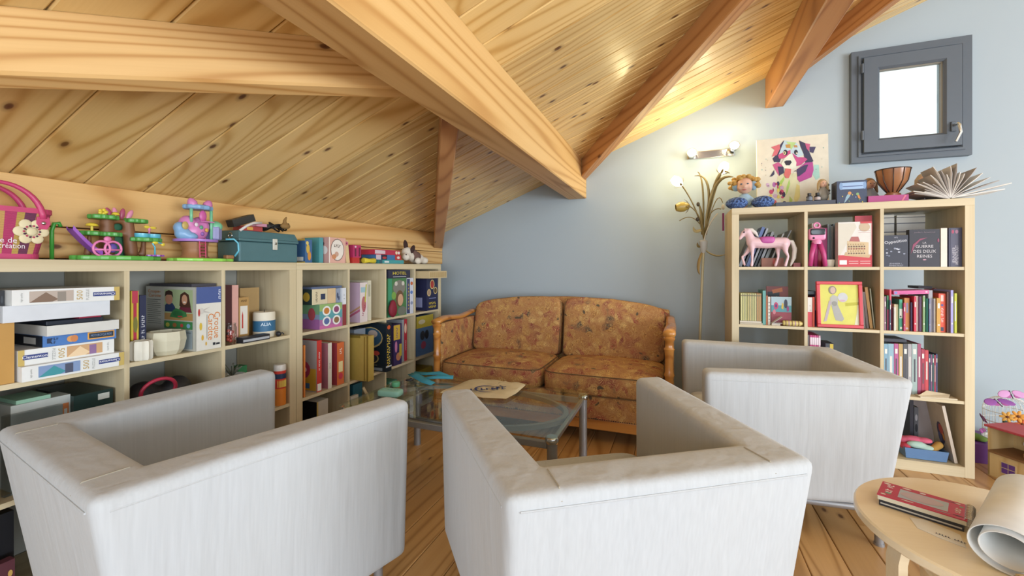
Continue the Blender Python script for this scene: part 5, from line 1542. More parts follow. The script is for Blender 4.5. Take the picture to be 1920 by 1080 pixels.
EL = lambda cu, cv, ru, rv, n=16: [(cu + ru * math.cos(2 * PI * i / n), cv + rv * math.sin(2 * PI * i / n)) for i in range(n)]
for nm, pts, cc, lay in (('dress', [(.30, .46), (.46, .50), (.62, .14), (.56, .08), (.40, .10), (.36, .2)], '#a8a8a4', 1), ('bodice', [(.26, .66), (.34, .74), (.48, .70), (.46, .5), (.30, .46), (.28, .54)], '#b4b4ae', 2), ('arm', [(.24, .6), (.30, .56), (.16, .08), (.08, .06)], '#b7a9b0', 3), ('wing', EL(.60, .68, .13, .12), '#c4c6c8', 3), ('pink_stroke', EL(.58, .60, .09, .025), '#c9a8b8', 4), ('hair', EL(.335, .86, .105, .105), '#8d867c', 4), ('face', EL(.345, .855, .07, .085), '#cbb2a4', 5), ('belt', EL(.38, .52, .07, .06), '#94948e', 5), ('yellow_band', [(.66, .54), (1, .57), (1, .50), (.66, .46)], '#b9b44e', 1), ('pale_edge', [(.88, 0), (1, 0), (1, .7), (.95, .3)], '#d8d8bc', 1)):
    drw(pts, cc, lay).build(nm, M(cc, .8), pap)
for px0, px1, hgt, cc, ln, lbl in ((1624, 1628, .225, '#8d8078', -4, 'grey brown book leaning right of the frame'), (1629.5, 1634, .205, '#7a6d68', -5, 'taupe book leaning right of the frame'), (1636, 1641.5, .232, '#c39a58', -6, 'tan book leaning right of the frame'), (1643.5, 1645.2, .225, '#b9c0a8', -5, 'pale green thin book at the right end beside the frame')):
    x0, x1 = RX(px0 - 2, .05), RX(px1 - 2, .05)
    book(lbl, ((x0 + x1) / 2 - .003, 2.89 + .05 + .09, Q2 + .0015), x1 - x0, .16, hgt, 0, cc, 'books leaning right of the frame', lean=R(ln))
# --- row 2, column 3
B23 = 'children books in the right compartment'
spec = [(1657.5, 1661, .185, '#8a6478', 'mauve'), (1661.3, 1664, .185, '#cfc8c0', 'cream'), (1664.3, 1667.3, .190, '#2f7a50', 'green topped'), (1667.6, 1670.4, .165, '#41566a', 'slate'), (1670.7, 1674.3, .222, '#d2465e', 'tall coral red'), (1674.6, 1675.6, .12, '#7a2f3c', 'dark red'), (1675.9, 1679, .128, '#d8d4c8', 'short white'), (1679.3, 1687.2, .142, '#d5c8a0', 'thick cream'), (1687.5, 1693.2, .170, '#3f9a7c', 'green and white'), (1694, 1697.3, .152, '#b83a68', 'magenta'), (1698.6, 1708.4, .178, '#c4813e', 'thick orange'), (1709, 1712, .155, '#3d3a60', 'indigo'), (1713.3, 1717.6, .188, '#c9304a', 'crimson'), (1717.9, 1725, .190, '#d8c9bf', 'pink cream'), (1725.4, 1729.6, .188, '#7a5a84', 'purple'), (1729.9, 1734, .190, '#7da06a', 'light green'), (1734.3, 1738, .192, '#d4d4cf', 'white green'), (1738.3, 1741.6, .178, '#2f8272', 'dark teal'), (1741.9, 1743.8, .178, '#7c82ac', 'thin lavender'), (1744.1, 1752, .222, '#a3a0a8', 'tall grey'), (1752.3, 1755.6, .178, '#d6d3cd', 'plain white'), (1755.9, 1763, .182, '#c6963c', 'mustard'), (1763.4, 1776.6, .205, '#e0573c', 'thick vermilion'), (1777, 1781.6, .215, '#6a4a46', 'dark brown'), (1782, 1787, .225, '#9f9bd0', 'pale violet'), (1787.4, 1791, .205, '#c9cbd4', 'silver'), (1791.4, 1796, .208, '#c9cf3a', 'lime yellow')]
for i, (p0, p1, hgt, cc, nm) in enumerate(spec):
    pr = []
    if nm == 'thick vermilion':
        pr = [('t', 'F', 'LES CONTES', .5, .45, .062, '#f0e0d8', 90, .38), ('r', 'F', .3, .8, .7, .96, '#e8c8c0'), ('e', 'F', .5, .7, .18, .03, '#4a5aa0'), ('r', 'F', .3, .03, .7, .13, '#2f3a5a')]
    elif nm == 'thick orange':
        pr = [('r', 'F', .35, .55, .75, .85, '#8f8aa8'), ('e', 'F', .5, .07, .25, .03, '#c9b8c8')]
    elif nm == 'green and white':
        pr = [('r', 'F', 0, .4, 1, .7, '#d8e0d4'), ('e', 'F', .4, .45, .3, .03, '#2b2b30'), ('r', 'F', .2, .05, .9, .12, '#d8e0d4')]
    elif nm == 'lime yellow':
        pr = [('r', 'F', 0, .3, .5, .8, '#d8dad4')]
    elif nm == 'green topped':
        pr = [('r', 'F', 0, .0, 1, .6, '#a83a60')]
    elif i % 3 == 0:
        pr = [('r', 'F', .25, .2, .75, .24, '#e0dcd4'), ('r', 'F', .25, .7, .75, .85, '#e0dcd4')]
    ln = 0
    RBOOK('%s spine in the row of children books, right compartment' % nm, p0, p1, Q2, hgt, .012 + .01 * ((i * 5) % 3), .16, cc, pr, B23, xin=.015)
pk = RB('book', 'long pink book laid on top of the children books', 'book', 1676, 1742, Q2 + .194, .020, .03, .14, '#cf5f98', [('r', 'F', .02, .2, .1, .8, '#7a8ac0'), ('r', 'F', .90, .3, .96, .7, '#e0b8cc'), ('r', 'F', .15, .25, .8, .3, '#a83a78')])
pk.rotation_euler = (0, R(-3.2), 0)
pk.location.z += .005
RB('book', 'dark grey book lying at the back above the row', 'book', 1722, 1748, Q2 + .224, .014, .18, .12, '#4a4650')
RBOOK('thin coral pole-like book rising above the white one', 1753, 1755.8, Q2, .226, .2, .1, '#d4564a')
# --- row 3
B32 = 'small pink magazines on the third shelf'
for i in range(5):
    RBOOK('small pink magazine, %s from the left, third shelf' % ORD[i], 1519 + i * 4.0, 1522.6 + i * 4.0, Q3, .302, .02, .18, ['#c04a86', '#b84078', '#c85a90', '#b03c74', '#cfa8b8'][i], [('r', 'F', 0, .82, 1, .96, '#e4d4dc')], B32)
RBOOK('grey book left of the small pink magazines', 1514.5, 1518.5, Q3, .30, .03, .18, '#8a8a90')
RB('small_box', 'dark box with a yellow corner on the third shelf middle', 'box', 1548, 1564, Q3, .255, .05, .12, '#3d4148', [('r', 'F', .5, .88, .9, .99, '#c9b23a')])
B33 = 'novels on the third shelf right'
spec3 = [(1657.5, 1665, .268, '#7fa3b8', 'sky blue'), (1665.3, 1676, .27, '#8fb0c0', 'patterned light blue'), (1676.5, 1684.5, .272, '#b25a8c', 'orchid pink'), (1685, 1693, .272, '#b89a62', 'antique gold'), (1693.5, 1702, .274, '#55565a', 'charcoal grey'), (1702.4, 1709.5, .274, '#a9a6a8', 'black and white'), (1710, 1720, .276, '#9fb2ae', 'sage grey'), (1720.5, 1727, .278, '#a04a6a', 'berry'), (1727.5, 1734, .25, '#a83c50', 'wine red'), (1734.4, 1741, .246, '#c0444a', 'tomato red'), (1741.6, 1744.6, .226, '#3c4a6a', 'navy thin'), (1745, 1748, .224, '#7a4a6c', 'plum thin'), (1748.4, 1751.4, .226, '#31605c', 'petrol thin'), (1751.8, 1754.6, .222, '#b0485c', 'rose thin'), (1755, 1758, .228, '#4a4f7c', 'dark blue thin')]
for i, (p0, p1, hgt, cc, nm) in enumerate(spec3):
    RBOOK('%s novel on the third shelf behind the armchair' % nm, p0, p1, Q3, hgt, .06, .15, cc, [('r', 'F', .3, .35, .7, .75, '#d8d4cc')] if i % 2 else [('r', 'F', .2, .8, .8, .9, '#e0dcd4'), ('r', 'F', .35, .25, .65, .7, '#4a4a52')], B33)
RB('book', 'dark book lying flat on the third shelf novels', 'book', 1657.5, 1700, Q3 + .277, .018, .09, .14, '#3b3a44')
ev = empty('envelopes', (RX(1757, .0), 2.922, Q3 + .0005), R(3), 'beige envelopes lying on the third shelf edge', 'paper')
MB().box(-.07, -.028, 0, .085, .018, .007).build('lower_envelope', M('#cdbfa4', .8), ev)
t2 = MB().add([(-.075, -.02, .009), (.05, -.026, .009), (.075, .01, .02), (-.02, .019, .03)], [(0, 1, 2, 3)]).build('upper_envelope', M('#d8c9ab', .8), ev)
sm = t2.modifiers.new('thick', 'SOLIDIFY')
sm.thickness = .002
# --- row 4
RB('poster_board', 'large pale board leaning in the bottom compartment', 'board', 1716, 1752, Q4 + .003, .305, .245, .01, '#b9aba8', rot=(R(-6), 0, 0))
sb = RB('sketch_board', 'cream board with a colourful drawing, leaning right', 'board', 1790, 1796, Q4 + .004, .30, .03, .16, '#c2b5a6', [('e', 'L', .55, .45, .2, .2, '#46415e'), ('e', 'L', .6, .52, .12, .1, '#b8524a'), ('e', 'L', .45, .35, .1, .1, '#5a5f8a'), ('e', 'L', .68, .4, .06, .07, '#c98a3a'), ('e', 'L', .5, .22, .09, .06, '#3a3a50')])
sb.rotation_euler = (0, R(-10), 0)
RBOOK('dark book standing behind the clothes tray', 1706, 1713, Q4, .30, .2, .12, '#41424e')
RBOOK('black and grey book behind the clothes tray', 1714, 1722, Q4, .235, .2, .12, '#63666e', [('e', 'F', .5, .5, .35, .1, '#2a2b32'), ('e', 'F', .5, .75, .3, .08, '#b0b0b8')])
dt = empty('doll_clothes_tray', (RX(1730, .06), 2.985, Q4 + .0035), 0, 'blue plastic tray piled with doll clothes', 'tray')
BLU = M('#5f80a8', .3)
w2, d2 = .092, .075
mb = MB()
for (a, b_) in ((0, 1),):
    vs = [(-w2 * .92, -d2 * .92, 0), (w2 * .92, -d2 * .92, 0), (w2 * .92, d2 * .92, 0), (-w2 * .92, d2 * .92, 0), (-w2, -d2, .055), (w2, -d2, .055), (w2, d2, .055), (-w2, d2, .055)]
    mb.add(vs, [(3, 2, 1, 0), (0, 1, 5, 4), (1, 2, 6, 5), (2, 3, 7, 6), (3, 0, 4, 7)])
tro = mb.build('tray', BLU, dt)
sm = tro.modifiers.new('thick', 'SOLIDIFY')
sm.thickness = .003
for nm, mt, sh in (('pink_dress', '#d0607c', [('e', (-.03, -.01, .085), (.05, .03, .018)), ('e', (.015, -.02, .088), (.035, .025, .015)), ('e', (-.07, 0, .075), (.03, .03, .02))]), ('mint_shirt', '#a9c4b8', [('e', (-.03, -.045, .068), (.045, .022, .02)), ('e', (.01, -.05, .058), (.035, .02, .016))]), ('red_top', '#b83a4c', [('e', (-.075, -.035, .052), (.025, .03, .018))]), ('gold_skirt', '#a8803c', [('t', [(.03, -.05, .05), (.07, -.03, .075)], [.016, .02])]), ('filler', '#7a6a78', [('e', (0, 0, .035), (.085, .06, .03))])):
    blob(nm, M(mt, .85), dt, sh, .006, 3)

# ------------------------------------------------------------------ on top of the tall bookcase
def slipper(label, x):
    q = N('blue_crochet')
    vo = q.n('ShaderNodeTexVoronoi', {'Vector': q.coords(rnd=False), 'Scale': 95.0})
    q.link(q.ramp(vo.outputs['Distance'], [(0, lin('#7a96c4')), (.45, lin('#4f6ca4')), (.8, lin('#22304f'))]), 'Base Color')
    q.bump(q.math('SUBTRACT', 1.0, vo.outputs['Distance']), .7, .008)
    q.b.inputs['Roughness'].default_value = .9
    o = MB().ell((0, 0, .038), (.066, .06, .038), 28, 16, fn=lambda d: 1 - .12 * max(0, d.x)).build('crochet_slipper', q.m, None, (x, 2.958, RTOP), smooth='all')
    tag(o, label, 'slipper', 'blue crochet slippers')


slipper('blue crochet slipper at the bookcase corner', RX(1381, .06) + .005)
slipper('blue crochet slipper in front of the dog canvas', RX(1432, .06))
dl = empty('baby_doll', (RX(1397, .19), 3.10, RTOP), R(-8), 'curly blond doll in pale blue sitting between the slippers', 'doll')
SKIN = '#d0a48c'
blob('body', M('#9db8c8', .8), dl, [('e', (0, 0, .06), (.048, .04, .06)), ('t', [(.03, -.01, .08), (.06, -.04, .05), (.035, -.06, .04)], [.018, .015, .012]), ('t', [(-.03, -.01, .08), (-.06, -.04, .05), (-.035, -.06, .04)], [.018, .015, .012])], .006, 3)
hd = blob('head', M(SKIN, .6), dl, [('e', (0, -.012, .165), (.048, .046, .052)), ('e', (0, -.05, .155), (.012, .012, .01)), ('e', (.025, -.04, .15), (.015, .012, .014)), ('e', (-.025, -.04, .15), (.015, .012, .014))], .005, 2)
for sx in (-1, 1):
    MB().ell((sx * .018, -.054, .172), (.007, .004, .005), 8, 6).build('eye', M('#4a5a6a', .3), hd, smooth='all')
    MB().ell((sx * .05, .0, .165), (.022, .03, .03), 10, 8).build('blue_bow', M('#88a4b8', .8), hd, smooth='all')
MB().ell((0, -.052, .135), (.012, .004, .004), 8, 6).build('mouth', M('#a85a58', .5), hd, smooth='all')
random.seed(3)
mb = MB()
for i in range(46):
    a = random.uniform(-.35, PI + .35)
    r_ = random.uniform(.052, .085)
    c_ = (r_ * math.cos(a), random.uniform(-.03, .045), .175 + r_ * .72 * math.sin(a))
    mb.ell(c_, (.016, .014, .013), 8, 6)
tag(mb.build('curly_hair', M('#b58f4a', .8), hd, smooth='all'), kind='stuff')
MB().tube([(.0, -.045, .05), (.01, -.06, .03), (-.01, -.065, .02)], .008, 8).build('arm', M('#c99a74', .6), dl, smooth='all')
RB('black_tray', 'long black tray under the dog canvas', 'tray', 1455, 1567, RTOP, .030, .06, .235, '#3b3f4b')
# canvas
cx0, cx1 = .507, .905
CW = cx1 - cx0
cv = empty('dog_canvas', ((cx0 + cx1) / 2, 3.195, RTOP + .0305 + .055), (R(-3), 0, 0), 'square canvas painted with a colourful shaggy dog', 'painting')
cv.location.z = RTOP + .0015
cv.location.y = 3.21
CH = .46
CB0 = .03
canvas = MB().box(-CW / 2, 0, 0, CW / 2, .02, CH + CB0).build('canvas', M('#d9d2bf', .8), cv)
PX = lambda x, y: ((x - 85) / 985, 1 - (y - 150 + (x - 85) * .08) / 790)


def paint(nm, pts, cc, lay):
    pp = [PX(*p) for p in pts]
    MB().quad(*[(-CW / 2 + u_ * CW, -.0004 - lay * .0004, CB0 + max(0, v_) * CH) for u_, v_ in pp]).build(nm, M(cc, .7, var=.15), canvas)


def pel(x, y, rx_, ry_, n=14):
    return [(x + rx_ * math.cos(2 * PI * i / n), y + ry_ * math.sin(2 * PI * i / n)) for i in range(n)]


paint('chest', [(390, 520), (650, 520), (680, 640), (690, 800), (600, 880), (450, 880), (370, 760), (370, 600)], '#d3cfa6', 1)
paint('green_fur', [(470, 560), (410, 620), (380, 740), (410, 720), (440, 640), (470, 600)], '#a3c25a', 2)
paint('green_fur', [(540, 590), (500, 680), (490, 780), (520, 720), (550, 640)], '#a9c868', 2)
paint('green_fur', [(540, 780), (530, 870), (560, 900), (580, 820)], '#b0c060', 2)
paint('yellow_fur', [(640, 640), (600, 800), (620, 880), (680, 780), (680, 660)], '#d8c880', 2)
paint('mint_fur', [(880, 420), (940, 420), (950, 560), (900, 590), (850, 520)], '#a8d0c4', 1)
paint('dark_mane', [(470, 150), (420, 200), (380, 300), (310, 360), (330, 400), (410, 400), (440, 330), (460, 200)], '#3c3852', 3)
paint('dark_mane', [(680, 150), (760, 180), (800, 250), (870, 380), (800, 420), (760, 400), (740, 300), (700, 220)], '#3c3852', 3)
paint('left_ear', [(410, 195), (290, 230), (340, 260), (300, 340), (370, 320), (420, 240)], '#cf6a72', 4)
paint('right_ear', [(760, 180), (830, 190), (810, 270), (780, 240)], '#c25a80', 4)
paint('ear_tip', [(820, 220), (905, 220), (870, 290), (820, 280)], '#463f60', 4)
paint('left_neck', [(310, 430), (390, 400), (450, 440), (460, 500), (400, 560), (340, 480)], '#c05a86', 4)
paint('left_shadow', [(380, 450), (460, 450), (470, 520), (400, 555)], '#3c3852', 5)
paint('left_tuft', [(330, 490), (265, 570), (300, 565), (335, 540)], '#3c3852', 4)
paint('right_neck', [(640, 480), (760, 400), (860, 390), (870, 480), (840, 560), (680, 620), (650, 590)], '#b24a90', 4)
paint('right_shadow', [(640, 480), (740, 430), (800, 420), (760, 500), (680, 550), (650, 560)], '#443a5c', 5)
paint('forehead', [(480, 150), (560, 165), (640, 175), (690, 220), (740, 310), (640, 350), (560, 300), (470, 330), (390, 330), (430, 240)], '#b9cdd4', 5)
paint('green_brow', [(500, 165), (640, 175), (600, 220), (570, 260), (540, 210)], '#b4cf86', 6)
paint('orange_brow', [(490, 200), (560, 195), (560, 240), (500, 235)], '#c08f4a', 7)
paint('orange_brow', [(605, 205), (650, 205), (660, 230), (610, 230)], '#b98a58', 7)
paint('cheek', [(385, 320), (450, 290), (560, 260), (560, 320), (450, 360), (400, 360)], '#bf4f7a', 6)
paint('cheek', [(580, 290), (660, 340), (745, 340), (790, 360), (700, 430), (640, 440), (620, 360)], '#c04e84', 6)
paint('muzzle', [(540, 310), (580, 300), (640, 400), (630, 460), (560, 480), (470, 470), (430, 420), (470, 360)], '#dfe0cc', 7)
paint('left_eye', pel(490, 290, 30, 32), '#2b2836', 8)
paint('left_iris', pel(478, 296, 20, 20), '#d9cf9a', 9)
paint('left_pupil', pel(476, 296, 9, 9), '#23202a', 10)
paint('right_eye', pel(635, 285, 26, 28), '#2b2836', 8)
paint('right_glint', pel(645, 296, 14, 8), '#e0d8b8', 9)
paint('nose', [(470, 395), (500, 380), (560, 378), (575, 400), (545, 435), (495, 435)], '#2f2d38', 9)
paint('tongue', [(490, 470), (565, 475), (560, 530), (530, 580), (490, 580), (465, 540)], '#cf6a66', 9)
paint('mouth_line', [(565, 560), (620, 490), (650, 500), (610, 500)], '#2f2d38', 9)
random.seed(11)
for i in range(26):
    x, y = random.uniform(235, 470), random.uniform(640, 900)
    paint('splash', pel(x, y, random.uniform(12, 34), random.uniform(12, 36), 7), random.choice(['#c24a6e', '#3f3856', '#b06aa8', '#cf5f5f', '#c9a8c0', '#d9c46a']), 3)
for i in range(12):
    x, y = random.choice([(random.uniform(150, 240), random.uniform(360, 640)), (random.uniform(900, 1010), random.uniform(170, 640))])
    paint('drip', pel(x, y, random.uniform(4, 9), random.uniform(4, 9), 7), random.choice(['#6a6478', '#c9bfa8', '#8fb8b0']), 3)
for i in range(10):
    paint('blossom', pel(random.uniform(440, 560), random.uniform(850, 940), 16, 18, 7), random.choice(['#cf7468', '#d88a78', '#c96a6a']), 4)
# small bottles on the tray
for px, lbl, cc in ((1520, 'small dark glass bottle left on the black tray', '#40444c'), (1535, 'small black capped bottle with a white label', '#2b2c30')):
    bt = empty('small_bottle', (RX(px - 3, .1), 2.985, RTOP + .0305), 0, lbl, 'bottle')
    MB().lathe([(.014, 0), (.016, .003), (.016, .03), (.009, .036)], 14).build('glass', M(cc, .2), bt, smooth=True)
    MB().lathe([(.01, .036), (.01, .05), (0, .0505)], 12, caps=False).build('cap', M('#2a2a2e' if px < 1530 else '#1d1d20', .4), bt, smooth=True)
    MB().lathe([(.0163, .008), (.0163, .024)], 14, caps=False).build('label_band', M('#b9a9a4' if px > 1530 else '#6a6f78', .5), bt, smooth=True)


def small_doll(label, loc, rz, hair, dress, s_=1.0):
    d_ = empty('small_doll', loc, rz, label, 'doll')
    blob('body', M(dress, .8), d_, [('t', [(0, 0, .031 * s_), (0, 0, .055 * s_), (0, 0, .085 * s_)], [.03 * s_, .022 * s_, .014 * s_]), ('t', [(-.014 * s_, 0, .08 * s_), (-.032 * s_, -.01, .05 * s_)], [.008 * s_, .006 * s_]), ('t', [(.014 * s_, 0, .08 * s_), (.032 * s_, -.01, .05 * s_)], [.008 * s_, .006 * s_])], .005, 2)
    h_ = MB().ell((0, 0, .112 * s_), (.021 * s_, .02 * s_, .024 * s_), 14, 10).build('head', M('#cfa68c', .6), d_, smooth='all')
    for sx in (-1, 1):
        MB().ell((sx * .008 * s_, -.0185 * s_, .115 * s_), (.003 * s_, .002 * s_, .002 * s_), 8, 6).build('eye', M('#3a3a42', .3), h_, smooth='all')
    MB().ell((0, -.019 * s_, .102 * s_), (.005 * s_, .002 * s_, .0015 * s_), 8, 6).build('mouth', M('#a8504e', .5), h_, smooth='all')
    blob('hair', M(hair, .8), d_, [('e', (0, .008 * s_, .122 * s_), (.026 * s_, .022 * s_, .024 * s_)), ('t', [(-.022 * s_, .004, .115 * s_), (-.03 * s_, .0, .075 * s_)], [.011 * s_, .006 * s_]), ('t', [(.022 * s_, .004, .115 * s_), (.03 * s_, .0, .075 * s_)], [.011 * s_, .006 * s_])], .005, 3)
    return d_


small_doll('little blond doll standing before the right of canvas', (RX(1543, .13), 3.02, RTOP + .0305), R(15), '#a88f66', '#8a8478', .95)
small_doll('little brown haired doll behind the parrot tin', (RX(1632, .27), 3.165, RTOP), R(10), '#8d7558', '#8f9498', 1.25)
small_doll('blond doll leaning beside the folded book', (RX(1733, .25), 3.14, RTOP), R(-10), '#b59f84', '#8d8288', 1.28)
RB('decor_tin', 'navy tin printed with parrots and a pale blue label', 'tin', 1569, 1625.5, RTOP, .135, .06, .09, '#333d56', [('r', 'F', .14, .64, .93, .92, '#9ab6d8'), ('r', 'F', .2, .74, .86, .78, '#5a6a94'), ('e', 'F', .14, .78, .06, .16, '#7d9ac0'), ('e', 'F', .93, .78, .05, .16, '#7d9ac0'), ('p', 'F', [(.38, .46), (.48, .5), (.44, .34), (.30, .12), (.24, .05), (.30, .3)], '#8aa8b4'), ('e', 'F', .43, .47, .06, .07, '#c98a4a'), ('p', 'F', [(.66, .42), (.74, .4), (.80, .2), (.72, .24)], '#c9803a'), ('e', 'F', .69, .42, .05, .06, '#7da06a')] + [('e', 'F', .08 + .11 * i, .08 + .37 * ((i * 5) % 7) / 7, .02, .03, ['#6a8a5a', '#b9a84a', '#7a8ab4'][i % 3]) for i in range(8)])
dk = empty('wicker_figure', (RX(1546, .19), 3.10, RTOP + .0305), 0, 'dark dried flower bunch between canvas and tin', 'decoration')
mb = MB()
random.seed(5)
for i in range(18):
    a, r_ = random.uniform(0, 2 * PI), random.uniform(.004, .03)
    zt_ = random.uniform(.06, .115)
    mb.tube([(0, 0, 0), (r_ * .6 * math.cos(a), r_ * .6 * math.sin(a), zt_ * .6), (r_ * math.cos(a), r_ * math.sin(a), zt_)], [.002, .002, .0015], 5)
    mb.ell((r_ * math.cos(a), r_ * math.sin(a), zt_), (.007, .007, .008), 6, 5)
tag(mb.build('dried_stems', M('#5a5850', .8), dk, smooth='all'), kind='stuff')
mb = MB()
for i in range(6):
    mb.ell((random.uniform(-.02, .02), -.022 + random.uniform(-.005, .005), random.uniform(.02, .07)), (.006, .005, .006), 6, 5)
tag(mb.build('pink_buds', M('#b0788a', .7), dk, smooth='all'), kind='stuff')
RB('pink_box', 'flat magenta box under the ribbed bowl', 'box', 1628, 1704, RTOP, .040, .05, .155, '#a63a78', [('p', 'F', [(.86, .1), (.95, .9), (.9, .9), (.82, .1)], '#cf6a80')])
bw = empty('ribbed_bowl', (RX(1675, .12), 3.018, RTOP + .0412), 0, 'amber ribbed glass bowl on a foot with dark wires', 'bowl')
MB().lathe([(.036, 0), (.036, .014), (.024, .024), (.040, .045), (.066, .085), (.078, .150), (.074, .150), (.06, .085), (.034, .05), (0, .04)], 28, caps=False).build('glass', M('#9a6a48', .25), bw, smooth=True)
for i in range(10):
    a = 2 * PI * i / 10
    MB().tube([(r_ * math.cos(a), r_ * math.sin(a), z) for r_, z in ((.026, .024), (.042, .045), (.068, .085), (.0795, .150))], .0022, 6).build('wire', M('#3a2c26', .4), bw, smooth='all')
MB().tube([(.0785 * math.cos(a), .0785 * math.sin(a), .151) for a in [2 * PI * i / 36 for i in range(36)]], .003, 6, closed=True).build('rim', M('#3a2c26', .4), bw, smooth='all')
# folded open book fan
fan = empty('folded_book', (RX(1771, .09), 2.985, RTOP), R(-4), 'open book with pages folded into a fan, far right of the top', 'book')
angs = [8, 14, 22, 32, 44, 56, 66, 74, 82, 90, 97, 104, 112, 122, 132, 140, 147, 153, 158, 162, 166]
for i, a in enumerate(angs):
    L_ = .155 + .03 * math.sin(i * 1.7) + (.05 if a < 40 else 0) - (.02 if a > 130 else 0)
    ca, sa = math.cos(R(a)), math.sin(R(a))
    pg = MB().add([(.004 * ca, -.075, .004 + .004 * sa), (.004 * ca, .075, .004 + .004 * sa), (L_ * ca, .075, .006 + L_ * sa), (L_ * ca, -.075, .006 + L_ * sa), (L_ * .75 * ca + .004, -.078, .008 + L_ * .75 * sa)], [(0, 1, 2, 3), (0, 3, 4)])
    o = pg.build('page', M(['#c9c4be', '#dad6cf', '#a8a29e'][i % 3] if i else '#e0e0de', .8), fan)
    sm = o.modifiers.new('thick', 'SOLIDIFY')
    sm.thickness = .003 if 2 < i < 18 else .005
cv_ = MB().add([(-.105, -.078, .002), (.005, -.078, .002), (.005, .078, .002), (-.105, .078, .002), (-.105, -.078, .012), (-.105, .078, .012)], [(0, 1, 2, 3), (0, 3, 5, 4)]).build('cover', M('#3c3f48', .5), fan)
cv_.modifiers.new('thick', 'SOLIDIFY').thickness = .002


# ------------------------------------------------------------------ wall spots
ws = empty('wall_spot_bar', (.238, YW, 1.935), 0, 'chrome wall bar with two lit halogen spots', 'lamp')
MB().box(-.155, -.018, -.028, .165, 0, .028).build('back_plate', CHROME, ws, bevel=.004)
WARM = (1.0, .84, .56)


def bulb_mat(name, strength, cc=(1.0, .86, .62)):
    q = N(name)
    q.b.inputs['Base Color'].default_value = (*cc, 1)
    q.b.inputs['Emission Color'].default_value = (*cc, 1)
    q.b.inputs['Emission Strength'].default_value = strength
    return q.m


LIT = bulb_mat('lit_halogen', 2.2)
for x, up in ((-.125, .0), (.155, .025)):
    h = MB().at((x, -.09, .0 + up), rx=R(72)).lathe([(.012, -.045), (.026, -.03), (.034, .0), (.036, .012), (.033, .012), (.03, .0), (.018, -.02), (0, -.024)], 22, caps=False).build('spot_head', CHROME, ws, smooth=True)
    MB().at((x, -.09, .0 + up), rx=R(72)).lathe([(.0, -.006), (.029, -.004), (.031, .004), (.0, .006)], 20, caps=False).build('spot_lens', LIT, h, smooth=True)
    MB().tube([(x, -.01, up * .4), (x, -.08, up)], .007, 8).build('spot_arm', CHROME, ws, smooth=True)


def point(name, loc, power, colr, rad):
    l = bpy.data.lights.new(name, 'POINT')
    l.energy, l.color, l.shadow_soft_size = power, colr, rad
    o = bpy.data.objects.new(name, l)
    COL.objects.link(o)
    o.location = loc
    return o


point('spot_light', (.113, YW - .22, 1.985), 1.7, WARM, .03)
point('spot_light', (.393, YW - .22, 2.01), 1.7, WARM, .03)

# ------------------------------------------------------------------ flower floor lamp
LX, LYY = .168, 3.24
lp = empty('floor_lamp', (LX, LYY, 0), 0, 'wrought metal floor lamp shaped like a bunch of tulips', 'lamp')
IRON, TARN = M('#bdb28c', .45, .15), M('#8d7a4a', .45, .35)
MB().lathe([(.13, 0), (.13, .012), (.06, .025), (.015, .05)], 28, (-.02, 0, 0)).build('base', IRON, lp, smooth=True)
MB().tube([(-.02, 0, .04), (-.008, 0, .6), (.008, 0, 1.05), (.014, 0, 1.21)], .009, 10).build('pole', IRON, lp, smooth=True)
MB().lathe([(.012, 1.19), (.024, 1.22), (.028, 1.27), (.018, 1.28)], 14, (.014, 0, 0)).build('collar', M('#b9bab4', .5), lp, smooth=True)


def LPT(px, py, d=0.0):
    """photo point -> lamp-local point on the plane of the lamp, d towards the room"""
    rx, ry, rz = ray(px, py)
    s_ = (LYY - d) / ry
    return (rx * s_ - LX, -d, 1.09 + rz * s_)


def stem(pts, r_, name='stem', mat=None):
    return MB().tube(pts, r_, 8).build(name, mat or TARN, lp, smooth='all')


def leaf(pts, wd, mat=None):
    """long arching leaf blade along pts"""
    vs, fs = [], []
    n_ = len(pts)
    for i, p in enumerate(pts):
        t = i / (n_ - 1)
        w_ = wd * (math.sin(PI * min(1, .12 + t * .88)) ** .7)
        p = Vector(p)
        d_ = (Vector(pts[min(i + 1, n_ - 1)]) - Vector(pts[max(0, i - 1)])).normalized()
        sd = d_.cross(Vector((0, 1, 0)))
        sd = (sd.normalized() * .8 + Vector((0, -.6, 0))).normalized()
        vs += [p - sd * w_, p + Vector((0, -.004, 0)), p + sd * w_]
    for i in range(n_ - 1):
        for j in range(2):
            fs.append((i * 3 + j, i * 3 + j + 1, i * 3 + 4 + j, i * 3 + 3 + j))
    o = MB().add(vs, fs).build('leaf', mat or TARN, lp, smooth='all')
    o.modifiers.new('thick', 'SOLIDIFY').thickness = .002
    return o


def bez(p0, p1, p2, n=9):
    p0, p1, p2 = Vector(p0), Vector(p1), Vector(p2)
    return [(p0 * (1 - t) ** 2 + p1 * 2 * t * (1 - t) + p2 * t * t) for t in [i / (n - 1) for i in range(n)]]


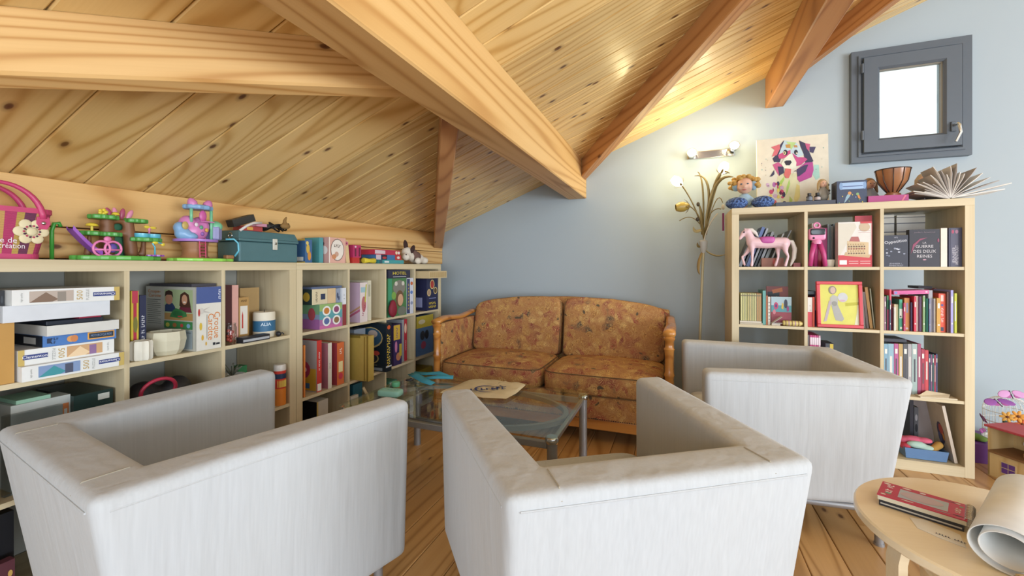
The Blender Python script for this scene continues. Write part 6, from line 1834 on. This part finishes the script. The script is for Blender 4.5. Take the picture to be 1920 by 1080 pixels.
def tulip(base, direction, lit, size=1.0):
    d_ = Vector(direction).normalized()
    rot = Vector((0, 0, 1)).rotation_difference(d_).to_matrix().to_4x4()
    T = Matrix.Translation(base) @ rot @ Matrix.Scale(size, 4)
    g = MB()
    g.T = T
    g.lathe([(.008, -.005), (.024, .012), (.034, .036), (.033, .06), (.022, .084), (.019, .084), (.029, .06), (.03, .036), (.02, .014), (0, .01)], 18, caps=False)
    o = g.build('tulip_shade', bulb_mat('lit_frosted_shade', 2.6, (1, .92, .74)) if lit else M('#b59a4c', .3), lp, smooth=True)
    for i in range(4):
        s_ = MB()
        s_.T = T @ Matrix.Rotation(i * PI / 2, 4, 'Z')
        s_.add([(0, .006, -.006), (.0, -.006, -.006), (.034, -.008, .014), (.034, .008, .014), (.046, 0, .028)], [(0, 1, 2, 3), (3, 2, 4)])
        q = s_.build('sepal', TARN, o)
        q.modifiers.new('thick', 'SOLIDIFY').thickness = .0015
    return o


C0 = LPT(1320, 450)
# lit tulip upper left
b0 = LPT(1278, 347, .05)
stem(bez(C0, LPT(1310, 390, .03), b0), .0045)
tulip(b0, (-.75, -.25, .62), True, .95)
# unlit tulip lower left
b1 = LPT(1292, 386, .06)
stem(bez(C0, LPT(1318, 400, .05), b1), .004)
tulip(b1, (-.95, -.2, -.12), False, 1.05)
# lit tulip upper right, half behind the leaves
b2 = LPT(1352, 326, .0)
stem(bez(C0, LPT(1332, 380, 0), b2), .0045)
tulip(b2, (.35, .1, .9), True, .95)
stem(bez(LPT(1312, 420, .02), LPT(1296, 398, .03), LPT(1274, 414, .04)), .003)
stem(bez(LPT(1322, 440), LPT(1345, 345, .03), LPT(1355, 380, .04)), .003)
stem(bez(LPT(1318, 460), LPT(1325, 420, .04), LPT(1346, 400, .05)), .0042, mat=M('#cfc8b4', .5))
leaf(bez(LPT(1322, 440), LPT(1330, 320, .03), LPT(1375, 332, .05), 12), .014)
leaf(bez(LPT(1324, 440), LPT(1338, 300, .0), LPT(1368, 325, .02), 12), .011)
leaf(bez(LPT(1320, 440), LPT(1345, 320, .02), LPT(1302, 330, .04), 12), .010)
leaf(bez(LPT(1318, 440), LPT(1322, 330, .0), LPT(1308, 322, .0), 10), .007)
leaf(bez(LPT(1316, 440), LPT(1318, 400, .02), LPT(1309, 380, .03), 8), .012)
leaf(bez(LPT(1318, 430), LPT(1300, 440, .03), LPT(1300, 425, .04), 8), .014, M('#b0a070', .5))
leaf(bez(LPT(1318, 470), LPT(1305, 500, .02), LPT(1312, 515, .02), 8), .012, M('#a58c56', .5))
leaf(bez(LPT(1322, 468), LPT(1340, 485, .03), LPT(1360, 477, .03), 8), .006, M('#b0a070', .5))
leaf(bez(LPT(1316, 462), LPT(1306, 465, .02), LPT(1308, 455, .03), 8), .010)
stem(bez(LPT(1318, 440), LPT(1330, 385, .02), LPT(1352, 392, .03)), .003)
MB().at(LPT(1356, 388, .045)).ell((0, 0, 0), (.012, .012, .018), 10, 8).build('bud', M('#cfcab8', .5), lp, smooth='all')
MB().at(LPT(1309, 383, .04)).ell((0, 0, 0), (.011, .011, .016), 10, 8).build('bud', M('#4a3f2c', .5), lp, smooth='all')
MB().at(LPT(1308, 411, .04)).ell((0, 0, 0), (.011, .011, .014), 10, 8).build('bud', M('#4a4238', .5), lp, smooth='all')
tz = LPT(1356, 412, .05)
tag(MB().box(-.006, -.002, -.075, .006, .002, .045).build('ribbon_tag', M('#8a3a6a', .7), None, (LX + tz[0], LYY + tz[1], tz[2])), 'purple ribbon hanging from the tulip lamp', 'ribbon')
pA = Vector(b0) + Vector((-.035, -.012, .035)) + Vector((LX, LYY, 0))
pB = Vector(b2) + Vector((.012, .0, .04)) + Vector((LX, LYY, 0))
point('tulip_bulb', (pA.x - .045, pA.y - .02, pA.z + .045), 3.2, (1.0, .86, .46), .035)
point('tulip_bulb', (pB.x + .012, pB.y - .02, pB.z + .05), 3.2, (1.0, .86, .46), .035)

# ------------------------------------------------------------------ things on the coffee table
CT = .4305
tg = empty('tote_bag', (-.915, 2.045, CT), 0, 'cream cotton tote bag with a blue round logo, lying flat', 'bag')
ol = [AT(825, 737, CT), AT(868, 718, CT), AT(905, 707, CT), AT(940, 709, CT), AT(963, 710, CT), AT(966, 706, CT), AT(984, 708, CT), AT(986, 722, CT), AT(968, 738, CT), AT(949, 748, CT), AT(905, 746, CT), AT(875, 740, CT)]
ol = [(p.x + .915, min(p.y, 2.25) - 2.045) for p in ol]
mb = MB()
cxx = sum(p[0] for p in ol) / len(ol)
cyy = sum(p[1] for p in ol) / len(ol)
vs, fs = [], []
n_ = len(ol)
sub = []
for i in range(n_):
    a, b_ = ol[i], ol[(i + 1) % n_]
    for t in (0, .33, .66):
        sub.append((a[0] + (b_[0] - a[0]) * t, a[1] + (b_[1] - a[1]) * t))
n_ = len(sub)
for kk, z in ((1.0, .001), (.94, .010), (.7, .013), (.4, .015), (.15, .012)):
    for i, (x, y) in enumerate(sub):
        vs.append((cxx + (x - cxx) * kk, cyy + (y - cyy) * kk, z + .003 * math.sin(i * 1.3 + kk * 9) * (kk < .98)))
for r_ in range(4):
    for i in range(n_):
        fs.append((r_ * n_ + i, r_ * n_ + (i + 1) % n_, r_ * n_ + n_ + (i + 1) % n_, r_ * n_ + n_ + i))
fs.append(tuple(range(4 * n_, 5 * n_)))
fs.append(tuple(range(n_ - 1, -1, -1)))
mb.add(vs, fs)
tgo = mb.build('bag_body', M('#d6c8a6', .9), tg, smooth=True)
lc = AT(912, 729, CT + .018)
lx, ly = lc.x + .915, lc.y - 2.045
NAVY = M('#2f3f78', .8, var=0)
MB().tube([(lx + .06 * math.cos(a), ly + .055 * math.sin(a), .0185) for a in [R(40) + R(280) * i / 20 for i in range(21)]], [.001 + .004 * math.sin(PI * i / 20) for i in range(21)], 6, flat=.3).build('logo_ring', NAVY, tg)
lettering('R.eveil', .05, NAVY, tg, Matrix.Translation((lx + .01, ly, .0195)) @ Matrix.Rotation(R(30), 4, 'Z'), extr=.0004)
lettering('rit', .05, NAVY, tg, Matrix.Translation((lx + .05, ly + .05, .0195)) @ Matrix.Rotation(R(60), 4, 'Z'), extr=.0004)
bs = empty('blue_strap', AT(800, 714, CT), 0, 'turquoise cloth strap looped on the glass table', 'strap')
B0 = bs.location.copy()
TURQ = M('#3f9ab4', .8)
mb = MB()
for pts, wd in (([(770, 703), (778, 711), (796, 718), (812, 722)], .018), ([(776, 702), (800, 703), (822, 707), (842, 711)], .012), ([(770, 706), (790, 712), (822, 713), (850, 713)], .010)):
    q = [AT(x, min(y, 760), CT) - B0 for x, y in pts]
    vs, fs = [], []
    for i, p in enumerate(q):
        d_ = (q[min(i + 1, len(q) - 1)] - q[max(0, i - 1)]).normalized()
        sd = Vector((-d_.y, d_.x, 0)) * wd
        p = Vector((p.x, min(p.y, 2.235 - B0.y), 0))
        zz = .012 + .012 * math.sin(i * 2.0 + wd * 300)
        vs += [p - sd + Vector((0, 0, max(.002, zz - .008))), p + sd + Vector((0, 0, zz + .008))]
    for i in range(len(q) - 1):
        fs.append((i * 2, i * 2 + 1, i * 2 + 3, i * 2 + 2))
    o = MB().add(vs, fs).build('strap_loop', TURQ, bs, smooth='all')
    o.modifiers.new('thick', 'SOLIDIFY').thickness = .002
kp = AT(768, 715, CT)
ks = tag(MB().ell((0, 0, .008), (.024, .012, .008), 14, 8).ell((.008, 0, .014), (.008, .006, .004), 8, 6).build('car_key', M('#24262a', .35), None, (kp.x, kp.y, CT), R(35), smooth='all'), 'small black key fob on the glass table', 'key')
mp = AT(732, 742, CT)
mc = empty('glasses_case', (mp.x, mp.y, CT), R(8), 'mint green rounded case on the glass table', 'case')
MB().pillow(-.062, -.034, 0, .062, .034, .034, e=.4, n=10).build('case_body', M('#8fc4b4', .5), mc, smooth='all')
for i in range(3):
    MB().tube([(-.035 + .035 * i + .010 * math.cos(a), -.004 + .008 * math.sin(a), .0335) for a in [2 * PI * j / 12 for j in range(12)]], .0016, 6, closed=True).build('raised_ring', M('#7ab4a4', .5), mc)
ch = AT(742, 726, CT)
tag(MB().lathe([(.005, 0), (.02, .004), (.024, .02), (.02, .03), (0, .031)], 10, caps=False).build('small_toy', M('#5fae84', .5), None, (ch.x, ch.y, CT), smooth=True), 'small green toy behind the mint case', 'toy')

# ------------------------------------------------------------------ things on the round side table
SZ = STZ + .0005
nb0, nb1, nb2 = AT(1645, 945, SZ), AT(1665, 912, SZ), AT(1800, 995, SZ)
dirx = (nb2 - nb0)
nang = math.atan2(dirx.y, dirx.x)
Lx, Wy = .205, .125
ux, uy = Vector((math.cos(nang), math.sin(nang), 0)), Vector((-math.sin(nang), math.cos(nang), 0))
NS = .76
ctr = nb0 + ux * (Lx * NS / 2) + uy * (Wy * NS / 2)
bb = gbox('black_notebook', 'black notebook lying under the red spiral notebook', 'notebook', (ctr.x, ctr.y, SZ), (Lx * NS - .006, Wy * NS, .014), nang, '#26282e', [('r', 'F', .02, .3, .98, .55, '#b8b4aa')])
rn = empty('spiral_notebook', (ctr.x, ctr.y, SZ + .0145), nang + R(1), 'red spiral notebook with an oval window on its cover', 'notebook')
rn.scale = (NS, NS, 1)
MB().box(-Lx / 2, -Wy / 2, 0, Lx / 2, Wy / 2, .010).build('pages', M('#d6cfb8', .8), rn)
cvr = MB().box(-Lx / 2 - .002, -Wy / 2 - .001, .0102, Lx / 2 + .002, Wy / 2 + .001, .0125).build('cover', M('#b82f48', .35), rn)
pl = MB().box(-.055, -.038, .0126, .062, .036, .0129).build('window_panel', M('#a9b2bc', .3), cvr)
MB().add([(-.0 + .052 * math.cos(a), -.0 + .028 * math.sin(a), .0132) for a in [2 * PI * i / 24 for i in range(24)]], [tuple(range(24))]).build('oval', M('#b8a4ac', .4), pl)
lettering('DO IT', .026, M('#e0d4d4', .5, var=0), cvr, Matrix.Translation((-.08, .012, .0129)) @ Matrix.Rotation(R(90), 4, 'Z'))
lettering('ROCK', .018, M('#e0d4d4', .5, var=0), cvr, Matrix.Translation((.083, -.005, .0129)) @ Matrix.Rotation(R(90), 4, 'Z'))
for x, y, rx_, ry_, cc in ((-.09, .05, .010, .006, '#d8cfc8'), (-.08, -.03, .009, .005, '#6fae8c'), (-.09, -.048, .007, .005, '#d8cfc8'), (-.04, .051, .012, .005, '#d8cfc8'), (.0, .05, .008, .006, '#d8d4d8'), (-.03, -.05, .016, .003, '#d8cfc8'), (.05, -.05, .02, .003, '#8a8f9a'), (.06, .05, .02, .003, '#8a5a6a'), (.08, .05, .008, .004, '#d8d4d0'), (.09, .03, .005, .005, '#6fae8c'), (.085, -.045, .012, .003, '#3a3f44')):
    MB().add([(x + rx_ * math.cos(a), y + ry_ * math.sin(a), .01285) for a in [2 * PI * i / 10 for i in range(10)]], [tuple(range(10))]).build('doodle', M(cc, .5), cvr)
for i in range(14):
    y = -Wy / 2 + .006 + i * (Wy - .012) / 13
    MB().tube([(Lx / 2 + .006 + .012 * math.cos(a), y, .0075 + .0095 * math.sin(a)) for a in [2 * PI * j / 14 for j in range(14)]], .0011, 5, closed=True).build('spiral_coil', CHROME, rn, smooth='all')
pp = [AT(1705, 970, SZ), AT(1735, 975, SZ), AT(1800, 1003, SZ), AT(1812, 1028, SZ), AT(1760, 1008, SZ), AT(1720, 990, SZ)]
p0 = pp[0]
ps = MB().prism([(p.x - p0.x, p.y - p0.y) for p in pp][::-1], 0, .0006).build('paper_scrap', M('#dcdcda', .8), None, (p0.x, p0.y, SZ))
tag(ps, 'torn white paper scrap beneath the notebooks', 'paper')
lettering('parmi nous', .009, M('#3a3f5a', .6, var=0), ps, Matrix.Translation((AT(1783, 1010, SZ).x - p0.x, AT(1783, 1010, SZ).y - p0.y, .001)) @ Matrix.Rotation(nang - R(3), 4, 'Z'))
# white paper roll
r0, r1 = AT(1838, 1040, SZ + .03), Vector((.80, 1.47, SZ + .03))
r0 = Vector((.615, 1.135, SZ))
r1 = Vector((.815, 1.435, SZ))
pr_ = empty('paper_roll', r0, 0, 'rolled sheet of thick white paper on the side table', 'paper')
ax = (r1 - r0)
ang = math.atan2(ax.y, ax.x)
pr_.rotation_euler = (0, 0, ang)
Lr = ax.length
spi = []
for i in range(70):
    t = i / 69
    a = -R(70) - t * R(640)
    rr_ = .050 - .022 * t
    spi.append((-rr_ * math.cos(a) * 1.25, .052 + rr_ * math.sin(a)))
vs, fs = [], []
for x in (0, Lr):
    for y, z in spi:
        vs.append((x, y, z))
n_ = len(spi)
for i in range(n_ - 1):
    fs.append((i, i + 1, n_ + i + 1, n_ + i))
zmin = min(v[2] for v in vs)
vs = [(a, b_, c_ - zmin + .0015) for a, b_, c_ in vs]
o = MB().add(vs, fs).build('rolled_sheet', M('#dcdcd8', .75), pr_, smooth='all')
o.modifiers.new('thick', 'SOLIDIFY').thickness = .002
# raffia skein
q0 = Vector((.60, 1.085, SZ + .0035))
sk = empty('raffia_skein', q0, R(-8), 'beige twisted raffia skein at the table edge', 'skein')
for k_ in range(7):
    pts = []
    for i in range(30):
        t = i / 29
        a = t * 9 + k_ * 2 * PI / 7
        r_ = .014 * math.sin(PI * min(1, t + .12)) + .002
        pts.append((t * .15, r_ * math.cos(a), .017 + r_ * math.sin(a)))
    MB().tube(pts, .0042, 6).build('strand', M(['#b39a70', '#c4ad84', '#a88f66'][k_ % 3], .85), sk, smooth='all')

# ------------------------------------------------------------------ right corner: dollhouse, cage with flowers, purple box
pbx = gbox('purple_box', 'purple cardboard box on the floor beside the bookcase', 'box', (1.66, 3.265, 0), (.40, .26, .105), 0, '#6a3a82', [('r', 'F', .0, .3, .06, .8, '#8a3a6a')])
cg = empty('bird_cage', (1.755, 3.245, .1055), 0, 'small white wire bird cage filled with orange flowers', 'cage')
WHITE = M('#dcdcd8', .4)
cr_ = .098
MB().lathe([(cr_ + .004, 0), (cr_ + .004, .014), (cr_ - .006, .014), (cr_ - .006, .004), (0, .004)], 30, caps=False).build('base', WHITE, cg, smooth=True)
for i in range(22):
    a = 2 * PI * i / 22
    pts = [(cr_ * math.cos(a), cr_ * math.sin(a), .01), (cr_ * math.cos(a), cr_ * math.sin(a), .175)]
    for j in range(1, 7):
        t = j / 6
        r_ = cr_ * math.cos(t * PI / 2)
        pts.append((max(.006, r_) * math.cos(a), max(.006, r_) * math.sin(a), .175 + .078 * math.sin(t * PI / 2)))
    MB().tube(pts, .0016, 5).build('bar', WHITE, cg)
for z in (.06, .115, .172):
    MB().tube([(cr_ * math.cos(a), cr_ * math.sin(a), z) for a in [2 * PI * i / 36 for i in range(36)]], .0024, 6, closed=True).build('hoop', WHITE, cg, smooth='all')
MB().lathe([(.016, .250), (.018, .258), (.010, .268), (.013, .276), (.006, .286), (0, .290)], 14, caps=False).build('finial', WHITE, cg, smooth=True)


def flower(parent, c, r_, cc, c2, name='flower', tilt=(0, -1, .2)):
    d_ = Vector(tilt).normalized()
    rot = Vector((0, 0, 1)).rotation_difference(d_).to_matrix().to_4x4()
    mb = MB()
    for i in range(7):
        mb.T = Matrix.Translation(c) @ rot @ Matrix.Rotation(2 * PI * i / 7, 4, 'Z')
        mb.ell((r_ * .58, 0, 0), (r_ * .46, r_ * .24, r_ * .10), 8, 6)
    o = mb.build(name, M(cc, .7), parent, smooth='all')
    mb = MB()
    mb.T = Matrix.Translation(c) @ rot
    mb.ell((0, 0, r_ * .1), (r_ * .22, r_ * .22, r_ * .14), 8, 6)
    mb.build('flower_centre', M(c2, .7), o, smooth='all')


random.seed(21)
bq = empty('flower_bunch', (1.755, 3.245, .1055), 0, 'orange and yellow artificial flowers bursting from the bird cage', 'flowers')
for (x, y, z, r_, cc) in ((-.06, -.105, .165, .030, '#d8a24a'), (-.02, -.112, .175, .032, '#dc9a44'), (.03, -.11, .17, .032, '#d97e44'), (-.005, -.115, .135, .030, '#d9703c'), (.045, -.112, .125, .032, '#dcae5a'), (-.04, -.112, .105, .026, '#d98a50'), (.01, -.118, .092, .028, '#d8b45a'), (.07, -.10, .15, .028, '#cf7a4a')):
    flower(bq, (x, y, z), r_, cc, '#6a3a20', tilt=(-.45, -.85, .25))
for (x, z, a) in ((-.05, .125, 30), (-.045, .085, -15), (-.03, .07, 40), (.0, .07, -30)):
    MB().at((x, -.095, z), ry=R(a)).ell((0, 0, 0), (.028, .006, .012), 10, 6).build('leaf', M('#2f4a3c', .6), bq, smooth='all')
mb = MB()
for i in range(8):
    mb.tube([(random.uniform(-.03, .03), random.uniform(-.02, .02), .006), (random.uniform(-.05, .05), -.09, random.uniform(.08, .15))], .002, 5)
tag(mb.build('stems', M('#3f5a3c', .7), bq), kind='stuff')


def butterfly(label, loc, rz, s_, cc, tilt):
    r_ = empty('butterfly', loc, (R(tilt), 0, rz), label, 'butterfly', 'purple feather butterflies around the cage')
    MB().tube([(0, -.02 * s_, 0), (0, .02 * s_, 0)], [.002 * s_, .003 * s_], 6).build('body', M('#4a2a44', .6), r_, smooth='all')
    for sx in (-1, 1):
        MB().at(rz=sx * R(-18)).ell((sx * .032 * s_, .012 * s_, .004 * s_), (.032 * s_, .018 * s_, .0025), 14, 6).build('wing', M(cc, .6), r_, smooth='all')
        MB().at(rz=sx * R(25)).ell((sx * .022 * s_, -.014 * s_, .003 * s_), (.022 * s_, .014 * s_, .0025), 12, 6).build('wing', M('#9a4a86', .6), r_, smooth='all')


butterfly('large purple butterfly perched left of the cage dome', (1.655, 3.135, .345), R(20), 1.25, '#8a4a94', 35)
butterfly('speckled lilac butterfly beside the cage finial', (1.71, 3.14, .395), R(15), 1.1, '#c08ab8', 60)
butterfly('small plum butterfly on the left bars of the cage', (1.622, 3.20, .235), R(75), .95, '#8a3f68', 70)
butterfly('tiny violet butterfly low on the left of the cage', (1.622, 3.20, .165), R(50), .6, '#a04a90', 50)
tag(blob('moss_mound', M('#5f7a34', .95), None, [('e', (0, 0, .012), (.035, .05, .018)), ('e', (.01, -.03, .01), (.03, .03, .016))], .006, 2, loc=(1.60, 3.22, .111)), 'green moss clump on the purple box', 'moss')

# dollhouse
dh = empty('dollhouse', (1.535, 2.985, 0), math.atan2(-.125, .069), 'wooden dollhouse with a red roof beside the bird cage', 'dollhouse')
# local x runs along the visible open face (towards the camera), local y goes into the house
DL, DD, DZ = .42, .16, .252
MB().box(0, 0, 0, DL, .008, .125).build('lower_front', W_TOY, dh)
MB().box(0, DD - .008, 0, DL, DD, DZ).build('back_wall', W_TOY, dh)
MB().box(0, .0, 0, .008, DD - .008, DZ).build('end_wall', W_TOY, dh)
MB().box(DL - .008, .0, 0, DL, DD - .008, DZ).build('end_wall', W_TOY, dh)
MB().box(.008, -.012, .125, DL - .008, DD - .01, .135).build('upper_floor', M('#7d5a38', .6), dh)
MB().box(-.01, -.012, DZ, DL + .01, DD + .006, DZ + .012).build('roof', M('#a83a44', .5), dh, bevel=.003)
wn = MB().box(.055, -.003, .035, .115, 0, .095).build('window', M('#cdb98c', .6), dh)
for i in range(2):
    for j in range(2):
        MB().box(.059 + i * .028, -.0045, .039 + j * .028, .083 + i * .028, -.003, .063 + j * .028).build('pane', M('#5f3a86', .4), wn)
MB().box(.05, .145, .165, .08, .1515, .18).build('picture', M('#d8d4c4', .6), dh)
MB().box(.12, .03, .1355, .20, .09, .16).build('doll_bed', M('#8a6238', .6), dh, bevel=.003)
